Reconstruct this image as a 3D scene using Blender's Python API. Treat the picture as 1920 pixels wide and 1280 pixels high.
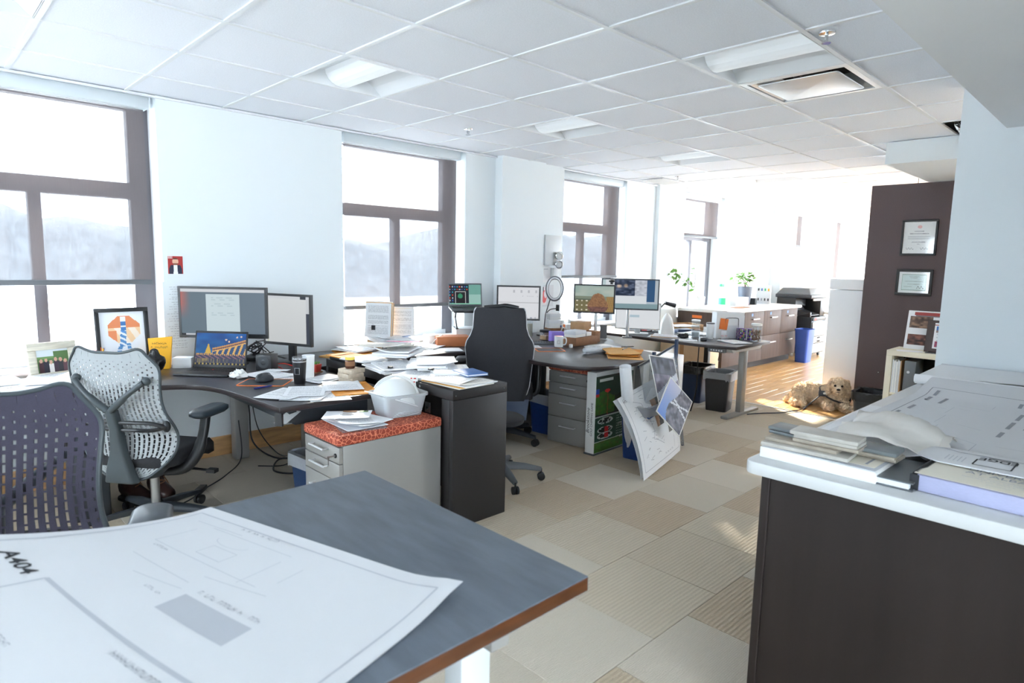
import bpy, bmesh, math, random
from mathutils import Matrix, Vector, Euler
PI = math.pi
sc = bpy.context.scene
COL = sc.collection
for o in list(bpy.data.objects):
    bpy.data.objects.remove(o)
R = random.Random(7)

# ------------------------------------------------------------------ camera
YAW, PITCH, ROLL = .79778, -.126615, .0214187
fw = Vector((math.cos(YAW)*math.cos(PITCH), math.sin(YAW)*math.cos(PITCH), math.sin(PITCH)))
rt = fw.cross(Vector((0, 0, 1))).normalized()
up = rt.cross(fw)
rt, up = math.cos(ROLL)*rt + math.sin(ROLL)*up, -math.sin(ROLL)*rt + math.cos(ROLL)*up
cd = bpy.data.cameras.new('camera')
cam = bpy.data.objects.new('camera', cd)
COL.objects.link(cam)
mw = Matrix((rt, up, -fw)).transposed().to_4x4()
mw.translation = Vector((0, 0, 1.49))
cam.matrix_world = mw
cd.sensor_width = 36
cd.lens = 1177.6/1920*36
cd.clip_start = .02
cd.dof.use_dof = True
cd.dof.focus_distance = 3.9
cd.dof.aperture_fstop = 4.5
sc.camera = cam

# ------------------------------------------------------------------ world, sun, exposure
wd = bpy.data.worlds.new('sky')
sc.world = wd
wd.use_nodes = True
bg = wd.node_tree.nodes['Background']
bg.inputs[0].default_value = (.79, .895, 1, 1)
bg.inputs[1].default_value = 9.0
sd = bpy.data.lights.new('sun', 'SUN')
sd.energy = 12
sd.angle = math.radians(1.2)
sd.color = (1, .9, .76)
so = bpy.data.objects.new('sun', sd)
COL.objects.link(so)
so.rotation_euler = Vector((-.68, -1, -.65)).to_track_quat('-Z', 'Y').to_euler()
sc.view_settings.view_transform = 'Standard'
sc.view_settings.look = 'None'
sc.view_settings.gamma = 1
sc.view_settings.use_curve_mapping = False
sc.view_settings.exposure = 1.27
sc.cycles.max_bounces = 12
sc.cycles.diffuse_bounces = 8
sc.cycles.transparent_max_bounces = 16
sc.cycles.caustics_reflective = False
sc.cycles.caustics_refractive = False
sc.cycles.sample_clamp_indirect = 6
sc.cycles.use_denoising = True

# ------------------------------------------------------------------ helpers
def s2l(c):
    return tuple(((v/255+.055)/1.055)**2.4 if v > 10 else v/255/12.92 for v in c)

MATS = {}
def mat(name, c, rough=.5, metal=0, spec=.5, noise=None, bump=None, emit=0, trans=0, coat=0, alpha=1):
    """noise=(scale, amount[, stretch xyz]) varies the colour, bump=(scale, strength)"""
    m = bpy.data.materials.new(name)
    MATS[name] = m
    m.use_nodes = True
    nt = m.node_tree
    b = nt.nodes['Principled BSDF']
    lin = s2l(c)
    b.inputs['Base Color'].default_value = (*lin, 1)
    b.inputs['Roughness'].default_value = rough
    b.inputs['Metallic'].default_value = metal
    b.inputs['Specular IOR Level'].default_value = spec
    b.inputs['Transmission Weight'].default_value = trans
    b.inputs['Coat Weight'].default_value = coat
    b.inputs['Alpha'].default_value = alpha
    if emit:
        b.inputs['Emission Color'].default_value = (*lin, 1)
        b.inputs['Emission Strength'].default_value = emit
    tc = None
    if noise or bump:
        tc = nt.nodes.new('ShaderNodeTexCoord')
    if noise:
        mp = nt.nodes.new('ShaderNodeMapping')
        mp.inputs['Scale'].default_value = noise[2] if len(noise) > 2 else (1, 1, 1)
        nt.links.new(tc.outputs['Object'], mp.inputs[0])
        n = nt.nodes.new('ShaderNodeTexNoise')
        n.inputs['Scale'].default_value = noise[0]
        n.inputs['Detail'].default_value = 5
        nt.links.new(mp.outputs[0], n.inputs['Vector'])
        r = nt.nodes.new('ShaderNodeValToRGB')
        a = noise[1]
        r.color_ramp.elements[0].position = .3
        r.color_ramp.elements[1].position = .7
        r.color_ramp.elements[0].color = (*[max(0, v*(1-a)) for v in lin], 1)
        r.color_ramp.elements[1].color = (*[min(1, v*(1+a)) for v in lin], 1)
        nt.links.new(n.outputs['Fac'], r.inputs[0])
        nt.links.new(r.outputs[0], b.inputs['Base Color'])
    if bump:
        n = nt.nodes.new('ShaderNodeTexNoise')
        n.inputs['Scale'].default_value = bump[0]
        nt.links.new(tc.outputs['Object'], n.inputs['Vector'])
        bp = nt.nodes.new('ShaderNodeBump')
        bp.inputs['Strength'].default_value = bump[1]
        bp.inputs['Distance'].default_value = .01
        nt.links.new(n.outputs['Fac'], bp.inputs['Height'])
        nt.links.new(bp.outputs[0], b.inputs['Normal'])
    return m

class MB:
    """collects shapes, then builds ONE mesh object"""
    def __init__(s):
        s.v, s.f, s.mi, s.uv = [], [], [], None
        s.M = None
    def add(s, vs, fs, mi=0):
        k = len(s.v)
        s.v += [tuple(s.M @ Vector(p)) if s.M else tuple(p) for p in vs]
        s.f += [tuple(i+k for i in f) for f in fs]
        s.mi += [mi]*len(fs)
        return s
    def box(s, x0, y0, z0, x1, y1, z1, mi=0):
        return s.add([(x0,y0,z0),(x1,y0,z0),(x1,y1,z0),(x0,y1,z0),(x0,y0,z1),(x1,y0,z1),(x1,y1,z1),(x0,y1,z1)],
                     [(0,3,2,1),(4,5,6,7),(0,1,5,4),(1,2,6,5),(2,3,7,6),(3,0,4,7)], mi)
    def cbox(s, cx, cy, z0, w, d, h, mi=0):
        return s.box(cx-w/2, cy-d/2, z0, cx+w/2, cy+d/2, z0+h, mi)
    def hexa(s, b, t, mi=0):
        """eight corners: bottom ring b, top ring t (both counter-clockwise)"""
        return s.add(list(b)+list(t), [(3,2,1,0),(4,5,6,7),(0,1,5,4),(1,2,6,5),(2,3,7,6),(3,0,4,7)], mi)
    def quad(s, a, b, c, d, mi=0):
        return s.add([a, b, c, d], [(0, 1, 2, 3)], mi)
    def prism(s, poly, z0, z1, mi=0):
        n = len(poly)
        return s.add([(x, y, z0) for x, y in poly]+[(x, y, z1) for x, y in poly],
                     [tuple(range(n-1, -1, -1)), tuple(range(n, 2*n))]+[(i, (i+1) % n, n+(i+1) % n, n+i) for i in range(n)], mi)
    def ring(s, polys, zs, mi=0, cap=True):
        """loft through equally long rings of 3-D points"""
        n = len(polys[0])
        vs = []
        for p, z in zip(polys, zs):
            vs += [(q[0], q[1], z) if len(q) == 2 else q for q in p]
        fs = []
        for k in range(len(polys)-1):
            for i in range(n):
                j = (i+1) % n
                fs.append((k*n+i, k*n+j, (k+1)*n+j, (k+1)*n+i))
        if cap:
            fs += [tuple(range(n-1, -1, -1)), tuple(range((len(polys)-1)*n, len(polys)*n))]
        return s.add(vs, fs, mi)
    def lathe(s, prof, n=20, c=(0, 0, 0), mi=0):
        vs, fs = [], []
        for r, z in prof:
            for i in range(n):
                a = 2*PI*i/n
                vs.append((c[0]+r*math.cos(a), c[1]+r*math.sin(a), c[2]+z))
        for k in range(len(prof)-1):
            for i in range(n):
                j = (i+1) % n
                fs.append((k*n+i, k*n+j, (k+1)*n+j, (k+1)*n+i))
        fs.append(tuple(range(n-1, -1, -1)))
        fs.append(tuple(range((len(prof)-1)*n, len(prof)*n)))
        return s.add(vs, fs, mi)
    def tube(s, pts, r, n=8, closed=False, mi=0, flat=1.0):
        pts = [Vector(p) for p in pts]
        m = len(pts)
        rs = r if isinstance(r, (list, tuple)) else [r]*m
        rings = []
        ref = None
        for i in range(m):
            if closed:
                t = pts[(i+1) % m]-pts[i-1]
            else:
                t = pts[min(i+1, m-1)]-pts[max(i-1, 0)]
            t.normalize()
            if ref is None:
                ref = t.orthogonal().normalized()
            ref = (ref-t*ref.dot(t))
            ref = ref.normalized() if ref.length > 1e-6 else t.orthogonal().normalized()
            bi = t.cross(ref)
            rings.append([tuple(pts[i]+ref*rs[i]*math.cos(2*PI*k/n)+bi*rs[i]*flat*math.sin(2*PI*k/n)) for k in range(n)])
        vs = [p for q in rings for p in q]
        fs = []
        for i in range(m if closed else m-1):
            a, b = i*n, ((i+1) % m)*n
            for k in range(n):
                j = (k+1) % n
                fs.append((a+k, a+j, b+j, b+k))
        if not closed:
            fs += [tuple(range(n-1, -1, -1)), tuple(range((m-1)*n, m*n))]
        return s.add(vs, fs, mi)
    def ball(s, c, r, nu=14, nv=9, mi=0):
        rx, ry, rz = r if isinstance(r, (tuple, list)) else (r, r, r)
        vs = [(c[0], c[1], c[2]-rz)]
        for i in range(1, nv):
            t = -PI/2+PI*i/nv
            for j in range(nu):
                a = 2*PI*j/nu
                vs.append((c[0]+rx*math.cos(t)*math.cos(a), c[1]+ry*math.cos(t)*math.sin(a), c[2]+rz*math.sin(t)))
        vs.append((c[0], c[1], c[2]+rz))
        L = len(vs)-1
        fs = [(0, 1+(j+1) % nu, 1+j) for j in range(nu)]
        for i in range(nv-2):
            for j in range(nu):
                k = (j+1) % nu
                a, b = 1+i*nu, 1+(i+1)*nu
                fs.append((a+j, a+k, b+k, b+j))
        a = 1+(nv-2)*nu
        fs += [(a+j, a+(j+1) % nu, L) for j in range(nu)]
        return s.add(vs, fs, mi)
    def build(s, name, m, parent=None, loc=(0, 0, 0), rot=(0, 0, 0), bevel=0, seg=2, smooth=None, mods=None):
        me = bpy.data.meshes.new(name)
        me.from_pydata(s.v, [], s.f)
        ms = m if isinstance(m, (list, tuple)) else [m]
        for k in ms:
            me.materials.append(MATS[k] if isinstance(k, str) else k)
        if len(ms) > 1:
            me.polygons.foreach_set('material_index', s.mi)
        if s.uv:
            ul = me.uv_layers.new(name='UVMap')
            for p in me.polygons:
                for li in p.loop_indices:
                    ul.data[li].uv = s.uv[me.loops[li].vertex_index]
        if bevel:
            bm = bmesh.new()
            bm.from_mesh(me)
            bmesh.ops.remove_doubles(bm, verts=bm.verts, dist=1e-5)
            ed = [e for e in bm.edges if len(e.link_faces) == 2 and e.calc_face_angle(0) > .6]
            bmesh.ops.bevel(bm, geom=ed, offset=bevel, segments=seg, profile=.5, affect='EDGES', clamp_overlap=True)
            bm.to_mesh(me)
            bm.free()
            if smooth is None:
                smooth = 40
        if smooth:
            me.polygons.foreach_set('use_smooth', [True]*len(me.polygons))
            me.set_sharp_from_angle(angle=math.radians(smooth))
        me.update()
        return link(name, me, parent, loc, rot)

def link(name, data, parent=None, loc=(0, 0, 0), rot=(0, 0, 0)):
    o = bpy.data.objects.new(name, data)
    COL.objects.link(o)
    o.location = loc
    o.rotation_euler = rot
    if parent:
        o.parent = parent
    return o

def tag(o, label, cat, group=None):
    o['label'] = label
    o['category'] = cat
    if group:
        o['group'] = group
    return o

def thing(name, label, cat, loc=(0, 0, 0), rz=0, group=None):
    o = link(name, None, None, loc, (0, 0, rz) if not isinstance(rz, tuple) else rz)
    o.empty_display_size = .05
    return tag(o, label, cat, group)

def struct(o):
    o['kind'] = 'structure'
    return o

def dup(root, loc, rz, label=None):
    """copy a thing, its parts and their sub-parts"""
    r = root.copy()
    COL.objects.link(r)
    r.location = loc
    r.rotation_euler = rz if isinstance(rz, tuple) else (0, 0, rz)
    if label:
        r['label'] = label
    for ch in list(root.children):
        c = ch.copy()
        COL.objects.link(c)
        c.parent = r
        for g in ch.children:
            d = g.copy()
            COL.objects.link(d)
            d.parent = c
    return r

def face(o):
    """rotation that stands a picture drawn in x-right, y-up, z-front upright"""
    return o

def picture(name, w, h, fn, nx, ny, parent, loc=(0, 0, 0), rot=(PI/2, 0, 0), m='print'):
    """a flat print or screen: a grid w x h, x right, y up, facing +z before rot; fn(u, v) gives sRGB 0-255"""
    vs, fs, cols = [], [], []
    for j in range(ny+1):
        for i in range(nx+1):
            vs.append((w*(i/nx-.5), h*j/ny, 0))
    for j in range(ny):
        for i in range(nx):
            a = j*(nx+1)+i
            fs.append((a, a+1, a+nx+2, a+nx+1))
            cols.append((*s2l(fn((i+.5)/nx, (j+.5)/ny)), 1))
    me = bpy.data.meshes.new(name)
    me.from_pydata(vs, [], fs)
    ca = me.color_attributes.new('Col', 'FLOAT_COLOR', 'CORNER')
    flat = []
    for c in cols:
        flat += list(c)*4
    ca.data.foreach_set('color', flat)
    me.materials.append(MATS[m])
    return link(name, me, parent, loc, rot)

def letters(s, size, m, parent, loc, rot=(0, 0, 0), name='lettering', align='LEFT', sx=1, shear=0, depth=.0002):
    cu = bpy.data.curves.new(name, 'FONT')
    cu.body = s
    cu.size = size
    cu.align_x = align
    cu.extrude = depth
    cu.resolution_u = 3
    cu.shear = shear
    t = bpy.data.objects.new(name, cu)
    me = bpy.data.meshes.new_from_object(t)
    bpy.data.objects.remove(t)
    bpy.data.curves.remove(cu)
    me.materials.clear()
    me.materials.append(MATS[m])
    me.transform(Matrix.Diagonal((sx, 1, 1, 1)))
    return link(name, me, parent, loc, rot)

def faux(n, size, m, parent, f, seed=1, name='print_line'):
    """a run of n illegible letter-like marks, centred, laid through f(x, y)"""
    r = random.Random(seed)
    mb = MB()
    x = -n*size*.31
    for k in range(n):
        if k and r.random() < .16:
            x += size*.62
            continue
        w, h = size*.44, size*.7
        for (a, b, c, d) in ((0, 0, .16, 1), (0, r.choice((0, .42, .84)), 1, .16), (.84, 0, .16, r.choice((.5, 1)))):
            x0, y0, x1, y1 = x+a*w, b*h, x+min(1, a+c)*w, min(1, b+d)*h
            mb.quad(f(x0, y0), f(x1, y0), f(x1, y1), f(x0, y1))
        x += size*.62
    o = mb.build(name, m, parent)
    o['kind'] = 'stuff'
    return o

def rrect(w, d, r, n=4, cx=0, cy=0):
    out = []
    for (sx, sy, a0) in ((1, 1, 0), (-1, 1, 90), (-1, -1, 180), (1, -1, 270)):
        for k in range(n+1):
            a = math.radians(a0+90*k/n)
            out.append((cx+sx*(w/2-r)+r*math.cos(a), cy+sy*(d/2-r)+r*math.sin(a)))
    return out

def lerp(a, b, t):
    return a+(b-a)*t

def spline(pts, n=8, closed=False):
    """Catmull-Rom through pts"""
    P = [Vector(p) for p in pts]
    m = len(P)
    out = []
    for i in range(m if closed else m-1):
        if closed:
            a, b, c, d = P[i-1], P[i], P[(i+1) % m], P[(i+2) % m]
        else:
            a, b, c, d = P[max(i-1, 0)], P[i], P[i+1], P[min(i+2, m-1)]
        for k in range(n):
            t = k/n
            out.append(.5*((2*b)+(c-a)*t+(2*a-5*b+4*c-d)*t*t+(3*b-a-3*c+d)*t**3))
    if not closed:
        out.append(P[-1])
    return out

# ------------------------------------------------------------------ materials
mat('wall_paint', (226, 232, 235), .7, bump=(140, .03))
mat('soffit_paint', (228, 229, 230), .75, bump=(140, .03))
mat('ceiling_tile', (234, 238, 245), .9, noise=(160, .05), bump=(220, .12))
mat('white_metal', (228, 231, 234), .4)
mat('white_plastic', (232, 234, 236), .35)
mat('pale_plastic', (205, 208, 210), .4)
mat('window_metal', (98, 96, 101), .45, .2)
mat('cassette', (206, 214, 219), .5)
mat('birch', (203, 160, 112), .4, noise=(4, .28, (1, 1, 7)), bump=(40, .02))
mat('floor_strip', (190, 190, 188), .35, .8)
mat('desk_top', (56, 54, 58), .34, 0, .7, noise=(9, .14, (1, 6, 1)), bump=(300, .03))
mat('table_top', (99, 107, 117), .6, 0, .3, noise=(6, .16, (5, 1, 1)), bump=(260, .04))
mat('table_edge', (84, 48, 24), .45, noise=(14, .2, (1, 1, 6)))
mat('desk_edge', (46, 36, 36), .4)
mat('espresso', (44, 37, 35), .55, 0, .2, noise=(6, .2, (1, 1, .08)), bump=(200, .03))
mat('brown_laminate', (92, 80, 76), .6, 0, .2, noise=(7, .18, (6, 6, .3)), bump=(160, .03))
mat('partition_fabric', (92, 80, 82), .9, noise=(220, .22), bump=(300, .25))
mat('black_wood', (30, 27, 28), .5, noise=(240, .25), bump=(300, .05))
mat('silver_paint', (160, 158, 154), .42, .3)
mat('steel', (190, 192, 194), .28, 1)
mat('chrome', (215, 217, 220), .12, 1)
mat('bright_handle', (226, 228, 230), .35, .5)
mat('counter_white', (206, 208, 209), .4)
mat('black_plastic', (30, 31, 34), .4)
mat('dark_plastic', (46, 50, 55), .42)
mat('grey_plastic', (96, 100, 104), .45)
mat('arm_pad', (44, 54, 62), .38)
mat('black_fabric', (34, 34, 38), .85, noise=(260, .3), bump=(400, .2))
mat('cover_fabric', (50, 50, 55), .72, noise=(300, .22), bump=(9, .5))
mat('silver_mesh', (164, 168, 170), .5)
mat('purple_mesh', (52, 47, 66), .6, noise=(300, .15), bump=(400, .1))
mat('frame_grey', (62, 70, 74), .4)
mat('blue_bin', (30, 64, 122), .45, noise=(60, .1))
mat('navy_bin', (28, 50, 84), .45)
mat('bright_blue_bin', (52, 88, 176), .45)
mat('charcoal_bin', (48, 48, 52), .5, noise=(90, .1))
mat('bag_black', (18, 18, 21), .28, bump=(26, .7))
mat('bag_clear', (190, 192, 195), .3, bump=(30, .6), alpha=.55)
mat('paper', (238, 239, 241), .75)
mat('drawing_paper', (221, 222, 225), .75)
mat('paper_grey', (214, 217, 222), .75)
mat('paper_cream', (232, 226, 212), .75)
mat('ink', (38, 40, 46), .7)
mat('ink_grey', (150, 152, 160), .7)
mat('ink_soft', (188, 191, 198), .7)
mat('ink_blue', (60, 70, 120), .7)
mat('ink_red', (205, 70, 62), .6)
mat('manila', (222, 170, 96), .7, noise=(12, .08))
mat('amber_envelope', (226, 150, 52), .65, noise=(10, .08))
mat('yellow_card', (244, 178, 32), .6)
mat('pink', (238, 120, 160), .6)
mat('kraft', (178, 140, 100), .75, noise=(30, .08))
mat('kraft_dark', (140, 98, 68), .75, noise=(30, .1))
mat('orange_box', (190, 116, 74), .7, noise=(20, .06))
mat('tan_box', (196, 180, 160), .75, noise=(50, .1))
mat('white_card', (236, 236, 234), .6)
mat('orange', (238, 128, 60), .5)
mat('red_plastic', (200, 58, 48), .4)
mat('blue_cover', (64, 112, 178), .5)
mat('blue_ink_plastic', (40, 52, 140), .35)
mat('green', (38, 168, 110), .5)
mat('leaf', (98, 150, 66), .5, noise=(30, .3))
mat('twig', (112, 92, 70), .7)
mat('terracotta_red', (178, 58, 46), .5)
mat('slate_pot', (92, 100, 112), .4)
mat('glass_clear', (255, 255, 255), .02, trans=1)
mat('cup_black', (34, 35, 38), .3)
mat('liquid_brown', (86, 50, 36), .25)
mat('jar_yellow', (232, 208, 90), .4)
mat('biscuit', (128, 84, 56), .8, noise=(60, .3), bump=(60, .6))
mat('cream', (226, 219, 198), .5)
mat('violet', (92, 56, 130), .6)
mat('light_violet', (150, 128, 214), .6)
mat('lime', (150, 190, 70), .6)
mat('beige_board', (214, 192, 160), .7, noise=(8, .06))
mat('foil', (200, 202, 205), .25, 1, bump=(60, 1.0))
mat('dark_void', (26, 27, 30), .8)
mat('boot', (62, 40, 36), .4, noise=(20, .2))
mat('sole', (24, 22, 22), .7)
mat('dog_fur', (238, 215, 188), .95, noise=(34, .22), bump=(45, 1.0))
mat('dog_dark', (34, 26, 26), .4)
mat('harness', (58, 64, 76), .7)
mat('hard_hat', (222, 223, 222), .3)
mat('ring_light', (96, 100, 108), .4)
mat('screen_glass', (12, 13, 15), .12)
mat('photo_frame_wood', (206, 200, 184), .6, noise=(10, .18, (1, 1, 8)))
mat('green_turf', (62, 100, 52), .8, noise=(40, .3))
mat('box_green', (28, 66, 48), .6)
mat('gold', (196, 160, 90), .3, 1)
mat('hill', (138, 146, 152), 1, noise=(.4, .2))
mat('street', (238, 238, 238), 1)  # raised to near white so the ground bounces daylight onto the ceiling

def vn(x, y, s=0):
    """smooth value noise 0..1"""
    xi, yi = math.floor(x), math.floor(y)
    fx, fy = x-xi, y-yi
    fx, fy = fx*fx*(3-2*fx), fy*fy*(3-2*fy)
    def h(i, j):
        q = math.sin(i*127.1+j*311.7+s*74.7)*43758.5453
        return q-math.floor(q)
    return lerp(lerp(h(xi, yi), h(xi+1, yi), fx), lerp(h(xi, yi+1), h(xi+1, yi+1), fx), fy)

def picmat(name, emit):
    m = bpy.data.materials.new(name)
    MATS[name] = m
    m.use_nodes = True
    nt = m.node_tree
    b = nt.nodes['Principled BSDF']
    a = nt.nodes.new('ShaderNodeVertexColor')
    a.layer_name = 'Col'
    if emit:
        b.inputs['Base Color'].default_value = (.01, .01, .012, 1)
        b.inputs['Roughness'].default_value = .5
        b.inputs['Specular IOR Level'].default_value = .15
        nt.links.new(a.outputs[0], b.inputs['Emission Color'])
        b.inputs['Emission Strength'].default_value = emit
    else:
        nt.links.new(a.outputs[0], b.inputs['Base Color'])
        b.inputs['Roughness'].default_value = .55
picmat('print', 0)
picmat('screen', .33)

def pane_mat():
    m = bpy.data.materials.new('window_glass')
    MATS['window_glass'] = m
    m.use_nodes = True
    nt = m.node_tree
    nt.nodes.remove(nt.nodes['Principled BSDF'])
    out = nt.nodes['Material Output']
    mx = nt.nodes.new('ShaderNodeMixShader')
    t = nt.nodes.new('ShaderNodeBsdfTransparent')
    t.inputs[0].default_value = (.95, .97, .97, 1)
    g = nt.nodes.new('ShaderNodeBsdfGlossy')
    g.inputs['Roughness'].default_value = .02
    mx.inputs[0].default_value = .06
    nt.links.new(t.outputs[0], mx.inputs[1])
    nt.links.new(g.outputs[0], mx.inputs[2])
    nt.links.new(mx.outputs[0], out.inputs[0])
pane_mat()

def thin_mat(name, tint, gloss, rough, body=0.0, bodycol=(235, 238, 240)):
    """thin clear plastic or glass: transparent + glossy + a little milky body"""
    m = bpy.data.materials.new(name)
    MATS[name] = m
    m.use_nodes = True
    nt = m.node_tree
    nt.nodes.remove(nt.nodes['Principled BSDF'])
    out = nt.nodes['Material Output']
    t = nt.nodes.new('ShaderNodeBsdfTransparent')
    t.inputs[0].default_value = (*tint, 1)
    g = nt.nodes.new('ShaderNodeBsdfGlossy')
    g.inputs['Roughness'].default_value = rough
    d = nt.nodes.new('ShaderNodeBsdfDiffuse')
    d.inputs[0].default_value = (*s2l(bodycol), 1)
    m1 = nt.nodes.new('ShaderNodeMixShader')
    m1.inputs[0].default_value = body
    m2 = nt.nodes.new('ShaderNodeMixShader')
    m2.inputs[0].default_value = gloss
    nt.links.new(t.outputs[0], m1.inputs[1])
    nt.links.new(d.outputs[0], m1.inputs[2])
    nt.links.new(m1.outputs[0], m2.inputs[1])
    nt.links.new(g.outputs[0], m2.inputs[2])
    nt.links.new(m2.outputs[0], out.inputs[0])
thin_mat('clear_plastic', (.92, .94, .96), .1, .08, .12)
thin_mat('milky_plastic', (.86, .88, .9), .1, .2, .5)
thin_mat('jar_glass', (.96, .98, .99), .06, .05, .04)

def shade_mat(name, col, openness):
    """roller-shade cloth: an open weave that lets part of the light straight through"""
    m = bpy.data.materials.new(name)
    MATS[name] = m
    m.use_nodes = True
    nt = m.node_tree
    nt.nodes.remove(nt.nodes['Principled BSDF'])
    out = nt.nodes['Material Output']
    tc = nt.nodes.new('ShaderNodeTexCoord')
    mp = nt.nodes.new('ShaderNodeMapping')
    mp.inputs['Scale'].default_value = (1, 1, .06)
    nt.links.new(tc.outputs['Object'], mp.inputs[0])
    n = nt.nodes.new('ShaderNodeTexNoise')
    n.inputs['Scale'].default_value = 160
    nt.links.new(mp.outputs[0], n.inputs['Vector'])
    mr = nt.nodes.new('ShaderNodeMapRange')
    mr.inputs['From Min'].default_value = .3
    mr.inputs['From Max'].default_value = .7
    mr.inputs['To Min'].default_value = 1-openness*1.25
    mr.inputs['To Max'].default_value = 1-openness*.75
    nt.links.new(n.outputs['Fac'], mr.inputs['Value'])
    t = nt.nodes.new('ShaderNodeBsdfTransparent')
    d = nt.nodes.new('ShaderNodeBsdfDiffuse')
    d.inputs[0].default_value = (*s2l(col), 1)
    tl = nt.nodes.new('ShaderNodeBsdfTranslucent')
    tl.inputs[0].default_value = (*s2l(col), 1)
    m0 = nt.nodes.new('ShaderNodeMixShader')
    m0.inputs[0].default_value = .04
    nt.links.new(d.outputs[0], m0.inputs[1])
    nt.links.new(tl.outputs[0], m0.inputs[2])
    m1 = nt.nodes.new('ShaderNodeMixShader')
    nt.links.new(mr.outputs[0], m1.inputs[0])
    nt.links.new(t.outputs[0], m1.inputs[1])
    nt.links.new(m0.outputs[0], m1.inputs[2])
    nt.links.new(m1.outputs[0], out.inputs[0])
shade_mat('shade_cloth', (118, 111, 112), .10)

def carpet_mat(name, c1, c2, rib):
    m = mat(name, c1, .95)
    nt = m.node_tree
    b = nt.nodes['Principled BSDF']
    tc = nt.nodes.new('ShaderNodeTexCoord')
    oi = nt.nodes.new('ShaderNodeObjectInfo')
    n = nt.nodes.new('ShaderNodeTexNoise')
    n.inputs['Scale'].default_value = 130
    n.inputs['Detail'].default_value = 4
    nt.links.new(tc.outputs['Object'], n.inputs['Vector'])
    n2 = nt.nodes.new('ShaderNodeTexNoise')
    n2.inputs['Scale'].default_value = 2.2
    nt.links.new(tc.outputs['Generated'], n2.inputs['Vector'])
    mx = nt.nodes.new('ShaderNodeMix')
    mx.data_type = 'RGBA'
    mx.inputs[6].default_value = (*s2l(c1), 1)
    mx.inputs[7].default_value = (*s2l(c2), 1)
    ad = nt.nodes.new('ShaderNodeMath')
    ad.operation = 'MULTIPLY_ADD'
    ad.inputs[1].default_value = .7
    nt.links.new(n.outputs['Fac'], ad.inputs[0])
    sb = nt.nodes.new('ShaderNodeMath')
    sb.operation = 'MULTIPLY_ADD'
    sb.inputs[1].default_value = .8
    sb.inputs[2].default_value = -.35
    nt.links.new(oi.outputs['Random'], sb.inputs[0])
    nt.links.new(sb.outputs[0], ad.inputs[2])
    nt.links.new(ad.outputs[0], mx.inputs[0])
    w = nt.nodes.new('ShaderNodeTexWave')
    w.bands_direction = 'Y'
    w.inputs['Scale'].default_value = 16 if rib else 40
    w.inputs['Distortion'].default_value = .6 if rib else 3
    w.inputs['Detail'].default_value = 1
    nt.links.new(tc.outputs['Object'], w.inputs['Vector'])
    mu = nt.nodes.new('ShaderNodeMix')
    mu.data_type = 'RGBA'
    mu.blend_type = 'MULTIPLY'
    mu.inputs[0].default_value = .12 if rib else .05
    nt.links.new(mx.outputs[2], mu.inputs[6])
    nt.links.new(w.outputs['Color'], mu.inputs[7])
    nt.links.new(mu.outputs[2], b.inputs['Base Color'])
    h = nt.nodes.new('ShaderNodeMath')
    h.operation = 'ADD'
    nt.links.new(w.outputs['Fac'], h.inputs[0])
    nt.links.new(n.outputs['Fac'], h.inputs[1])
    bp = nt.nodes.new('ShaderNodeBump')
    bp.inputs['Strength'].default_value = .5 if rib else .25
    bp.inputs['Distance'].default_value = .004
    nt.links.new(h.outputs[0], bp.inputs['Height'])
    nt.links.new(bp.outputs[0], b.inputs['Normal'])
carpet_mat('carpet_ribbed', (192, 177, 155), (207, 195, 174), True)
carpet_mat('carpet_plain', (194, 183, 165), (209, 199, 183), False)
carpet_mat('carpet_tan', (188, 170, 146), (203, 187, 163), True)

def plank_mat():
    m = mat('oak_plank', (206, 164, 110), .3, noise=(5, .13, (.5, 6, 1)))
    nt = m.node_tree
    b = nt.nodes['Principled BSDF']
    oi = nt.nodes.new('ShaderNodeObjectInfo')
    hs = nt.nodes.new('ShaderNodeHueSaturation')
    mr = nt.nodes.new('ShaderNodeMapRange')
    mr.inputs['To Min'].default_value = .88
    mr.inputs['To Max'].default_value = 1.08
    nt.links.new(oi.outputs['Random'], mr.inputs['Value'])
    nt.links.new(mr.outputs[0], hs.inputs['Value'])
    src = b.inputs['Base Color'].links[0].from_socket
    nt.links.new(src, hs.inputs['Color'])
    nt.links.new(hs.outputs[0], b.inputs['Base Color'])
plank_mat()

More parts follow.
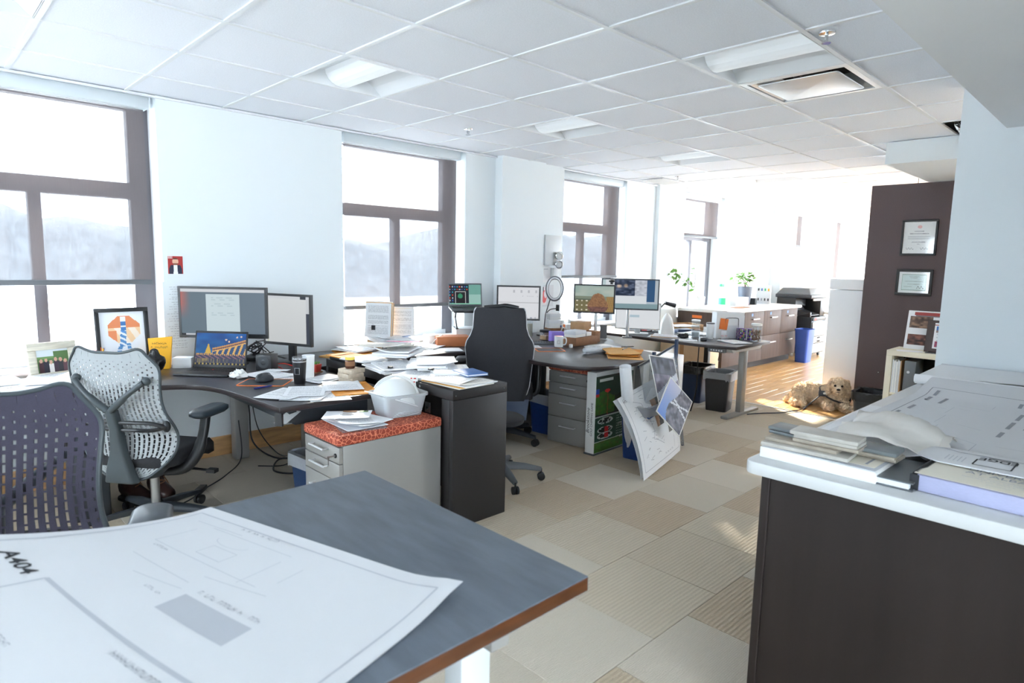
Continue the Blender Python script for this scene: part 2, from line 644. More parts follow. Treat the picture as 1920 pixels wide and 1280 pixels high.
def text_paper(name, base, lines, dens, box=False):
    """printed page: rows of ragged type from the sheet's own UV"""
    m = mat(name, base, .75)
    nt = m.node_tree
    b = nt.nodes['Principled BSDF']
    uv = nt.nodes.new('ShaderNodeUVMap')
    sp = nt.nodes.new('ShaderNodeSeparateXYZ')
    nt.links.new(uv.outputs[0], sp.inputs[0])
    def M(op, a, bb=None):
        n = nt.nodes.new('ShaderNodeMath')
        n.operation = op
        for i, q in enumerate((a, bb)):
            if q is None:
                continue
            if isinstance(q, (int, float)):
                n.inputs[i].default_value = q
            else:
                nt.links.new(q, n.inputs[i])
        return n.outputs[0]
    oi = nt.nodes.new('ShaderNodeObjectInfo')
    row = M('MULTIPLY', sp.outputs[1], lines)
    rowi = M('FLOOR', row)
    inrow = M('LESS_THAN', M('FRACT', row), .45)
    cmb = nt.nodes.new('ShaderNodeCombineXYZ')
    nt.links.new(M('MULTIPLY', sp.outputs[0], 34), cmb.inputs[0])
    nt.links.new(M('ADD', rowi, M('MULTIPLY', oi.outputs['Random'], 90)), cmb.inputs[1])
    wn = nt.nodes.new('ShaderNodeTexNoise')
    wn.inputs['Scale'].default_value = 1
    nt.links.new(cmb.outputs[0], wn.inputs['Vector'])
    word = M('GREATER_THAN', wn.outputs['Fac'], .46)
    c2 = nt.nodes.new('ShaderNodeCombineXYZ')
    nt.links.new(M('MULTIPLY', rowi, .31), c2.inputs[0])
    nt.links.new(M('MULTIPLY', oi.outputs['Random'], 57), c2.inputs[1])
    pn = nt.nodes.new('ShaderNodeTexNoise')
    pn.inputs['Scale'].default_value = 1
    nt.links.new(c2.outputs[0], pn.inputs['Vector'])
    para = M('GREATER_THAN', pn.outputs['Fac'], .44)
    mg = M('MULTIPLY', M('GREATER_THAN', sp.outputs[0], .1), M('LESS_THAN', sp.outputs[0], .9))
    mg = M('MULTIPLY', mg, M('MULTIPLY', M('GREATER_THAN', sp.outputs[1], .08), M('LESS_THAN', sp.outputs[1], .93)))
    k = M('MULTIPLY', M('MULTIPLY', inrow, word), M('MULTIPLY', para, mg))
    k = M('MULTIPLY', k, dens)
    mx = nt.nodes.new('ShaderNodeMix')
    mx.data_type = 'RGBA'
    mx.inputs[6].default_value = (*s2l(base), 1)
    mx.inputs[7].default_value = (*s2l((60, 64, 76)), 1)
    nt.links.new(k, mx.inputs[0])
    nt.links.new(mx.outputs[2], b.inputs['Base Color'])
text_paper('typed_page', (238, 239, 241), 40, .55)
text_paper('typed_page_big', (236, 238, 242), 18, .6)
text_paper('typed_cream', (234, 230, 222), 34, .4)

def cushion_mat():
    m = mat('cushion_red', (160, 66, 46), .8)
    nt = m.node_tree
    b = nt.nodes['Principled BSDF']
    tc = nt.nodes.new('ShaderNodeTexCoord')
    v = nt.nodes.new('ShaderNodeTexVoronoi')
    v.feature = 'DISTANCE_TO_EDGE'
    v.inputs['Scale'].default_value = 46
    nt.links.new(tc.outputs['Object'], v.inputs['Vector'])
    r = nt.nodes.new('ShaderNodeValToRGB')
    r.color_ramp.elements[0].position = .03
    r.color_ramp.elements[1].position = .09
    r.color_ramp.elements[0].color = (*s2l((226, 132, 100)), 1)
    r.color_ramp.elements[1].color = (*s2l((150, 60, 42)), 1)
    nt.links.new(v.outputs['Distance'], r.inputs[0])
    nt.links.new(r.outputs[0], b.inputs['Base Color'])
cushion_mat()
# ------------------------------------------------------------------ room shell
CH = 2.53
def wbox(name, x0, y0, z0, x1, y1, z1, m='wall_paint'):
    return struct(MB().box(x0, y0, z0, x1, y1, z1).build(name, m))

# floor: slab, carpet tiles (0.508 m, staggered), metal strip, oak planks
floor = struct(MB().box(-2.6, -3.2, -.2, 17, 5.15, -.012).build('floor', 'floor_strip'))
tile_me = {}
for mn in ('carpet_ribbed', 'carpet_plain', 'carpet_tan'):
    o = MB().box(-.2535, -.2535, -.014, .2535, .2535, 0).build('carpet_tile', mn, floor, bevel=.002, seg=1)
    tile_me[mn] = o.data
    bpy.data.objects.remove(o)
rt_ = random.Random(11)
yt = 1.268-.508*8
row = 0
while yt < 4.8:
    off = (0.33+row*.254+rt_.choice((0, .08))) % .508
    x = -2.6-off
    while x < 6.60:
        w0, w1 = max(x, -2.6), min(x+.508, 6.60)
        h0, h1 = max(yt, -3.2), min(yt+.508, 4.8)
        vis = not (w1 < -.6)
        if w1-w0 > .03 and h1-h0 > .03 and vis:
            mn = rt_.choices(('carpet_ribbed', 'carpet_plain', 'carpet_tan'), (4, 4, 2.2))[0]
            o = link('carpet_tile', tile_me[mn], floor, ((w0+w1)/2, (h0+h1)/2, rt_.uniform(-.0006, .0006)),
                     (0, 0, rt_.choice((0, PI))))
            o.scale = ((w1-w0)/.508, (h1-h0)/.508, 1)
        x += .508
    yt += .508
    row += 1
struct(MB().box(6.60, -3.2, -.013, 6.635, 4.8, .004).build('trim_1', 'floor_strip'))
pl = MB().box(-.5985, -.0615, -.014, .5985, .0615, 0).build('oak_board', 'oak_plank', floor, bevel=.0015, seg=1)
pme = pl.data
bpy.data.objects.remove(pl)
yy, k = .9, 0
while yy < 4.78:
    xx = 6.636-rt_.uniform(0, 1.0)
    while xx < 13.2:
        a, b = max(xx, 6.636), min(xx+1.2, 13.2)
        if b-a > .05:
            o = link('oak_board', pme, floor, ((a+b)/2, yy+.0625, 0))
            o.scale = ((b-a)/1.2, 1, 1)
        xx += 1.2
    yy += .125
struct(MB().box(13.2, -3.2, -.014, 17, 4.8, 0).build('floor', 'oak_plank'))
struct(MB().box(6.636, -3.2, -.014, 13.2, .9, 0).build('floor', 'oak_plank'))

# window wall and the four other walls
WX = [(-2.25, -.95), (-.02, 1.31), (2.685, 4.01), (5.42, 6.65), (7.97, 9.2), (11.2, 12.45), (13.3, 14.5)]  # first opening lies out of view, added to let in light
SHB = [1.31, 1.31, 1.075, 1.34, 1.93, 1.91, 1.29]
xs = -2.6
for a, b in WX:
    wbox('wall_left', xs, 4.8, 0, a, 5.12, CH+.14)
    wbox('wall_left', a, 4.8, 0, b, 5.12, .74)
    wbox('wall_left', a, 4.95, CH, b, 5.12, CH+.14)
    xs = b
wbox('wall_left', xs, 4.8, 0, 17, 5.12, CH+.14)
wbox('wall_left', 4.40, 4.70, 0, 5.04, 4.8, CH+.14)
wbox('wall_left', 5.04, 4.755, 0, 5.40, 4.8, CH+.14)
wbox('wall_left', 7.3, 4.74, .88, 7.95, 4.8, CH+.14)
wbox('wall_left', 10.95, 4.6, 0, 11.49, 4.8, CH+.14)
wbox('wall_left', 13.0, 4.6, 0, 13.42, 4.8, CH+.14)
wbox('wall_far', 16.9, -3.2, 0, 17.1, -1.0, CH+.14)
wbox('wall_far', 16.9, -1.0, 0, 17.1, 5.12, .5)
wbox('wall_far', 16.9, -1.0, CH, 17.1, 5.12, CH+.14)
wf = struct(MB().box(16.95, -1.0, .5, 17.0, -.95, CH).box(16.95, 1.9, .5, 17.0, 1.97, CH).box(16.95, 4.9, .5, 17.0, 4.97, CH).build('window_9', 'window_metal'))  # glazing added to flood the far end with daylight
MB().quad((16.97, -.95, .5), (16.97, 4.9, .5), (16.97, 4.9, CH), (16.97, -.95, CH)).build('pane', 'window_glass', wf)
wbox('wall_right', 4.37, -3.2, 0, 4.52, .885, CH+.14)
wbox('wall_right', 1.3, -3.4, 0, 8.5, -3.2, CH+.14)
wbox('wall_right', 8.5, -3.4, 0, 17, -3.2, .6)
wbox('wall_right', 8.5, -3.4, 2.4, 17, -3.2, CH+.14)
wq = struct(MB().box(8.5, -3.33, .6, 17, -3.27, .67).box(8.5, -3.33, 2.33, 17, -3.27, 2.4).box(11.2, -3.33, .67, 11.28, -3.27, 2.33).box(14, -3.33, .67, 14.08, -3.27, 2.33).build('window_11', 'window_metal'))  # unseen window added to brighten the far ceiling and walls
MB().quad((8.5, -3.3, .67), (17, -3.3, .67), (17, -3.3, 2.33), (8.5, -3.3, 2.33)).build('pane', 'window_glass', wq)
wbox('wall_right', -2.6, -3.4, 0, 1.3, -3.2, .9)
wbox('wall_right', -2.6, -3.4, 2.1, 1.3, -3.2, CH+.14)
wr = struct(MB().box(-2.6, -3.33, .9, 1.3, -3.27, .97).box(-2.6, -3.33, 2.04, 1.3, -3.27, 2.1).box(-.65, -3.33, .97, -.58, -3.27, 2.04).build('window_10', 'window_metal'))  # unseen window added as fill for surfaces facing the camera side
MB().quad((-2.6, -3.3, .97), (1.3, -3.3, .97), (1.3, -3.3, 2.04), (-2.6, -3.3, 2.04)).build('pane', 'window_glass', wr)
wbox('wall_right', 1.45, -3.2, 0, 1.6, -.9, CH)  # unseen wing wall, added to keep window light off the right wall
# wall behind the camera, with an unseen window opening added for fill light
wbox('wall_back', -2.8, -3.2, 0, -2.6, -2.2, CH+.14)
wbox('wall_back', -2.8, 3.9, 0, -2.6, 5.12, CH+.14)
wbox('wall_back', -2.8, -2.2, 0, -2.6, 2.5, CH+.14)
wbox('wall_back', -2.8, 2.5, 0, -2.6, 3.9, .8)
wbox('wall_back', -2.8, 2.5, 2.3, -2.6, 3.9, CH+.14)
wb = struct(MB().box(-2.75, 2.5, .8, -2.7, 3.9, .86).box(-2.75, 2.5, 2.24, -2.7, 3.9, 2.3).box(-2.75, 3.16, .86, -2.7, 3.22, 2.24).build('window_8', 'window_metal'))
MB().quad((-2.73, 2.5, .86), (-2.73, 3.9, .86), (-2.73, 3.9, 2.24), (-2.73, 2.5, 2.24)).build('pane', 'window_glass', wb)
# sloping paint reveal, soffits
wbox('soffit', -2.6, -3.2, 2.264, 4.37, .672, CH+.02, 'soffit_paint')
wbox('soffit', 5.95, .4, 2.355, 7.6, 1.705, CH, 'wall_paint')

# baseboards
struct(MB().box(-2.6, 4.782, 0, 4.40, 4.8, .145).build('baseboard_left', 'birch', bevel=.004))
struct(MB().box(4.38, 4.682, 0, 5.06, 4.70, .145).build('baseboard_left', 'birch', bevel=.004))
struct(MB().box(5.06, 4.737, 0, 7.9, 4.755, .145).build('baseboard_left', 'birch', bevel=.004))

# ceiling: slab, tiles, grid
DX, DY, GX, GY = .6068, .6133, .5327, 3.0656
ceil = struct(MB().box(-2.8, -3.4, CH+.14, 17.1, 5.2, CH+.3).build('ceiling', 'soffit_paint'))
o = MB().box(-DX/2+.005, -DY/2+.005, CH+.007, DX/2-.005, DY/2-.005, CH+.025).build('ceiling_tile', 'ceiling_tile', ceil, bevel=.003, seg=1)
cme = o.data
bpy.data.objects.remove(o)
LIGHTS = {(-1, c) for c in (-1, 2, 5, 8, 11)} | {(2, 4)}
VENT, HOLE = (2, 5), (3, 8)
for c in range(-5, 27):
    for t in range(-3, 4):
        if (t, c) in LIGHTS or (t, c) in (VENT, HOLE):
            continue
        y1, y0 = GY-DY*t, GY-DY*(t+1)
        y1 = min(y1, 4.8)
        o = link('ceiling_tile', cme, ceil, (GX+DX*(c+.5), (y0+y1)/2, 0))
        o.scale = (1, (y1-y0)/DY, 1)
for t in range(-2, 5):
    y = GY-DY*t
    MB().box(-2.6, y-.012, CH, 16.9, y+.012, CH+.012).build('ceiling_grid', 'white_metal', ceil)
for c in range(-5, 28):
    x = GX+DX*c
    for t in range(-3, 4):
        y1, y0 = min(GY-DY*t, 4.8)-.013, GY-DY*(t+1)+.013
        MB().box(x-.012, y0, CH+.0005, x+.012, y1, CH+.012).build('ceiling_grid', 'white_metal', ceil)
wbox('ceiling', 4.5, -3.2, CH, 17, .6, CH+.03, 'ceiling_tile')
wbox('trim_2', -2.6, 4.775, CH-.012, 17, 4.8, CH, 'white_metal')

# recessed basket lights
mat('light_basket', (226, 232, 236), .5, emit=.12)
def make_light():
    t = thing('ceiling_light', 'recessed square ceiling light with curved white basket', 'light')
    a, b = DX/2-.014, DY/2-.014
    m = MB()
    for x0, y0, x1, y1 in ((-a, -b, a, -b+.004), (-a, b-.004, a, b), (-a, -b, -a+.004, b), (a-.004, -b, a, b)):
        m.box(x0, y0, 0, x1, y1, .1)
    m.box(-a, -b, .1, a, b, .106)
    m.build('housing', 'white_metal', t)
    for s in (-1, 1):
        pts = [(s*(a-.006), .002), (s*(a-.06), .05), (s*(a-.12), .083), (s*.09, .094)]
        m = MB()
        for i in range(3):
            (x0, z0), (x1, z1) = pts[i], pts[i+1]
            m.quad((x0, -b+.005, z0), (x1, -b+.005, z1), (x1, b-.005, z1), (x0, b-.005, z0))
        m.build('reflector', 'white_metal', t, smooth=60)
    m = MB()
    n = 10
    prof = [(.11*math.cos(PI*k/n), .09-.085*math.sin(PI*k/n)) for k in range(n+1)]
    for k in range(n):
        (x0, z0), (x1, z1) = prof[k], prof[k+1]
        m.quad((x0, -b+.006, z0), (x0, b-.006, z0), (x1, b-.006, z1), (x1, -b+.006, z1))
    m.build('basket', 'light_basket', t, smooth=60)
    for s in (-1, 1):
        y = s*(b-.01)
        MB().add([(x, y, z) for x, z in prof], [tuple(range(n+1))]).build('end_cap', 'white_metal', t)
    return t
LBL = {(-1, -1): 'square basket light at the top left corner of the ceiling above the first window',
       (-1, 2): 'bright square basket light above the second window bay',
       (-1, 5): 'square basket light third along the row beside the windows',
       (-1, 8): 'small far square basket light in the row beside the windows',
       (-1, 11): 'farthest faint basket light beyond the fourth window',
       (2, 4): 'large unlit square basket light touching the silver air diffuser'}
first = make_light()
used = False
for (t, c) in sorted(LIGHTS):
    x, y = GX+DX*(c+.5), GY-DY*(t+.5)
    lab = LBL.get((t, c), 'recessed square ceiling light with curved white basket far along the ceiling')
    if not used:
        first.location = (x, y, CH)
        first['label'] = lab
        used = True
        o = first
    else:
        o = dup(first, (x, y, CH), 0, lab)
    o['group'] = 'recessed ceiling lights'

# silver supply-air diffuser beside the light
x, y = GX+DX*5.5, GY-DY*2.5
t = thing('air_diffuser', 'silver square air diffuser with floating centre plate in the ceiling', 'vent', (x, y, CH))
a, b = DX/2-.014, DY/2-.014
m = MB()
r0 = [(-a, -b), (a, -b), (a, b), (-a, b)]
r1 = [(-a+.03, -b+.03), (a-.03, -b+.03), (a-.03, b-.03), (-a+.03, b-.03)]
r2 = [(-.2, -.2), (.2, -.2), (.2, .2), (-.2, .2)]
m.ring([r0, r1, r1, r2], [.001, .001, .01, .1], cap=False)
m.build('cone', 'bright_handle', t)
MB().box(-.21, -.21, .095, .21, .21, .1).build('throat', 'dark_void', t)
MB().prism(rrect(.44, .44, .02), -.004, .002).build('centre_plate', 'bright_handle', t, bevel=.002)
for sx in (-1, 1):
    MB().box(sx*.15-.008, -.004, .0, sx*.15+.008, .004, .1).build('hanger', 'steel', t)
MB().lathe([(.1, .06), (.1, .098)], 20).build('damper', 'dark_plastic', t)

# open tile with foil duct
x, y = GX+DX*8.5, GY-DY*3.5
struct(MB().box(x-DX/2+.012, y-DY/2+.01, CH+.10, x+DX/2-.012, y+DY/2-.012, CH+.13).build('ceiling', 'dark_void'))  # dark sheet that paints the shade above the open tile
duct = MB()
pts = spline([(x-.1, y+.19, CH+.04), (x+.02, y+.18, CH+.01), (x+.12, y+.12, CH-.03), (x+.17, y-.02, CH-.06), (x+.13, y-.2, CH-.02)], 6)
duct.tube(pts, [.062+.008*(i % 2) for i in range(len(pts))], 14)
tag(duct.build('foil_duct', 'foil', smooth=30), 'crinkled foil duct hanging from a missing ceiling tile beside the white soffit', 'duct')

def sprinkler(x, y, lab):
    t = thing('sprinkler_head', lab, 'sprinkler', (x, y, CH+.006), 0, 'ceiling sprinklers')
    MB().lathe([(.036, 0), (.034, -.006), (.012, -.009)][::-1], 18).build('escutcheon', 'chrome', t, smooth=30)
    m = MB().lathe([(.006, -.04), (.006, -.005)], 8)
    m.box(-.014, -.002, -.035, -.010, .002, -.008).box(.010, -.002, -.035, .014, .002, -.008)
    m.build('yoke', 'chrome', t)
    MB().box(-.004, -.004, -.03, .004, .004, -.012).build('bulb', 'red_plastic', t)
    MB().lathe([(.02, -.046), (.02, -.043)], 14).build('deflector', 'chrome', t)
sprinkler(3.06, 1.16, 'chrome sprinkler head with red bulb in the ceiling beside the big grey soffit')
sprinkler(3.36, 4.0, 'tiny sprinkler head in the white ceiling before the second window')
sprinkler(6.75, 4.15, 'faint far sprinkler head in the ceiling before the third window')
t = thing('smoke_detector', 'small round white smoke detector far along the ceiling', 'detector', (10.6, 2.9, CH))
MB().lathe([(.05, -.04), (.065, -.02), (.07, 0)], 20).build('body', 'pale_plastic', t, smooth=30)
t = thing('ceiling_grille', 'flat pale ceiling grille near the fourth window', 'vent', (7.0, 4.5, CH))
m = MB()
for k in range(9):
    m.box(-.26, -.14+k*.033, -.006, .26, -.12+k*.033, 0)
m.build('slats', 'pale_plastic', t)
MB().box(-.28, -.16, -.003, .28, .16, 0).build('frame', 'white_metal', t)

# windows: frame, mullion, transom, panes, sill, roller shade
for n, ((x0, x1), sb) in enumerate(zip(WX, SHB)):
    y0, y1 = 5.0, 5.07
    w = struct(MB().box(x0, y0, .74, x0+.075, y1, CH).box(x1-.075, y0, .74, x1, y1, CH)
               .box(x0+.075, y0, 2.45, x1-.075, y1, CH).build('window_%d' % (n+1), 'window_metal'))
    xm = (x0+x1)/2
    MB().box(x0+.075, y0, .74, x1-.075, y1, .80).build('bottom_rail', 'pale_plastic', w, bevel=.004)  # paler than the frame: window glare is put into its colour
    MB().box(x0+.075, 4.985, 1.86, x1-.075, 5.075, 1.965).build('transom', 'window_metal', w, bevel=.004)
    MB().box(xm-.034, 4.99, .80, xm+.034, 5.07, 1.86).build('mullion', 'window_metal', w, bevel=.004)
    MB().box(x0+.075, 4.995, 1.965, x0+.11, 5.065, 2.45).box(x1-.13, 4.995, 1.965, x1-.075, 5.065, 2.45).build('sash', 'window_metal', w)
    MB().box(x0+.075, 4.995, .8, x0+.11, 5.065, 1.86).box(x1-.13, 4.995, .8, x1-.075, 5.065, 1.86).build('sash', 'window_metal', w)
    MB().box(x0+.11, 4.995, .8, x1-.13, 5.06, .825).build('sash_rail', 'pale_plastic', w)  # pale as well, its colour carries the glare of the pane
    for (a, b, c, d) in ((x0+.075, .8, xm-.034, 1.86), (xm+.034, .8, x1-.075, 1.86), (x0+.075, 1.965, x1-.075, 2.45)):
        MB().quad((a, 5.03, b), (c, 5.03, b), (c, 5.03, d), (a, 5.03, d)).build('pane', 'window_glass', w)
    MB().box(x0+.002, 4.76, .735, x1-.002, 5.0, .757).build('sill', 'white_plastic', w, bevel=.004)
    ord_ = ['first', 'first', 'second', 'third', 'fourth', 'fifth', 'sixth'][n]
    t = thing('roller_shade', ['grey roller shade on the window out of view beside the camera',
              'half lowered grey mesh roller shade on the leftmost window above the picture frames',
              'grey mesh roller shade on the second window above the raised laptop',
              'grey mesh roller shade on the third window above the ring light',
              'short grey roller shade on the fourth window above the potted plants',
              'narrow far roller shade on the fifth window behind the copier',
              'farthest narrow roller shade beside the dark partition'][n], 'shade', ((x0+x1)/2, 4.88, 0), 0, 'roller shades on the windows')
    hw = (x1-x0)/2-.035
    MB().box(-hw, -.05, CH-.085, hw, .05, CH-.004).build('cassette', 'cassette', t, bevel=.006)
    MB().quad((-hw+.02, 0, sb), (hw-.02, 0, sb), (hw-.02, 0, CH-.08), (-hw+.02, 0, CH-.08)).build('cloth', 'shade_cloth', t)
    MB().box(-hw+.015, -.012, sb-.03, hw-.015, .012, sb+.003).build('bottom_bar', 'grey_plastic', t, bevel=.004)

# ground and hazy hills outside
struct(MB().quad((-400, -400, -9), (500, -400, -9), (500, 500, -9), (-400, 500, -9)).build('ground', 'street'))
rh = random.Random(3)
vs, fs = [], []
N = 120
for j, (yy, h) in enumerate(((150, 0), (160, .75), (185, 1.0), (230, .8))):
    for i in range(N+1):
        x = -300+i*6
        hh = 12+4*math.sin(i*.17)+3*math.sin(i*.41+1)+rh.uniform(-1.2, 1.2)
        vs.append((x, yy+rh.uniform(-3, 3), -9+h*(hh+9)))
for j in range(3):
    for i in range(N):
        a = j*(N+1)+i
        fs.append((a, a+1, a+N+2, a+N+1))
hm = MB()
hm.add(vs, fs)
struct(hm.build('hills', 'hill', smooth=60))

# dark fabric partition, its plinth, the white half wall behind the dog
t = thing('partition', 'tall dark brown fabric partition carrying two framed certificates', 'partition', (7.3, 0, 0))
MB().box(0, .3, .07, .11, 2.19, 2.345).build('panel', 'partition_fabric', t, bevel=.004)
MB().box(-.015, .3, 0, .12, 2.165, .07).build('plinth', 'birch', t)
MB().lathe([(.004, 0), (.004, .004)], 8).build('pin', 'white_plastic', t, (0, 1.97, .42), (0, -PI/2, 0))
MB().lathe([(.003, 0), (.003, .2)], 6).build('support_rod', 'grey_plastic', t, (.05, 1.79, 2.34))
t = thing('half_wall', 'glossy white half wall with a capped top behind the dog', 'partition', (7.62, 1.9, 0))
MB().box(-.2, -.9, 0, .35, .66, 1.255).build('body', 'white_plastic', t, bevel=.003)
MB().box(-.2, -.9, 1.262, .35, .665, 1.375).build('cap', 'white_plastic', t, bevel=.004)
struct(MB().box(7.43, .3, 0, 7.45, 2.5, .14).build('baseboard_far', 'birch'))
bpy.data.objects.remove(bpy.data.objects['baseboard_far'])
# ------------------------------------------------------------------ desks and cabinets
def slab(name, poly, z0, z1, mtop, medge, parent, bev=.003):
    n = len(poly)
    m = MB()
    m.add([(x, y, z0) for x, y in poly]+[(x, y, z1) for x, y in poly], [tuple(range(n-1, -1, -1)), tuple(range(n, 2*n))], 0)
    m.f += [(i, (i+1) % n, n+(i+1) % n, n+i) for i in range(n)]
    m.mi += [1]*n
    return m.build(name, [mtop, medge], parent, bevel=bev)

def curve2(pts, n=5):
    return [(p.x, p.y) for p in spline([(x, y, 0) for x, y in pts], n)]

# L-shaped desk at the first window
t = thing('corner_desk', 'dark L-shaped desk with curved inner corner under the two monitors', 'desk')
inner = curve2([(1.335, 3.045), (1.315, 3.35), (1.295, 3.58), (1.262, 3.77), (1.20, 3.90), (1.10, 3.98), (.95, 4.03), (.7, 4.06), (.3, 4.085), (-1.6, 4.10)])
poly = [(-1.6, 4.72), (-1.6, 4.10)]+inner[::-1][1:]+[(2.03, 3.06), (2.03, 4.72)]
slab('desktop', poly, .70, .73, 'desk_top', 'desk_edge', t)
for x, y in ((1.73, 4.64), (.2, 4.62), (-1.4, 4.62), (1.93, 3.2)):
    m = MB().box(x-.05, y-.045, .0, x+.05, y+.045, .698)
    m.build('leg', 'silver_paint', t, bevel=.008)
MB().box(1.42, 3.12, .62, 1.46, 4.5, .698).build('support_rail', 'dark_plastic', t)
MB().box(1.46, 3.14, .60, 1.90, 3.18, .698).build('support_rail', 'dark_plastic', t)

# low black credenza between the two desks
t = thing('credenza', 'long low black cabinet end covered in paper stacks', 'cabinet', (2.10, 2.6, 0))
L, W, H = 1.41, .405, .79
MB().box(0, 0, H-.055, W, L, H).build('top', 'black_wood', t, bevel=.003)
MB().box(.0, 0, 0, W, .03, H-.056).build('end_panel', 'black_wood', t, bevel=.002)
MB().box(0, L-.03, 0, W, L, H-.056).build('end_panel', 'black_wood', t, bevel=.002)
MB().box(W-.02, .032, 0, W-.002, L-.032, H-.058).build('back_panel', 'black_wood', t)
MB().box(.012, .032, .36, W-.022, L-.032, .385).build('shelf', 'black_wood', t)
MB().box(0, .032, .03, .016, .10, H-.058).build('stile', 'black_wood', t, bevel=.002)
m = MB().box(-.003, .20, H-.16, .0, .25, H-.10)
m.build('latch_plate', 'steel', t, bevel=.001)
MB().lathe([(.008, 0), (.008, .003)], 10).build('keyhole', 'dark_void', t, (-.003, .225, H-.133), (0, -PI/2, 0))
MB().lathe([(.006, 0), (.008, .002)], 8).build('screw', 'steel', t, (-.001, .30, H-.02), (0, -PI/2, 0))
for x, z in ((.02, H-.03), (W-.025, H-.03)):
    MB().lathe([(.004, 0), (.004, .001)], 8).build('screw', 'grey_plastic', t, (x, -.001, z), (PI/2, 0, 0))

# long desk by the second and third window with a curved end
t = thing('curved_desk', 'dark desk with rounded end running behind the black gaming chair', 'desk')
p1 = curve2([(3.30, 4.05), (3.40, 3.98), (3.465, 3.82), (3.485, 3.6), (3.49, 3.3), (3.52, 3.02), (3.60, 2.89), (3.75, 2.81), (4.0, 2.79), (4.36, 2.83), (4.62, 2.97), (4.76, 3.3), (4.92, 3.6), (5.12, 3.80), (5.28, 4.1)], 4)
poly = [(2.06, 4.72), (2.06, 4.05)]+p1+[(5.3, 4.69), (4.38, 4.69), (4.38, 4.72)]
slab('desktop', poly, .70, .73, 'desk_top', 'desk_edge', t)
for x, y in ((2.2, 4.5), (3.2, 4.6), (5.1, 4.5), (4.45, 2.98)):
    MB().box(x-.045, y-.045, 0, x+.045, y+.045, .698).build('leg', 'silver_paint', t, bevel=.008)
MB().box(2.3, 4.585, .36, 4.3, 4.60, .68).build('modesty_panel', 'grey_plastic', t)
MB().box(4.02, 3.7, .12, 4.04, 4.5, .69).build('modesty_panel', 'dark_plastic', t)

# adjustable desk before the wooden floor
t = thing('standing_desk', 'adjustable dark desk with grey T-shaped leg at the carpet edge', 'desk')
poly = [(5.64, 2.735), (6.45, 2.765), (6.50, 3.25), (6.62, 3.55), (6.9, 3.72), (7.22, 3.76), (7.22, 4.68), (5.62, 4.7), (5.60, 4.0), (5.57, 3.5), (5.565, 3.1)]
slab('desktop', poly, .70, .73, 'desk_top', 'desk_edge', t)
m = MB().hexa([(5.74, 2.81, .655), (6.32, 2.81, .655), (6.32, 2.88, .655), (5.74, 2.88, .655)], [(5.68, 2.81, .699), (6.38, 2.81, .699), (6.38, 2.88, .699), (5.68, 2.88, .699)])
m.build('bracket', 'pale_plastic', t, bevel=.004)
MB().box(5.985, 2.82, .028, 6.075, 2.875, .655).build('leg', 'silver_paint', t, bevel=.004)
MB().box(5.70, 2.81, 0, 6.38, 2.885, .028).build('foot', 'silver_paint', t, bevel=.006)
MB().box(7.09, 3.80, .0, 7.15, 3.86, .699).build('leg', 'black_plastic', t, bevel=.006)
m = MB().box(5.655, 2.86, .655, 5.70, 3.04, .695)
kp = m.build('keypad', 'grey_plastic', t, bevel=.004)
for k in range(5):
    MB().box(5.652, 2.885+k*.027, .668, 5.656, 2.90+k*.027, .682).build('button', 'white_plastic', kp)
m = MB().tube(spline([(5.63, 3.12, .69), (5.625, 3.12, .5), (5.64, 3.13, .25), (5.68, 3.2, .02)], 6), .006, 6)
m.build('cable', 'black_plastic', t, smooth=40)
m = MB().tube(spline([(5.70, 2.93, .66), (5.70, 2.945, .58), (5.73, 2.95, .56)], 6), .003, 6)
m.build('cable', 'black_plastic', t, smooth=40)

# white cabinet at its left
t = thing('side_cabinet', 'white low cabinet beside the manila envelopes before the adjustable desk', 'cabinet', (5.0, 3.30, 0), .1)
MB().box(-.2, -.28, .03, .2, .28, .66).build('body', 'white_plastic', t, bevel=.01)
MB().box(-.206, -.265, .36, -.2, .265, .64).build('drawer', 'white_plastic', t, bevel=.004)
MB().box(-.206, -.265, .05, -.2, .265, .345).build('drawer', 'white_plastic', t, bevel=.004)
MB().box(-.19, -.27, 0, .19, .27, .03).build('plinth', 'grey_plastic', t)

# dark counter with white top along the far windows
t = thing('far_counter', 'long brown drawer counter with white top along the far windows', 'counter')
MB().box(7.95, 4.02, .85, 10.47, 4.785, .892).build('countertop', 'white_plastic', t, bevel=.004)
MB().box(7.97, 4.09, .10, 10.44, 4.78, .85).build('carcass', 'brown_laminate', t)
MB().box(8.0, 4.15, 0, 10.42, 4.75, .10).build('toe_kick', 'espresso', t)
ws = 2.47/4
for k in range(4):
    for (z0, z1) in ((.475, .845), (.105, .468)):
        d = MB().box(7.972+k*ws, 4.07, z0, 7.968+(k+1)*ws, 4.09, z1).build('drawer', 'brown_laminate', t, bevel=.002)
        xc = 7.97+(k+.5)*ws
        zz = z1-.11
        m = MB().box(xc-.10, 4.035, zz-.008, xc+.10, 4.047, zz+.008).box(xc-.09, 4.045, zz-.006, xc-.08, 4.07, zz+.006).box(xc+.08, 4.045, zz-.006, xc+.09, 4.07, zz+.006)
        m.build('handle', 'steel', d)
        if z0 > .4:
            MB().box(xc-.1, 4.068, z1-.07, xc-.055, 4.0695, z1-.03).build('sticker', 'blue_cover', d)
MB().box(7.9685, 4.40, .76, 7.97, 4.55, .80).build('note', 'orange', t)

t = thing('flat_carton', 'big pale beige carton standing under the adjustable desk', 'box', (7.62, 4.38, 0))
MB().box(-.17, -.36, 0, .17, .33, .64).build('body', 'beige_board', t, bevel=.004)
MB().box(-.171, -.03, .3, -.169, .03, .64).build('tape', 'kraft', t)

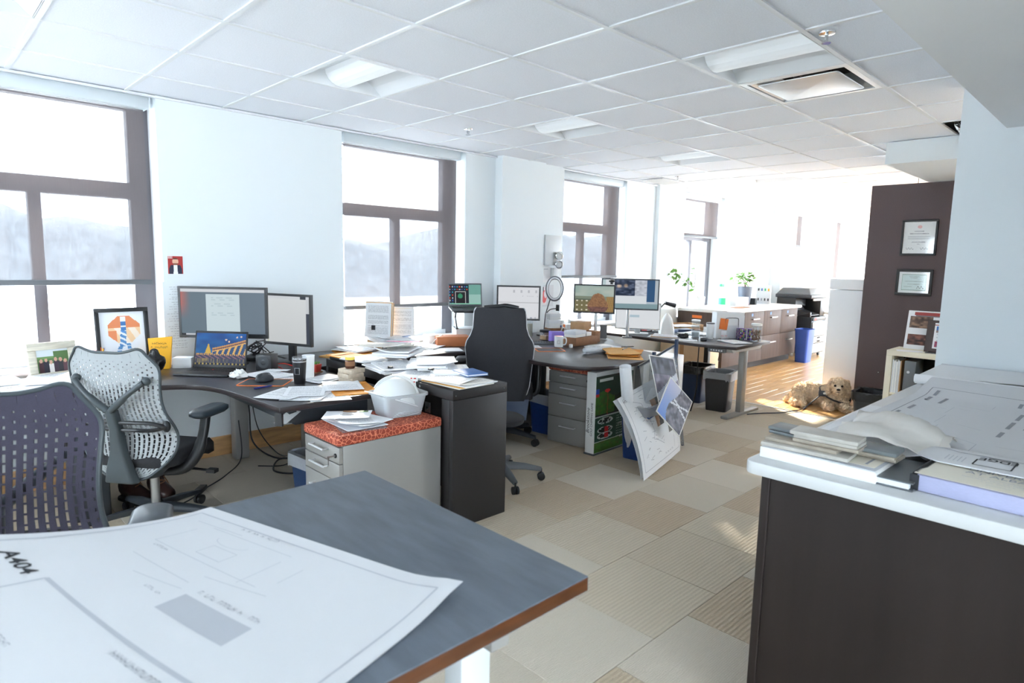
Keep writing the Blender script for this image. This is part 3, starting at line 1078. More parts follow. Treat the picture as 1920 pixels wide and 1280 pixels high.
# right-hand counter
t = thing('island_counter', 'white-topped dark counter at the right covered with plans', 'counter')
MB().prism(rrect(2.532, 2.84, .03, 4, 3.096, -.58), .86, .90).build('countertop', 'counter_white', t, bevel=.005)
MB().box(1.90, -1.95, 0, 4.35, .79, .858).build('carcass', 'espresso', t)
MB().box(1.875, -1.95, 0, 1.90, .80, .858).build('end_panel', 'espresso', t, bevel=.0015)
MB().box(1.872, .772, 0, 1.875, .776, .858).build('seam', 'desk_edge', t)
for k in range(4):
    d = MB().box(1.93+k*.61, .79, .09, 2.53+k*.61, .808, .85).build('door', 'espresso', t, bevel=.002)
    MB().box(2.45+k*.61, .808, .55, 2.465+k*.61, .83, .72).build('handle', 'steel', d)

# front table with the drawing
t = thing('plan_table', 'tall dark table with brown edge in the foreground', 'table')
slab('tabletop', [(-1.1, .70), (.90, .70), (.90, 1.503), (-1.1, 1.503)], .87, .90, 'table_top', 'table_edge', t, .002)
for y in (.78, 1.4):
    MB().box(.655, y-.0, 0.0, .725, y+.05, .835).build('leg', 'pale_plastic', t, bevel=.006)
    MB().box(-1.0, y-.0, 0.0, -.92, y+.05, .835).build('leg', 'pale_plastic', t, bevel=.006)
MB().box(.67, .72, .835, .71, 1.48, .869).build('crossbar', 'silver_paint', t)
MB().box(-.98, .72, .835, -.94, 1.48, .869).build('crossbar', 'silver_paint', t)
MB().box(-.94, 1.1, .835, .67, 1.14, .869).build('crossbar', 'silver_paint', t)

# drawer pedestals
def pedestal(lab, loc, rz, w, d, h, rows, key):
    """front faces local -x; w along y, d along x"""
    t = thing('drawer_pedestal', lab, 'pedestal', loc, rz, 'silver drawer pedestals with red cushions')
    MB().box(.022, -w/2, .055, d, w/2, h-.05).build('case', 'silver_paint', t, bevel=.003)
    MB().prism(rrect(d+.012, w+.012, .015, 3, d/2, 0), h-.05, h).build('seat_cushion', 'cushion_red', t, bevel=.012, seg=3)
    z = h-.055
    for i, dh in enumerate(rows):
        dr = MB().box(0, -w/2+.002, z-dh+.003, .021, w/2-.002, z-.002).build('drawer', 'silver_paint', t, bevel=.002)
        zz = z-min(dh*.32, .07)
        m = MB().tube([(-.03, -.075, zz), (-.03, .075, zz)], .005, 8)
        m.tube([(-.03, -.07, zz), (0, -.07, zz)], .004, 6).tube([(-.03, .07, zz), (0, .07, zz)], .004, 6)
        m.build('handle', 'bright_handle', dr, smooth=40)
        if i == 0:
            MB().lathe([(.011, 0), (.011, .004)], 14).build('lock', 'black_plastic', dr, (0, -w/2+.035, z-.045), (0, -PI/2, 0))
            if key:
                k = MB().tube([(-.004, -w/2+.035, z-.045), (-.04, -w/2+.035, z-.045)], .004, 6)
                k.box(-.045, -w/2+.034, z-.058, -.034, -w/2+.036, z-.04)
                k.box(-.041, -w/2+.034, z-.085, -.037, -w/2+.036, z-.058)
                k.build('keys', 'steel', dr)
        z -= dh
    for sx in (.06, d-.06):
        for sy in (-w/2+.05, w/2-.05):
            m = MB().lathe([(.025, -.011), (.025, .011)], 14)
            o = m.build('caster', 'grey_plastic', t, (sx, sy, .0255), (PI/2, 0, 0))
            MB().box(-.012, .0, -.014, .012, .03, .014).build('fork', 'steel', o)
    return t
pedestal('silver drawer pedestal with keys and red cushion before the black cabinet', (1.468, 2.868, 0), 0, .36, .62, .63, (.085, .09, .185, .20), True)
pedestal('silver drawer pedestal with red cushion under the curved desk', (3.845, 3.262, 0), .10, .42, .56, .66, (.095, .10, .185, .22), False)

# small office machines: copier
t = thing('copier', 'big dark grey office copier with silver paper drawers', 'copier', (10.745, 3.93, 0))
MB().box(0, 0.02, .06, .62, .62, .68).build('body', 'black_plastic', t, bevel=.008)
MB().box(.02, 0.0, .36, .60, .02, .60).build('paper_drawer', 'silver_paint', t, bevel=.004)
MB().box(.02, 0.0, .245, .60, .02, .35).build('paper_drawer', 'silver_paint', t, bevel=.004)
MB().box(.02, 0.0, .08, .60, .02, .235).build('paper_drawer', 'silver_paint', t, bevel=.004)
for z in (.27, .33):
    MB().box(.24, -.004, z-.01, .36, .0, z+.012).build('pull', 'dark_void', t)
MB().box(.02, .0, .62, .60, .02, .675).build('panel', 'dark_plastic', t, bevel=.003)
MB().box(.08, -.002, .63, .14, 0, .67).build('badge', 'ink_red', t)
MB().box(-.004, .2, .42, 0, .40, .46).build('grip', 'dark_void', t)
m = MB().box(0.0, .30, .68, .62, .62, .985).box(.42, .05, .68, .62, .30, .985).box(.0, .05, .68, .05, .30, .76)
m.build('engine', 'black_plastic', t, bevel=.006)
MB().hexa([(.05, .06, .70), (.42, .06, .70), (.42, .30, .74), (.05, .30, .74)], [(.05, .06, .715), (.42, .06, .715), (.42, .30, .78), (.05, .30, .78)]).build('output_tray', 'dark_plastic', t)
MB().box(.04, .02, .95, .60, .04, .985).build('display_strip', 'white_card', t, bevel=.003)
MB().box(-.03, .04, .985, .66, .64, 1.045).build('scanner', 'dark_plastic', t, bevel=.012)
MB().hexa([(-.02, .06, 1.046), (.64, .06, 1.046), (.64, .63, 1.046), (-.02, .63, 1.046)], [(.06, .12, 1.15), (.56, .12, 1.15), (.56, .56, 1.15), (.06, .56, 1.15)]).build('document_feeder', 'grey_plastic', t, bevel=.012)
MB().hexa([(.63, .10, .99), (.86, .10, .93), (.86, .45, .93), (.63, .45, .99)], [(.63, .10, 1.01), (.86, .10, .95), (.86, .45, .95), (.63, .45, 1.01)]).build('side_tray', 'pale_plastic', t)
for x in (.06, .56):
    for y in (.08, .56):
        o = MB().lathe([(.03, -.012), (.03, .012)], 12).build('caster', 'dark_plastic', t, (x, y, .0305), (PI/2, 0, 0))
t = thing('printer_table', 'slim white side table behind the copier', 'table', (11.75, 4.2, 0))
MB().box(-.3, -.3, .70, .3, .3, .74).build('tabletop', 'white_plastic', t, bevel=.004)
for sx in (-.27, .27):
    for sy in (-.27, .27):
        MB().box(sx-.02, sy-.02, 0, sx+.02, sy+.02, .699).build('leg', 'silver_paint', t)

# bins
def bin_(lab, loc, rz, w, d, h, m, liner=None, taper=.8, rim=True):
    t = thing('waste_bin', lab, 'bin', loc, rz)
    r0, r1 = rrect(w*taper, d*taper, .03), rrect(w, d, .04)
    r2, r3 = rrect(w-.012, d-.012, .036), rrect(w*taper-.012, d*taper-.012, .026)
    b = MB().ring([r0, r1, r2, r3], [0, h, h, .012])
    b.build('shell', m, t, smooth=50)
    if rim:
        MB().ring([rrect(w+.016, d+.016, .045), rrect(w+.016, d+.016, .045), rrect(w-.004, d-.004, .038), rrect(w-.004, d-.004, .038)], [h-.02, h, h, h-.02], cap=False).build('rim', m, t, smooth=50)
    if liner:
        rr = random.Random(int(w*1e4))
        def crumple(poly, a, z, b):
            return [(x*(1+rr.uniform(-a, a)), y*(1+rr.uniform(-a, a)), z+rr.uniform(-b, b)) for x, y in poly]
        o = MB()
        P = rrect(w+.028, d+.028, .05, 6)
        Q = rrect(w-.03, d-.03, .04, 6)
        o.ring([crumple(P, .004, h-.07, .012), crumple(P, .006, h-.02, .004), crumple(P, .0, h+.008, .005), crumple(Q, .01, h+.006, .004), crumple(Q, .05, h-.08, .01), crumple([(x*.7, y*.7) for x, y in Q], .1, h-.16, .03)], [0]*6, cap=False)
        o.build('liner', liner, t, smooth=80)
    return t
bin_('navy waste bin with black liner beside the clear-lined bin', (6.27, 3.50, 0), .1, .34, .30, .395, 'navy_bin', 'bag_black', rim=False)
bin_('charcoal waste bin with clear liner beside the grey desk leg', (6.07, 3.10, 0), .2, .30, .26, .40, 'charcoal_bin', 'bag_clear')
bin_('tall bright blue recycling bin beside the copier', (10.26, 3.86, 0), 0, .30, .22, .53, 'bright_blue_bin', None, .78)
bin_('black lined bin at the foot of the dark partition', (6.75, 1.87, 0), .1, .34, .26, .30, 'charcoal_bin', 'bag_black')
bin_('blue recycling bin left of the second drawer pedestal', (4.04, 3.66, 0), .1, .24, .30, .34, 'blue_bin', 'bag_clear')
bin_('blue bin behind the leaning plan sheets', (4.05, 2.70, 0), .15, .28, .24, .42, 'blue_bin', 'bag_clear')
bin_('black bag-lined bin behind the gaming chair', (4.02, 3.98, 0), .1, .26, .26, .36, 'charcoal_bin', 'bag_black')
bin_('dark bin half hidden behind the front drawer pedestal', (1.70, 3.32, 0), .1, .28, .26, .36, 'navy_bin', 'bag_clear')

# ------------------------------------------------------------------ chairs
HW = [(-.125, .05), (-.10, .13), (-.04, .21), (.02, .262), (.1, .285), (.16, .278), (.24, .25), (.32, .24), (.42, .25), (.48, .255), (.54, .235), (.575, .19)]
def halfw(v):
    if v <= HW[0][0]:
        return HW[0][1]
    for (a, x), (b, y) in zip(HW, HW[1:]):
        if v <= b:
            return lerp(x, y, (v-a)/(b-a))
    return HW[-1][1]

TILT = [.12]
def back_pt(x, v, off=0):
    """point of the curved chair back: x across, v up (from seat height)"""
    y = -.22-TILT[0]*v+.55*x*x+.10*math.exp(-((v-.12)/.12)**2)*.25+off
    return (x, y, .45+v)

def star_base(t, R=.32, mcol='dark_plastic', a0=.3, wheel=.028):
    for k in range(5):
        a = a0+2*PI*k/5
        c, s = math.cos(a), math.sin(a)
        m = MB().tube([(.03*c, .03*s, .105), (.18*c, .18*s, .095), (R*c, R*s, .075)], [.034, .026, .018], 8, flat=.7)
        leg = m.build('leg', mcol, t, smooth=50)
        m = MB()
        for q in (-.013, .013):
            m.M = Matrix.Translation((R*c-s*q, R*s+c*q, wheel)) @ Matrix.Rotation(a, 4, 'Z') @ Matrix.Rotation(PI/2, 4, 'X')
            m.lathe([(wheel*.6, -.009), (wheel, -.007), (wheel, .007), (wheel*.6, .009)], 14)
        m.M = None
        m.tube([(R*c, R*s, .03), (R*c, R*s, .08)], .007, 6)
        cs = m.build('caster', 'black_plastic', leg, smooth=40)
        cs['kind'] = 'stuff'
    MB().lathe([(.05, .06), (.05, .12), (.03, .125)], 16).build('hub', mcol, t, smooth=40)

def mesh_chair(name, lab, loc, rz, mesh_m, dz, a0, ax=0, ay=0, hk=(.44, .84), NC=22):
    t = thing(name, lab, 'chair', loc, rz, 'mesh-backed swivel chairs')
    star_base(t, a0=a0)
    MB().tube([(0, 0, .12), (0, 0, .30+dz)], .024, 14).tube([(0, 0, .28), (0, 0, .40+dz)], .014, 12).build('gas_column', 'steel', t, smooth=40)
    # seat
    seat = MB()
    rings = []
    for (k, z) in ((.9, .385), (1.0, .40), (1.0, .435), (.95, .455), (.7, .462)):
        rings.append([(x*k, y*k+.02, z+dz+(.02 if y > .15 else 0)*-1+.25*(x*k)**2*(z > .43)) for x, y in rrect(.50, .46, .12, 6)])
    seat.ring(rings, [0]*5)
    seat.build('seat', 'black_fabric', t, smooth=60)
    m = MB().ring([[(x, y+.0, z) for x, y in rrect(w, d, .05)] for w, d, z in ((.16, .22, .30+dz), (.26, .36, .335+dz), (.36, .4, .384+dz))], [0]*3)
    m.build('tilt_mechanism', 'dark_plastic', t, smooth=50)
    MB().tube([(.12, .03, .33+dz), (.30, .05, .315+dz)], .008, 6).box(.29, .03, .305+dz, .34, .07, .325+dz).build('tilt_lever', 'black_plastic', t, smooth=40)
    Z = lambda p: (p[0], p[1], p[2]+dz)
    # perforated back
    bk = MB()
    for c in range(NC):
        s0, s1 = -1+2*c/NC, -1+2*(c+1)/NC
        rows = 27
        edges = [-.118]
        hh = .69/rows
        v = -.118+(hh*.5 if c % 2 else hh)
        while v < .56:
            edges.append(v)
            v += hh
        def top(s):
            return .553+.022*math.exp(-((abs(s)-.70)/.22)**2)-.085*(max(0, abs(s)-.76)/.24)**2
        edges.append(None)
        for i in range(len(edges)-1):
            vb = edges[i]
            vt = edges[i+1]
            if vt is not None and vt > min(top(s0), top(s1))-.004:
                vt = None
            def P(s, v_, u=None):
                if v_ is None:
                    v_ = top(s)
                return Z(back_pt(s*halfw(min(v_, .545)), v_))
            A, B_, C_, D = P(s0, vb), P(s1, vb), P(s1, vt), P(s0, vt)
            vm = (vb+(vt if vt is not None else .55))/2
            sm = (s0+s1)/2
            g = 0 if vt is None else 1
            border = min(1, max(0, (.97-abs(sm))/.12)) * min(1, max(0, (.53-vm)/.10)) * min(1, max(0, (vm+.10)/.05))
            hx = hk[0]*(.5+.5*border)*g
            hz = hk[1]*(.35+.65*border)*(0.5 if vm > .40 else 1)*g
            if border < .12 or not g:
                bk.quad(A, B_, C_, D)
            else:
                f = lambda q, r: tuple(Vector(A)*(1-q)*(1-r)+Vector(B_)*q*(1-r)+Vector(C_)*q*r+Vector(D)*(1-q)*r)
                a, b, c2, d = f(.5-hx/2, .5-hz/2), f(.5+hx/2, .5-hz/2), f(.5+hx/2, .5+hz/2), f(.5-hx/2, .5+hz/2)
                k = len(bk.v)
                bk.add([A, B_, C_, D, a, b, c2, d], [(0, 1, 5, 4), (1, 2, 6, 5), (2, 3, 7, 6), (3, 0, 4, 7)])
            if vt is None:
                break
    o = bk.build('backrest', mesh_m, t)
    sm_ = o.modifiers.new('thickness', 'SOLIDIFY')
    sm_.thickness = .004
    # rim
    def topv(s):
        return .553+.022*math.exp(-((abs(s)-.70)/.22)**2)-.085*(max(0, abs(s)-.76)/.24)**2
    side = [(halfw(v), v) for v in (-.118, -.10, -.06, -.02, .03, .08, .13, .18, .24, .3, .36, .42, .455)]
    topp = [(s*halfw(min(topv(s), .545)), topv(s)) for s in (.98, .94, .88, .80, .68, .5, .3, .1)]
    half = side+topp
    loop = half+[(-x, v) for x, v in half[::-1]]
    MB().tube(spline([Z(back_pt(x, v)) for x, v in loop], 3, closed=True), .007, 8, closed=True).build('back_frame', 'frame_grey', t, smooth=60)
    # spine with Y arms and lumbar band
    m = MB()
    m.ring([[Z(back_pt(x, v, o_)) for x, o_ in ((-w, -.012), (w, -.012), (w*.8, -.055), (-w*.8, -.055))] for w, v in ((.10, -.13), (.08, -.06), (.045, .04), (.034, .16), (.032, .27))], [0]*5)
    m.build('spine', 'frame_grey', t, bevel=.012, seg=3)
    for s in (-1, 1):
        m = MB().tube(spline([Z(back_pt(s*.01, .26, -.04)), Z(back_pt(s*.07, .31, -.045)), Z(back_pt(s*.13, .36, -.045)), Z(back_pt(s*.19, .41, -.03))], 5), [.018]*8+[.014]*8, 8)
        a = m.build('spine_arm', 'frame_grey', t, smooth=60)
        MB().ball(Z(back_pt(s*.195, .415, -.016)), (.024, .018, .022)).build('knob', 'frame_grey', a, smooth=60)
    for zz in (.155, .195):
        MB().tube(spline([Z(back_pt(x, zz-.02*(abs(x) > .2)*(1 if zz < .18 else -1)*-1, -.03)) for x in (-.255, -.18, -.08, 0, .08, .18, .255)], 4), .011, 6).build('lumbar_band', 'black_plastic', t, smooth=60)
    for s in (-1, 1):
        MB().ball(Z(back_pt(s*.25, .175, -.02)), (.022, .016, .03)).build('lumbar_knob', 'black_plastic', t, smooth=60)
    # arms
    for s in (-1, 1):
        m = MB().tube(spline([(s*.13, -.06, .345+dz), (s*.24, -.07, .37+dz), (s*(.305+ax), -.06+ay*.7, .44+dz), (s*(.325+ax), -.03+ay, .54+dz), (s*(.325+ax), .0+ay, .64+dz)], 5), [.036]*6+[.038]*8+[.032]*7, 10, flat=.75)
        m.build('arm', 'black_plastic', t, smooth=60)
        rings = [[(s*(.325+ax)+x*k, y*k+.03+ay, z+dz) for x, y in rrect(.10, .26, .045, 6)] for k, z in ((.8, .637), (1, .65), (1, .668), (.8, .68))]
        MB().ring(rings, [0]*4).build('arm_pad', 'arm_pad', t, smooth=70)
    return t
mesh_chair('mesh_chair', 'silver mesh-backed office chair facing the laptop', (.93, 3.75, 0), math.atan2(.6, .8)-PI/2, 'silver_mesh', 0, .2)
TILT[0] = .2
mesh_chair('mesh_chair', 'dark purple mesh-backed chair in the left foreground', (.025, 1.743, 0), math.radians(250-90), 'purple_mesh', .12, .5, .035, -.22, (.34, .80), 22)
TILT[0] = .12

# gaming chair under a dark cover
t = thing('gaming_chair', 'tall black winged chair seen from behind at the curved desk', 'chair', (3.52, 3.74, 0), math.radians(45-90))
star_base(t, .34, 'dark_plastic', math.radians(-28), .03)
MB().tube([(0, 0, .12), (0, 0, .38)], .026, 14).build('gas_column', 'black_plastic', t, smooth=40)
rings = [[(x*k, y*k+.03, z) for x, y in rrect(.54, .52, .1, 5)] for k, z in ((.85, .37), (1, .39), (1, .46), (.92, .49))]
MB().ring(rings, [0]*4).build('seat', 'cover_fabric', t, smooth=60)
GO = [(.20, -.06), (.235, .05), (.25, .18), (.262, .30), (.268, .37), (.255, .42), (.225, .47), (.205, .53), (.20, .60), (.195, .66), (.18, .685)]
def gy(v, x, o):
    return -.22-.16*v+.9*max(0, abs(x)-.12)**1.5+o
front, backp = [], []
rings = []
for (w, v) in GO:
    xs_ = [w*k for k in (-1, -.8, -.5, -.2, .2, .5, .8, 1)]
    rr = [(x, gy(v, x, -.045), .45+v) for x in xs_]+[(x, gy(v, x, .045), .45+v) for x in xs_[::-1]]
    rings.append(rr)
MB().ring(rings, [0]*len(rings)).build('backrest', 'cover_fabric', t, smooth=70)
for s in (-1, 1):
    pts = spline([(s*w, gy(v, w, -.02), .45+v) for w, v in GO], 3)
    MB().tube(pts, .007, 6).build('piping', 'pale_plastic', t, smooth=50)
MB().tube(spline([(-.12, gy(.69, .12, 0), 1.137), (0, gy(.69, 0, -.01), 1.15), (.05, gy(.69, 0, -.01), 1.155), (.14, gy(.69, .14, 0), 1.137)], 4), .016, 8).build('head_roll', 'black_plastic', t, smooth=50)
for s in (-1, 1):
    MB().tube(spline([(s*.2, 0, .39), (s*.30, -.02, .42), (s*.315, 0, .55), (s*.315, .02, .66)], 4), .024, 8).build('arm', 'black_plastic', t, smooth=50)
    rings = [[(s*.315+x*k, y*k+.02, z) for x, y in rrect(.11, .27, .05, 6)] for k, z in ((.75, .655), (1, .67), (1, .69), (.75, .705))]
    MB().ring(rings, [0]*4).build('arm_pad', 'black_plastic', t, smooth=70)
m = MB()
m.ring([[(x, y, z) for x, y, z in ((-.24, gy(-.06, .24, -.05), .40), (.24, gy(-.06, .24, -.05), .40), (.24, gy(-.06, .24, .0), .40), (-.24, gy(-.06, .24, .0), .40))],
        [(-.2, -.24, .27), (.22, -.26, .24), (.22, -.2, .24), (-.2, -.2, .27)]], [0, 0])
m.build('cover_hem', 'navy_bin', t)

# low rolling stool hidden behind the black cabinet, one castered foot showing
t = thing('rolling_stool', 'low rolling stool whose caster peeks out behind the black cabinet', 'stool', (2.86, 3.03, 0))
star_base(t, .29, 'grey_plastic', math.radians(-112), .026)
MB().tube([(0, 0, .12), (0, 0, .40)], .02, 12).build('gas_column', 'steel', t, smooth=40)
MB().lathe([(.12, .40), (.16, .41), (.165, .44), (.14, .455)], 24).build('seat', 'black_fabric', t, smooth=50)
# ------------------------------------------------------------------ paper helpers
def page(m, w, h, lift, z0=0, nx=6, ny=7, th=.0008):
    """curled sheet into builder m; lift(u, v) -> height"""
    m.uv = m.uv or []
    k = len(m.v)
    top, bot = [], []
    for j in range(ny+1):
        for i in range(nx+1):
            u, v = i/nx, j/ny
            z = z0+max(0, lift(u, v))
            top.append((w*(u-.5), h*(v-.5), z+th))
            bot.append((w*(u-.5), h*(v-.5), z))
            m.uv.append((u, v))
    for j in range(ny+1):
        for i in range(nx+1):
            m.uv.append((0, 0))
    N = (nx+1)*(ny+1)
    fs = []
    for j in range(ny):
        for i in range(nx):
            a = j*(nx+1)+i
            fs.append((a, a+1, a+nx+2, a+nx+1))
            fs.append((N+a, N+a+nx+1, N+a+nx+2, N+a+1))
    ed = [i for i in range(nx+1)]+[j*(nx+1)+nx for j in range(1, ny+1)]+[ny*(nx+1)+i for i in range(nx-1, -1, -1)]+[j*(nx+1) for j in range(ny-1, 0, -1)]
    for a, b in zip(ed, ed[1:]+ed[:1]):
        fs.append((a, N+a, N+b, b))
    m.add(top+bot, fs)

def rlift(r, amp):
    ph, kx, ky = r.uniform(0, 6), r.uniform(1.5, 4), r.uniform(1, 3)
    cx, cy = r.choice((0, 1)), r.choice((0, 1))
    def f(u, v):
        c = max(0, 1-abs(u-cx)*1.6)*max(0, 1-abs(v-cy)*1.6)
        return amp*(.25+.25*math.sin(ph+kx*u+ky*v))+amp*1.6*c*c
    return f

def sheet(label, x, y, z, rz, w=.216, h=.279, m='typed_page', amp=.003, group=None, name='paper_sheet', cat='paper', th=.0008, seed=None):
    r = random.Random(seed if seed is not None else int((x*131+y*977+z*7919)*100))
    b = MB()
    page(b, w, h, rlift(r, amp), 0, th=th)
    return tag(b.build(name, m, None, (x, y, z), (0, 0, rz), smooth=50), label, cat, group)

def stack(label, x, y, z, rz, n=4, th=.006, w=.216, h=.279, mats=('typed_page', 'paper'), amp=.004, spread=.03, group=None, name='paper_stack', cat='papers', turn=.12):
    """a pile: each bundle is a part"""
    r = random.Random(int((x*131+y*977)*100))
    t = thing(name, label, cat, (x, y, z), rz, group)
    for k in range(n):
        b = MB()
        f = rlift(r, amp*(.4+.8*k/n)) if k == n-1 else (lambda u, v: 0)
        page(b, w*r.uniform(.94, 1.02), h*r.uniform(.94, 1.02), f, 0, th=th*.92)
        mm = mats[0] if k == n-1 else r.choice(mats)
        b.build('paper_bundle', mm, t, (r.uniform(-spread, spread), r.uniform(-spread, spread), k*th), (0, 0, r.uniform(-turn, turn)), smooth=40)
    return t

def envelope(label, x, y, z, rz, w=.24, h=.32, m='manila', th=.004, group=None, amp=.004):
    r = random.Random(int((x*131+y*977)*100))
    t = thing('envelope', label, 'envelope', (x, y, z), rz, group)
    b = MB()
    page(b, w, h, rlift(r, amp), 0, th=th)
    b.build('body', m, t, smooth=40)
    MB().hexa([(-w/2+.004, h/2-.07, th+amp*.9), (w/2-.004, h/2-.07, th+amp*.9), (w/2-.004, h/2-.004, th+amp*.9), (-w/2+.004, h/2-.004, th+amp*.9)],
              [(-w/2+.03, h/2-.065, th+amp+.001), (w/2-.03, h/2-.065, th+amp+.001), (w/2-.004, h/2-.004, th+amp+.001), (-w/2+.004, h/2-.004, th+amp+.001)]).build('flap', m, t)
    return t

def carton(label, x, y, z, rz, w, d, h, m='kraft', tape=None, group=None, name='carton', cat='box', lid=None, bev=.003):
    t = thing(name, label, cat, (x, y, z), rz, group)
    if lid:
        MB().box(-w/2+.003, -d/2+.003, 0, w/2-.003, d/2-.003, h-.012).build('body', m, t, bevel=bev)
        MB().box(-w/2, -d/2, h-.035, w/2, d/2, h).build('lid', lid, t, bevel=bev)
    else:
        MB().box(-w/2, -d/2, 0, w/2, d/2, h).build('body', m, t, bevel=bev)
        MB().box(-w/2+.001, -.001, h-.0005, w/2-.001, .001, h+.0006).build('flap_seam', 'kraft_dark' if m.startswith('k') else 'ink_grey', t)
    if tape:
        MB().box(-w/2-.0006, -.02, h*.5, w/2+.0006, .02, h+.0008).build('tape', tape, t)
    return t

def map_letters(s, size, m, parent, f, name='lettering', align='CENTER', bold=False):
    cu = bpy.data.curves.new(name, 'FONT')
    cu.body = s
    cu.size = size
    cu.align_x = align
    cu.resolution_u = 2
    if bold:
        cu.offset = size*.018
    t = bpy.data.objects.new(name, cu)
    me = bpy.data.meshes.new_from_object(t)
    bpy.data.objects.remove(t)
    bpy.data.curves.remove(cu)
    me.materials.clear()
    me.materials.append(MATS[m])
    for v in me.vertices:
        v.co = f(v.co.x, v.co.y)
    return link(name, me, parent)

# ------------------------------------------------------------------ the drawing on the front table
T0 = Vector((.485, 1.500, 0))
TU, TV = Vector((.278, -.960, 0)).normalized(), Vector((-.960, -.278, 0)).normalized()
LS, LT = .715, 1.07
def dsurf(s, t, o=0.0):
    """s down the right edge, t away from it"""
    k = max(0, 1-s/.62)
    z = .9035+.085*(min(t, .8)/.4)**1.6*k*k+.018*math.exp(-((s-LS)/.07)**2-((t)/.09)**2)+o
    p = T0+TU*s+TV*t
    return Vector((p.x, p.y, z))
m = MB()
NS, NT = 20, 26
vs = [tuple(dsurf(LS*i/NS, LT*j/NT)) for j in range(NT+1) for i in range(NS+1)]
vb = [(x, y, z-.0012) for x, y, z in vs]
N = len(vs)
fs = []
for j in range(NT):
    for i in range(NS):
        a = j*(NS+1)+i
        fs += [(a, a+NS+1, a+NS+2, a+1), (N+a, N+a+1, N+a+NS+2, N+a+NS+1)]
m.add(vs+vb, fs)
dr = tag(m.build('plan_drawing', 'drawing_paper', smooth=60), 'large white architectural drawing lying on the dark foreground table', 'drawing')
def dline(mb, s0, t0, s1, t1, w):
    L = math.hypot(s1-s0, t1-t0)
    n = max(1, int(L/.03))
    px, pt = -(t1-t0)/L*w/2, (s1-s0)/L*w/2
    for k in range(n):
        a, b = k/n, (k+1)/n
        A, B = (lerp(s0, s1, a), lerp(t0, t1, a)), (lerp(s0, s1, b), lerp(t0, t1, b))
        mb.quad(dsurf(A[0]-px, A[1]-pt, .0006), dsurf(B[0]-px, B[1]-pt, .0006), dsurf(B[0]+px, B[1]+pt, .0006), dsurf(A[0]+px, A[1]+pt, .0006))
mb = MB()
for a in ((.02, .035, .685, .035), (.02, .035, .02, .46), (.685, .035, .685, 1.05), (.155, .405, .155, .6)):
    mb = MB()
    dline(mb, *a, .0035)
    mb.build('border', 'ink_soft', dr)
mb = MB()
dline(mb, .155, .405, .70, .405, .008)
mb.build('border', 'ink_soft', dr)
mb = MB()
for a in ((.10, .10, .10, .19), (.10, .19, .40, .19), (.12, .075, .36, .075), (.20, .13, .27, .13), (.27, .13, .27, .17), (.20, .17, .27, .17), (.20, .13, .20, .17),
          (.36, .10, .36, .20), (.30, .22, .44, .20), (.13, .25, .3, .25), (.06, .07, .2, .065), (.42, .10, .42, .16), (.31, .27, .2, .29)):
    dline(mb, *a, .0013)
for k in range(12):
    a0, a1 = PI*k/12, PI*(k+1)/12
    dline(mb, .22+.045*math.cos(a0), .10+.02*math.sin(a0), .22+.045*math.cos(a1), .10+.02*math.sin(a1), .001)
mb.build('plan_lines', 'ink_soft', dr)['kind'] = 'stuff'
mb = MB()
for i in range(8):
    mb.quad(dsurf(.33+.17*i/8, .275, .0006), dsurf(.33+.17*(i+1)/8, .275, .0006), dsurf(.33+.17*(i+1)/8, .33, .0006), dsurf(.33+.17*i/8, .33, .0006))
mb.build('hatched_area', 'ink_soft', dr)
def dtext(s, size, s0, t0, mm='ink_grey', al='CENTER', bold=True):
    map_letters(s, size, mm, dr, lambda x, y: dsurf(s0+x, t0-y, .0009), align=al, bold=bold)
dtext('A404', .036, .095, .43, 'ink', bold=True)
faux(13, 0.014, 'ink_grey', dr, lambda x, y: dsurf(0.23+x, 0.048-y, .0009), 23)
faux(18, 0.014, 'ink_grey', dr, lambda x, y: dsurf(0.42+x, 0.262-y, .0009), 42)
faux(16, 0.015, 'ink_grey', dr, lambda x, y: dsurf(0.47+x, 0.435-y, .0009), 47)
faux(7, 0.01, 'ink_grey', dr, lambda x, y: dsurf(0.14+x, 0.205-y, .0009), 14)
faux(7, 0.01, 'ink_grey', dr, lambda x, y: dsurf(0.28+x, 0.305-y, .0009), 28)
faux(12, 0.012, 'ink_grey', dr, lambda x, y: dsurf(0.25+x, 0.52-y, .0009), 25)

# ------------------------------------------------------------------ right counter
CT = .9005
# big plan set with a title block at its near right corner
P0 = Vector((2.40, .79, 0))
def psurf(a, b, o=0):
    """a along X away, b to the right; the near right part rests on the report"""
    xn = 2.40-.33*min(1, max(0, (b-.06)/.34)) + .06*max(0, b-.45)
    x = xn+a*(3.74-xn)/1.34
    k = min(1, max(0, (2.46-x)/.22))
    k = k*k*(3-2*k)
    z = CT+.004+.052*k*min(1, max(0, (b-.26)/.1))+.018*math.exp(-((a-1.17)/.07)**2)
    if a > 1.17:
        z = CT+.004+.018+.03*min(1, (a-1.17)/.15)
    y = P0.y-.02*a-b
    return Vector((x, y, z+o))
m = MB()
NA, NB = 30, 18
vs = [tuple(psurf(1.34*i/NA, .9*j/NB)) for j in range(NB+1) for i in range(NA+1)]
vb = [(x, y, z-.003) for x, y, z in vs]
N = len(vs)
fs = []
for j in range(NB):
    for i in range(NA):
        a = j*(NA+1)+i
        fs += [(a, a+NA+1, a+NA+2, a+1), (N+a, N+a+1, N+a+NA+2, N+a+NA+1)]
for i in range(NA):
    fs += [(i, i+1, N+i+1, N+i)]
for j in range(NB):
    a, b_ = j*(NA+1), (j+1)*(NA+1)
    fs += [(b_, a, N+a, N+b_)]
m.add(vs+vb, fs)
ps = tag(m.build('plan_set', 'drawing_paper', smooth=50), 'open set of construction plans spread across the white counter', 'drawing')
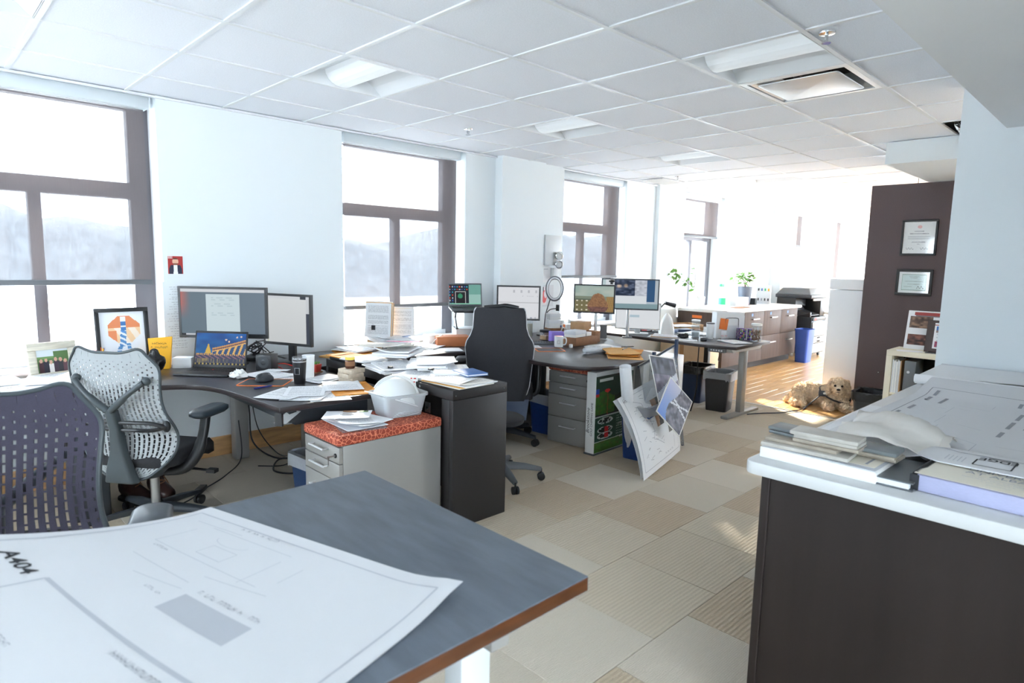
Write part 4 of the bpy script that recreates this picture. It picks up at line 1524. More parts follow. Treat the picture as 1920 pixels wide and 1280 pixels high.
def pline(mb, a0, b0, a1, b1, w):
    L = math.hypot(a1-a0, b1-b0)
    n = max(1, int(L/.04))
    qa, qb = -(b1-b0)/L*w/2, (a1-a0)/L*w/2
    for k in range(n):
        s, e = k/n, (k+1)/n
        A, B = (lerp(a0, a1, s), lerp(b0, b1, s)), (lerp(a0, a1, e), lerp(b0, b1, e))
        mb.quad(psurf(A[0]-qa, A[1]-qb, .0012), psurf(A[0]+qa, A[1]+qb, .0012), psurf(B[0]+qa, B[1]+qb, .0012), psurf(B[0]-qa, B[1]-qb, .0012))
mb = MB()
for a in ((.24, .055, 1.18, .045), (1.18, .045, 1.18, .88), (.24, .055, .24, .3), (.24, .3, .12, .34), (.12, .34, .12, .88)):
    pline(mb, *a, .004)
mb.build('border', 'ink_grey', ps)
mb = MB()
rp = random.Random(5)
for a in ((1.06, .08, 1.14, .08), (.92, .08, 1.02, .08), (.90, .14, 1.04, .14), (.66, .08, .76, .08), (.48, .07, .58, .07), (.86, .43, .98, .43), (.70, .43, .82, .43),
          (.56, .43, .64, .43), (1.02, .45, 1.10, .45), (1.08, .40, 1.13, .40), (.84, .47, .90, .47), (.72, .48, .78, .48), (.5, .68, .66, .68), (.36, .68, .47, .68), (.7, .70, .78, .70)):
    pline(mb, *a, .014)
mb.build('notes', 'ink_grey', ps)['kind'] = 'stuff'
mb = MB()
for k in range(46):
    a, b = rp.uniform(.18, 1.08), rp.uniform(.12, .8)
    if rp.random() < .5:
        pline(mb, a, b, a+rp.uniform(.04, .16), b, .0018)
    else:
        pline(mb, a, b, a, b+rp.uniform(.03, .12), .0022)
for a in ((.30, .30, .30, .40), (.42, .30, .42, .40), (.30, .30, .42, .30), (.30, .40, .42, .40), (.78, .52, .78, .68), (.98, .52, .98, .68), (.78, .52, .98, .52), (.78, .60, .98, .60), (.5, .52, .5, .64), (.64, .52, .64, .64), (.5, .52, .64, .52), (.5, .64, .64, .64)):
    pline(mb, *a, .0025)
mb.build('plan_lines', 'ink_soft', ps)['kind'] = 'stuff'
mb = MB()
for a in ((.03, .475, .03, .56), (.03, .475, .085, .475), (.115, .495, .115, .56), (.115, .56, .03, .56)):
    pline(mb, *a, .004)
mb.build('logo_box', 'ink', ps)
map_letters('EDGE', .036, 'ink', ps, lambda x, y: psurf(.107-y*1.0, .522-x, .0014), align='CENTER', bold=True)
mb = MB()
for k in range(5):
    pline(mb, .03, .45-.010*k, .08, .45-.010*k, .0025)
mb.build('notes', 'ink_soft', ps)['kind'] = 'stuff'
# curled lower plan at the left and the rolled far sheets
m = MB()
b = MB()
page(b, .62, .42, lambda u, v: 0, 0, nx=12, ny=4, th=.001)
o = b.build('plan_sheet', 'paper', None, (2.70, .615, CT), (0, 0, .02), smooth=60)
tag(o, 'curled plan sheet sliding out under the open plan set', 'drawing')
pl_ = MB()
pl_.box(.0, .19, .0015, .30, .192, .0018)
def spiral(mb, x0, y0, y1, r0, turns, z0, n=40):
    pts = []
    for k in range(n+1):
        a = -PI/2+2*PI*turns*k/n
        r = r0*(1-.35*k/n)
        pts.append((x0+r*math.cos(a), z0+r0+r*math.sin(a)))
    vs = []
    for (x, z) in pts:
        vs += [(x, y0, z), (x, y1, z)]
    mb.add(vs, [(2*k, 2*k+1, 2*k+3, 2*k+2) for k in range(n)])
t = thing('rolled_plan', 'loosely rolled white plan whose open end curls over the counter edge', 'roll', (3.80, .33, CT), .02)
m = MB()
spiral(m, 0, -.6, .52, .026, 1.6, .001)
o = m.build('roll', 'paper', t, smooth=60)
o.modifiers.new('thickness', 'SOLIDIFY').thickness = .001
b = MB()
page(b, .50, 1.1, lambda u, v: .050+.006*math.sin(5*v), 0, nx=8, ny=5, th=.001)
b.build('sheet', 'paper', t, (.25, -.05, .006), smooth=60)
t = thing('rolled_plan', 'long rolled plan with blue print lying against the pale wall', 'roll', (4.30, .28, CT), -.03)
m = MB()
spiral(m, 0, -.6, .56, .028, 1.7, .001)
o = m.build('roll', 'paper_grey', t, smooth=60)
o.modifiers.new('thickness', 'SOLIDIFY').thickness = .001
mb = MB()
for k in range(24):
    yy = rp.uniform(-.4, .5)
    mb.box(-.0295, yy, .02+rp.uniform(0, .018), -.029, yy+rp.uniform(.004, .03), .022+rp.uniform(0, .018))
o = mb.build('print_marks', 'ink_soft', t)
o['kind'] = 'stuff'
# crumpled tracing paper
mat('trace_paper', (232, 228, 222), .6, alpha=.82)
rc = random.Random(9)
m = MB()
NX, NY = 14, 12
vs, fs = [], []
for j in range(NY+1):
    for i in range(NX+1):
        u, v = i/NX, j/NY
        x = 2.20+.40*u-.06*v+rc.uniform(-.006, .006)
        y = .71-.33*v+.05*u+rc.uniform(-.006, .006)
        z = CT+.04+.055*math.sin(PI*u)*math.sin(PI*min(1, v*1.1))+rc.uniform(-.006, .006)+.02*math.sin(7*u+4*v)
        vs.append((x, y, max(CT+.012, z)))
for j in range(NY):
    for i in range(NX):
        a = j*(NX+1)+i
        fs.append((a, a+1, a+NX+2, a+NX+1))
m.add(vs, fs)
o = m.build('tracing_paper', 'trace_paper', smooth=35)
o.modifiers.new('thickness', 'SOLIDIFY').thickness = .001
tag(o, 'crumpled translucent tracing paper heaped behind the tile samples', 'paper')

# white binder with stone samples
t = thing('white_binder', 'flat white binder box carrying grey stone samples at the counter corner', 'binder', (2.0, .655, CT), -.02)
MB().box(-.105, -.165, 0, .105, .165, .033).build('case', 'white_card', t, bevel=.002)
MB().box(-.098, -.16, .0335, .10, .16, .035).build('cover', 'ink_soft', t)
MB().box(-.07, -.15, .0351, .09, -.06, .0358).build('label', 'paper_cream', t)
MB().box(-.05, -.125, .0359, .06, -.118, .0361).build('print', 'ink_grey', t)
MB().box(-.09, .02, .0351, .02, .12, .0358).build('label', 'grey_plastic', t)
mat('stone_pale', (182, 178, 170), .5, noise=(20, .14))
mat('stone_grey', (112, 118, 120), .45, noise=(26, .12))
mat('stone_taupe', (160, 150, 136), .55, noise=(30, .16))
SL = [(1.955, .70, .0365, .06, .25, .10, .012, 'stone_pale', 'lowest long pale stone sample lying on the white binder'),
      (1.975, .715, .0487, .02, .21, .10, .011, 'stone_taupe', 'veined taupe stone sample second from the bottom of the pile'),
      (2.015, .745, .060, -.06, .17, .085, .010, 'stone_grey', 'dark grey tile sample under the left of the sample pile'),
      (1.985, .65, .060, .05, .185, .09, .011, 'stone_taupe', 'taupe tile sample with rounded edge in the middle of the pile'),
      (2.02, .75, .0712, -.04, .17, .085, .010, 'stone_grey', 'blue-grey tile sample topping the left of the pile'),
      (1.985, .65, .0714, .02, .18, .09, .011, 'stone_pale', 'pale tile sample right under the topmost one'),
      (1.98, .655, .0827, .04, .19, .09, .012, 'stone_pale', 'topmost pale tile sample of the pile'),
      (2.06, .545, .036, -.03, .14, .085, .010, 'stone_taupe', 'thin taupe tile sample under the dark slate one'),
      (2.045, .543, .0462, .02, .13, .09, .009, 'stone_taupe', 'second taupe tile sample right under the slate one'),
      (2.05, .54, .0555, .03, .13, .095, .012, 'stone_grey', 'slate grey tile sample at the right end of the pile')]
for x, y, z, rz, L_, W_, th, mm, lab in SL:
    tag(MB().box(-W_/2, -L_/2, 0, W_/2, L_/2, th).build('tile_sample', mm, None, (x, y, CT+z), (0, 0, rz), bevel=.0025), lab, 'tile sample', 'stone and tile samples on the white binder')
t = thing('ring_binder', 'dark grey binder lying open under the spiral-bound report', 'binder', (2.03, .455, CT), 0)
MB().box(-.13, -.05, 0, .11, .05, .004).build('cover', 'grey_plastic', t)
MB().box(-.125, -.04, .0042, .10, .045, .02).build('pages', 'paper', t)
MB().box(-.13, -.05, .0205, .11, .05, .024).build('cover', 'grey_plastic', t)
# spiral-bound report
mat('page_edge', (172, 174, 204), .8, noise=(90, .06, (1, 1, 12)))
t = thing('spiral_report', 'thick spiral-bound report with lavender page edges on the counter', 'report', (2.06, .245, CT), -.03)
MB().box(-.14, -.16, .001, .14, .155, .046).build('pages', 'page_edge', t, bevel=.004)
b = MB()
page(b, .285, .32, lambda u, v: .003*(u < .2), .0465, nx=6, ny=4, th=.0008)
b.uv = None
b.build('cover', 'paper_cream', t, (0, 0, 0), smooth=40)
coils = MB()
for k in range(24):
    coils.M = Matrix.Translation((-.128+k*.0112, .158, .024)) @ Matrix.Rotation(PI/2, 4, 'Y')
    coils.tube([(.027*math.cos(a*PI/6), .012*math.sin(a*PI/6), 0) for a in range(12)], .0022, 5, closed=True)
o = coils.build('wire_spiral', 'black_plastic', t, smooth=50)
o['kind'] = 'stuff'
MB().box(-.143, .148, .002, -.139, .170, .045).build('spine_cap', 'ink', t, bevel=.006)
def rtext(s, size, x, y, mm='ink_grey', sx=1):
    letters(s, size, mm, t, (x, y, .0502), (0, 0, -PI/2), align='CENTER', sx=sx)
rtext('UNIVERSITY', .034, .004, -.02, 'ink_grey')
rtext('AT ALBANY', .034, -.030, -.02, 'ink_grey')
for k, (x_, n_, sz) in enumerate(((-.055, 24, .010), (-.072, 26, .011), (-.088, 16, .009), (-.112, 9, .010))):
    faux(n_, sz, 'ink_soft', t, lambda x, y, x_=x_: (x_+y, -.02-x, .0503), 40+k)

# ------------------------------------------------------------------ shelf by the partition
t = thing('cube_shelf', 'cream cube shelf with thick frame below the framed certificates', 'shelf', (6.36, 1.665, 0))
D_, Wd, Hh, T_ = .38, 1.1, .772, .048
MB().box(0, -T_, 0, D_, 0, Hh-T_-.0005).build('side_panel', 'cream', t, bevel=.002)
MB().box(0, -Wd, 0, D_, -Wd+T_, Hh-T_-.0005).build('side_panel', 'cream', t, bevel=.002)
MB().box(0, -Wd, Hh-T_, D_, 0, Hh).build('top_panel', 'cream', t, bevel=.002)
MB().box(0, -Wd+T_+.0005, 0, D_, -T_-.0005, T_).build('bottom_panel', 'cream', t, bevel=.002)
MB().box(.01, -Wd+T_+.0005, .37, D_-.01, -T_-.0005, .388).build('shelf_board', 'cream', t)
MB().box(.01, -.56, T_+.001, D_-.01, -.54, .369).build('divider', 'cream', t)
MB().box(D_-.008, -Wd+.05, .05, D_-.002, -.05, Hh-T_-.001).build('back_panel', 'dark_void', t)
bw = [(.012, .30, 'paper_grey'), (.010, .29, 'white_card'), (.009, .30, 'paper_grey'), (.010, .285, 'white_card'), (.012, .30, 'pale_plastic'), (.010, .29, 'paper_grey'), (.010, .295, 'kraft')]
yy = 1.665-.052
for k, (wk, hk_, mm) in enumerate(bw):
    lab = ['first', 'second', 'third', 'fourth', 'fifth', 'sixth', 'last kraft'][k]
    bk = thing('catalogue', '%s of the thin pale catalogues standing at the left inside the cream shelf' % lab, 'book', (6.375, yy-wk/2, .3885), 0, 'pale catalogues in the cream shelf')
    MB().box(0, -wk/2+.0006, 0, .22, wk/2-.0006, hk_-.002).build('pages', mm, bk)
    MB().box(-.0015, -wk/2+.0003, 0, -.0005, wk/2-.0003, hk_).build('spine', mm, bk)
    yy -= wk
t2 = thing('magazine_box', 'dark grey box file beside the catalogues in the cream shelf', 'box file', (6.38, 1.475, .3885))
MB().box(0, -.045, 0, .26, .045, .30).build('body', 'grey_plastic', t2, bevel=.003)
MB().lathe([(.008, 0), (.012, .001), (.012, .002)], 12).build('finger_ring', 'steel', t2, (-.001, .01, .2), (0, -PI/2, 0))
tag(MB().hexa([(6.40, 1.30, .3885), (6.60, 1.30, .3885), (6.60, 1.34, .3885), (6.40, 1.34, .3885)], [(6.40, 1.22, .66), (6.60, 1.22, .66), (6.60, 1.26, .66), (6.40, 1.26, .66)]).build('folder', 'paper_grey'), 'tilted pale folder leaning inside the cream shelf', 'folder')

# boards on the shelf
def board_main(u, v):
    if v > .90:
        return (160, 62, 58) if v < .97 and u > .08 else (236, 236, 238)
    if v > .86 and .1 < u < .45:
        return (120, 120, 126)
    for (a, b, c, d, k) in ((.03, .33, .56, .85, 0), (.03, .33, .1, .38, 1)):
        if a < u < b and c < v < d:
            q = 2*vn(u*26, v*22)-1
            return (110+60*q, 84+50*q, 70+40*q) if k == 0 else (96+60*q, 60+40*q, 52+30*q)
    return (232, 233, 236)
def board_small(u, v):
    if not (.14 < u < .88 and .12 < v < .92):
        return (72, 58, 56)
    if .84 < v < .88:
        return (164, 70, 64)
    if .18 < u < .62 and .62 < v < .82:
        return (52, 110, 190) if v > .70 else (140, 120, 116)
    if .66 < u < .84 and .62 < v < .80:
        return (118, 110, 100) if int(u*60) % 2 else (80, 90, 110)
    if .18 < u < .58 and .17 < v < .36:
        return (170, 60, 70) if int(u*50+v*40) % 3 else (90, 80, 140)
    if .66 < u < .84 and .46 < v < .58:
        return (130, 130, 136)
    if int(v*60) % 2 and .2 < u < .84 and v < .6:
        return (206, 208, 210)
    return (238, 238, 240)
t = thing('display_board', 'white presentation board with red header leaning on the cream shelf', 'board', (6.62, 1.30, .773), 0)
MB().box(-.30, -.006, 0, .30, 0, .355).build('panel', 'white_card', t, (0, 0, 0), (-.22, 0, -PI/2))
picture('print', .598, .353, board_main, 60, 36, t, (-.0065, 0, .001), (PI/2-.22, 0, -PI/2))
t = thing('display_board', 'smaller brown-mounted board with blue building photo on the cream shelf', 'board', (6.50, 1.21, .773), 0)
MB().box(-.20, -.008, 0, .20, 0, .285).build('panel', 'espresso', t, (0, 0, 0), (-.2, 0, -PI/2))
picture('print', .398, .283, board_small, 56, 40, t, (-.0085, 0, .001), (PI/2-.2, 0, -PI/2))
sheet('white paper lying flat on the cream shelf before the boards', 6.42, 1.50, .7725, .3, .14, .2, 'paper', .002)
t = thing('tablet', 'thin dark tablet lying on the cream shelf', 'tablet', (6.45, 1.24, .7725), 0)
MB().prism(rrect(.13, .28, .012), 0, .008).build('body', 'grey_plastic', t, bevel=.002)
MB().prism(rrect(.118, .262, .006), .0081, .0084).build('screen', 'screen_glass', t)

# framed certificates
def cert1(u, v):
    if (u-.5)**2/.0052+(v-.84)**2/.0026 < 1:
        return (226, 168, 168)
    for (vv, a, b, c) in ((.70, .34, .64, 120), (.63, .2, .82, 120), (.36, .28, .72, 130), (.30, .45, .55, 150)):
        if abs(v-vv) < .012 and a < u < b and int(u*90) % 4:
            return (c, c, c+6)
    if .44 < v < .56 and int(v*100) % 3 == 0 and .14 < u < .86:
        return (176, 176, 180)
    if .12 < v < .19 and (.12 < u < .36 or .56 < u < .82) and abs(math.sin(u*70)*.03-(v-.155)) < .012:
        return (120, 120, 130)
    return (228, 226, 224)
def cert2(u, v):
    if not (.1 < u < .9 and .12 < v < .88):
        return (232, 234, 234)
    if not (.115 < u < .885 and .145 < v < .855):
        return (120, 150, 136)
    for (vv, a, b) in ((.78, .32, .68), (.72, .38, .62), (.55, .2, .8), (.42, .3, .7), (.3, .18, .45)):
        if abs(v-vv) < .018 and a < u < b and int(u*110) % 4:
            return (150, 164, 160)
    if .2 < v < .36 and .6 < u < .86 and abs(math.sin(u*60)*.05-(v-.27)) < .02:
        return (80, 90, 92)
    return (204, 220, 218)
def hung(name, lab, cat, y, z, w, h, fw_, fn, nx, ny, fm='black_plastic'):
    t = thing(name, lab, cat, (7.298, y, z), 0)
    d = .02
    for (a, b, c, e) in ((-w/2, -h/2, w/2, -h/2+fw_), (-w/2, h/2-fw_, w/2, h/2), (-w/2, -h/2+fw_, -w/2+fw_, h/2-fw_), (w/2-fw_, -h/2+fw_, w/2, h/2-fw_)):
        MB().box(-d, a, b, 0, c, e).build('frame_bar', fm, t, bevel=.004)
    picture('certificate', w-2*fw_, h-2*fw_, fn, nx, ny, t, (-.008, 0, -h/2+fw_), (PI/2, 0, -PI/2))
    MB().quad((-.012, -w/2+fw_, -h/2+fw_), (-.012, w/2-fw_, -h/2+fw_), (-.012, w/2-fw_, h/2-fw_), (-.012, -w/2+fw_, h/2-fw_)).build('glass', 'jar_glass', t)
    return t
hung('framed_certificate', 'upright black-framed certificate with pink seal on the dark partition', 'frame', 1.722, 1.81, .312, .352, .02, cert1, 70, 80)
hung('framed_certificate', 'lower landscape black-framed certificate with greenish paper on the dark partition', 'frame', 1.728, 1.367, .318, .262, .026, cert2, 80, 60)
# ------------------------------------------------------------------ screens
def cl(*c):
    return tuple(max(0, min(255, q)) for q in c)
def scr_doc(u, v):
    if v < .035:
        if .05 < u < .26:
            return (210, 214, 220)
        if .28 < u < .62 and int(u*60) % 2:
            return [(220, 120, 60), (80, 160, 210), (120, 190, 110), (200, 60, 60)][int(u*30) % 4]
        return (24, 28, 34)
    if v > .93:
        return (226, 230, 234)
    if .30 < u < .70 and v < .90:
        if .36 < u < .64:
            k = int(v*50)
            if (k % 2 == 0 and (.42 < v < .5 or .58 < v < .84 and k % 3) and math.sin(k*7.1+u*55) > -.3):
                return (196, 214, 220)
        return (216, 233, 238)
    r = max(0, 1-u*9)*max(0, min(1, (v-.35)*3))
    return cl(106+90*r+10*u, 124-10*r+8*u, 136-30*r+10*u)
def scr_white(u, v):
    if u > .93:
        return (60, 66, 80) if v < .66 else (216, 220, 224)
    if v > .95:
        return (222, 226, 230) if .07 < u < .80 else (60, 66, 74)
    g = 218+14*v
    if abs(u-.06) < .006:
        return (200, 206, 180)
    return (g-4, g, g+1)
def scr_bridge(u, v):
    """night city: blue sky, golden bridge ramps, water"""
    if v < .06:
        return (30, 34, 52) if int(u*40) % 3 else (190, 170, 90)
    top = .52+.30*(u-.35)+.10*u*u
    if v > top or u < .33 and v > .36:
        if u < .40 and abs(u-.25) < .055*(.70-v)/.3 and v < .66:
            return (226, 186, 74)
        for (a, b) in ((.60, .80), (.66, .74), (.82, .88), (.9, .9)):
            if (u-a)**2+(v-b)**2*.4 < .00035:
                return (255, 220, 190)
        n = vn(u*6, v*7)
        return cl(12+16*n, 62+46*n+30*(1-v), 140+50*n)
    if v > .34 and u > .3:
        d = top-v
        if d < .045:
            return (214, 160, 96)
        if d < .09:
            return (120, 86, 90)
        if d < .125:
            return (240, 190, 110)
        ph = (u-.33)*9+math.sin(v*6)*.3
        f = ph-math.floor(ph)
        return (236, 190, 112) if f < .38 else (44, 84, 130)
    if v > .30:
        return (232, 176, 90) if int(u*50) % 2 else (90, 96, 110)
    if v > .2:
        return (60, 66, 96) if int(u*26+v*30) % 3 else (150, 110, 120)
    n = 3*vn(u*40, v*6)-1.2
    return cl(60+60*max(0, n), 66+46*max(0, n), 92)
def scr_desktop(u, v):
    if v < .06:
        return (150, 220, 190)
    if u > .62:
        return (120, 176, 164) if v > .5 else (164, 206, 196)
    if .18 < u < .52 and v < .66:
        if abs(u-.18) < .02 or abs(u-.52) < .02 or abs(v-.66) < .025:
            return (230, 232, 230)
        if (u-.34)**2+(v-.42)**2*.4 < .006:
            return (60, 150, 110)
        return (34, 30, 34)
    if (u < .14 or v > .72) and int(u*26) % 2 == 0 and int(v*14) % 2 == 0:
        return [(70, 110, 200), (60, 170, 190), (220, 90, 60), (210, 220, 230)][(int(u*26)+int(v*14)*3)//2 % 4]
    return (30, 34, 44)
def scr_page(u, v):
    if abs(v-.52) < .008:
        return (200, 202, 206)
    if .82 < v < .90 and u > .28 and int(u*22) % 4 == 0:
        return (196, 198, 204)
    if .70 < v < .73 and u > .6 and int(u*60) % 3 == 0:
        return (206, 208, 214)
    if v < .05:
        return (230, 232, 236) if int(u*30) % 3 else (170, 176, 190)
    return (236, 238, 242)
def scr_dog(u, v):
    """calendar wallpaper: hazy sky, sea rail, curly brown dog"""
    d = min(((u-.60)/.20)**2+((v-.36)/.36)**2, ((u-.60)/.27)**2+((v-.24)/.30)**2)
    if d < 1:
        n = 2*vn(u*34, v*26)-1
        return cl(150+24*n-30*(v < .2), 110+20*n-26*(v < .2), 76+14*n)
    if u < .44 and v < .5:
        if int(u*24) % 3 == 1 and int(v*22) % 4 == 1:
            return (232, 226, 206)
        return (124, 116, 78) if v < .45 else (96, 108, 92)
    if v > .6:
        n = vn(u*5, v*9)
        return cl(150+40*n, 176+24*n, 168+20*n)
    if u > .82:
        return (176, 140, 84) if int(u*40+v*9) % 2 else (150, 124, 74)
    return (132, 142, 122)
def scr_photo(u, v):
    if v < .17:
        return (136, 164, 170)
    if u < .06:
        return (196, 216, 218)
    if u > .80:
        if v < .25 and u < .95:
            return (190, 205, 216)
        return (46, 88, 130) if u < .94 else (190, 200, 206)
    if .22 < u < .80 and v > .45:
        n = 2*vn(u*22, v*20)-1
        k = max(0, 1-((u-.3)/.06)**2-((v-.78)/.08)**2)+max(0, 1-((u-.42)/.05)**2-((v-.8)/.08)**2)
        if u > .58:
            return cl(200+30*n, 206+30*n, 216+30*n)
        return cl(60+50*n+150*k, 72+50*n+110*k, 96+50*n+60*k)
    return (232, 238, 242)

def monitor(lab, x, y, ztab, zc, rz, w, h, fn, nx, ny, bez=.016, stand='foot', thick=.05, tilt=0, bez_col='black_plastic', emit_m='screen'):
    """faces local -y; zc = height of the screen's middle above the table"""
    t = thing('monitor', lab, 'monitor', (x, y, ztab), rz)
    W, H = w/2+bez, h/2+bez
    m = MB()
    for (a, b, c, d) in ((-W, -H, W, -H+bez*1.2), (-W, H-bez, W, H), (-W, -H+bez*1.2, -W+bez, H-bez), (W-bez, -H+bez*1.2, W, H-bez)):
        m.box(a, -.012, b, c, .012, d)
    m.box(-W+.004, .0, -H+.004, W-.004, .012, H-.004)
    m.hexa([(-W*.7, .012, -H*.7), (W*.7, .012, -H*.7), (W*.7, .012, H*.7), (-W*.7, .012, H*.7)], [(-W*.4, thick, -H*.4), (W*.4, thick, -H*.4), (W*.4, thick, H*.4), (-W*.4, thick, H*.4)])
    m.build('housing', bez_col, t, (0, 0, zc), (tilt, 0, 0))
    o = picture('screen', w, h, fn, nx, ny, t, (0, 0, 0), (0, 0, 0), emit_m)
    o.matrix_local = Matrix.Translation((0, 0, zc)) @ Matrix.Rotation(tilt, 4, 'X') @ Matrix.Translation((0, -.0095, -h/2)) @ Matrix.Rotation(PI/2, 4, 'X')
    if stand == 'foot':
        MB().box(-.03, .03, .012, .03, .055, zc-.02).build('neck', bez_col, t, bevel=.004)
        MB().prism(rrect(.24, .18, .04, 4, 0, .05), 0, .012).build('foot', bez_col, t, bevel=.003)
    elif stand == 'arm':
        MB().tube([(.0, .2, 0), (.0, .2, zc+.12)], .016, 10).build('pole', 'steel', t, smooth=40)
        MB().tube([(0, .2, zc), (0, .035, zc)], .018, 8).build('arm', 'grey_plastic', t, smooth=40)
        MB().box(-.05, .15, 0, .05, .25, .012).build('clamp', 'grey_plastic', t, bevel=.003)
    return t
DZ = .7302
monitor('wide black monitor showing a white document on the corner desk', 1.575, 4.445, DZ, .372, math.radians(-42.6), .565, .318, scr_doc, 80, 46)
monitor('squarish black monitor with blank white screen right of the wide one', 1.965, 4.305, DZ, .315, math.radians(-66), .395, .335, scr_white, 40, 34)
monitor('black monitor with white page behind the gaming chair', 4.37, 4.40, DZ, .355, math.radians(-46), .40, .31, scr_page, 44, 34, tilt=-.05)
monitor('small tilted monitor showing a curly brown dog', 4.78, 3.78, DZ, .42, math.radians(-58), .37, .25, scr_dog, 60, 40, .014, 'arm')
monitor('wide pale monitor with a photograph on a white page', 5.22, 3.68, DZ, .46, math.radians(-52), .545, .285, scr_photo, 70, 40, .012, 'arm', bez_col='dark_plastic')
t = thing('webcam', 'small webcam clipped on the monitor with the brown dog', 'camera', (4.86, 3.64, 1.295), math.radians(-58))
MB().ball((0, 0, .03), (.03, .018, .014)).build('body', 'black_plastic', t, smooth=60)
MB().box(-.012, -.012, 0, .012, .02, .02).build('clip', 'dark_plastic', t)
MB().lathe([(.009, 0), (.009, .004)], 12).build('lens', 'screen_glass', t, (0, -.017, .03), (PI/2, 0, 0))

def laptop(lab, x, y, z, rz, w, d, ang, fn, nx, ny, deck='dark_plastic', nub=True):
    t = thing('laptop', lab, 'laptop', (x, y, z), rz)
    MB().prism(rrect(w, d, .012), .002, .016).build('base', deck, t, bevel=.002)
    k = MB()
    for r in range(5):
        for c in range(13):
            k.box(-w*.42+c*w*.84/13, -.01+r*.021, .0162, -w*.42+(c+.8)*w*.84/13, .006+r*.021, .0185)
    o = k.build('keyboard', 'black_plastic', t)
    o['kind'] = 'stuff'
    MB().prism(rrect(.11, .06, .006, 3, 0, -d/2+.045), .0162, .0168).build('touchpad', 'black_plastic', t)
    if nub:
        MB().lathe([(.004, 0), (.004, .003)], 8).build('pointing_nub', 'red_plastic', t, (.0, .035, .0185))
    lid = MB().box(-w/2, -.007, 0, w/2, 0, d*.98).build('lid', deck, t, (0, d/2-.004, .016), (-ang, 0, 0), bevel=.003)
    picture('screen', w-.022, d*.84, fn, nx, ny, lid, (0, -.0075, d*.08), (PI/2, 0, 0), 'screen')
    return t
laptop('open black laptop with a night bridge wallpaper on the corner desk', 1.40, 4.225, DZ, math.radians(-47), .36, .25, .22, scr_bridge, 90, 56, 'black_plastic')
t = thing('laptop_stand', 'black folding stand lifting a laptop before the second window', 'stand', (3.80, 4.86-.35, .862), math.radians(-30))
for s in (-1, 1):
    MB().tube([(s*.11, -.10, .006), (s*.10, .06, .09), (s*.11, -.04, .155)], .008, 8).build('leg', 'black_plastic', t, smooth=30)
    MB().box(s*.11-.012, -.12, 0, s*.11+.012, .08, .008).build('foot', 'black_plastic', t)
MB().hexa([(-.14, -.12, .150), (.14, -.12, .150), (.14, .09, .172), (-.14, .09, .172)], [(-.14, -.12, .156), (.14, -.12, .156), (.14, .09, .178), (-.14, .09, .178)]).build('plate', 'black_plastic', t)
MB().box(-.12, -.125, .156, .12, -.118, .166).build('lip', 'black_plastic', t)
lt = laptop('black laptop with code windows raised on a stand before the second window', 3.80, 4.505, 1.032, (.09, 0, math.radians(-30)), .325, .225, .30, scr_desktop, 60, 40, 'grey_plastic', False)

# ------------------------------------------------------------------ things on the corner desk
GP = 'loose papers on the corner desk'
sheet('printed page at the front edge of the corner desk, lowest of the fan', 1.66, 3.155, DZ, -.35, m='typed_page', amp=.002, group=GP)
sheet('printed page fanned out over the corner desk front edge', 1.57, 3.22, DZ+.0035, -.75, m='typed_page', amp=.003, group=GP)
sheet('white printed form lying across the fanned pages on the corner desk', 1.60, 3.30, DZ+.0085, -.55, m='typed_page', amp=.003, group=GP)
sheet('typed page nearest the blue pen on the corner desk', 1.49, 3.31, DZ+.0065, -1.0, m='typed_page', amp=.003, group=GP)
envelope('orange-brown envelope at the front corner of the corner desk', 1.85, 3.23, DZ, -.30, .25, .33, 'amber_envelope', .005)
sheet('white letter lying on the orange-brown envelope', 1.83, 3.30, DZ+.0125, -.4, m='typed_page', amp=.003)
stack('small stack of white papers between the tumbler and the tan tile boxes', 1.87, 3.60, DZ, .3, 3, .004, .2, .15, amp=.006)
sheet('printed page under the mouse side of the black tumbler', 1.72, 3.80, DZ, -.6, m='typed_page', amp=.004)
sheet('printed page behind the mousepad near the laptop', 1.66, 3.93, DZ+.005, .2, m='typed_page', amp=.004)
sheet('folded white note leaning by the red cable', 1.75, 4.02, DZ+.0105, -.9, .15, .1, 'paper', .006)
# crumpled tissue
r = random.Random(4)
m = MB()
m.ball((0, 0, .022), (.055, .038, .022), 14, 8)
m.v = [(x*(1+r.uniform(-.25, .25)), y*(1+r.uniform(-.3, .3)), max(0, z*(1+r.uniform(-.4, .5)))) for x, y, z in m.v]
tag(m.build('tissue', 'white_card', None, (1.475, 3.95, DZ), (0, 0, -.6)), 'crumpled white tissue beside the laptop keyboard', 'tissue')
t = thing('mousepad', 'dark mousepad with orange stitched edge', 'mousepad', (1.545, 3.715, DZ), -.72)
MB().prism(rrect(.27, .21, .015), 0, .003).build('pad', 'dark_plastic', t)
MB().ring([rrect(.276, .216, .018), rrect(.276, .216, .018), rrect(.262, .202, .012), rrect(.262, .202, .012)], [0, .0042, .0042, .003], cap=False).build('border', 'orange', t)
t = thing('mouse', 'grey sculpted computer mouse on the orange-edged mousepad', 'mouse', (1.555, 3.745, DZ+.0035), -1.2)
rings = [[(x*k, y*k*.98, z+.010*(x < 0)*(z > .02)) for x, y in rrect(.075, .115, .034, 6)] for k, z in ((.9, 0), (1, .008), (.96, .022), (.78, .034), (.4, .041))]
MB().ring(rings, [0]*5).build('body', 'dark_plastic', t, smooth=70)
MB().lathe([(.009, -.004), (.009, .004)], 12).build('wheel', 'steel', t, (0, .03, .034), (0, PI/2, 0))
MB().ball((-.033, -.01, .014), (.014, .034, .012)).build('thumb_rest', 'grey_plastic', t, smooth=60)
t = thing('pen', 'blue pen lying along the mousepad edge', 'pen', (1.47, 3.575, DZ), math.radians(12))
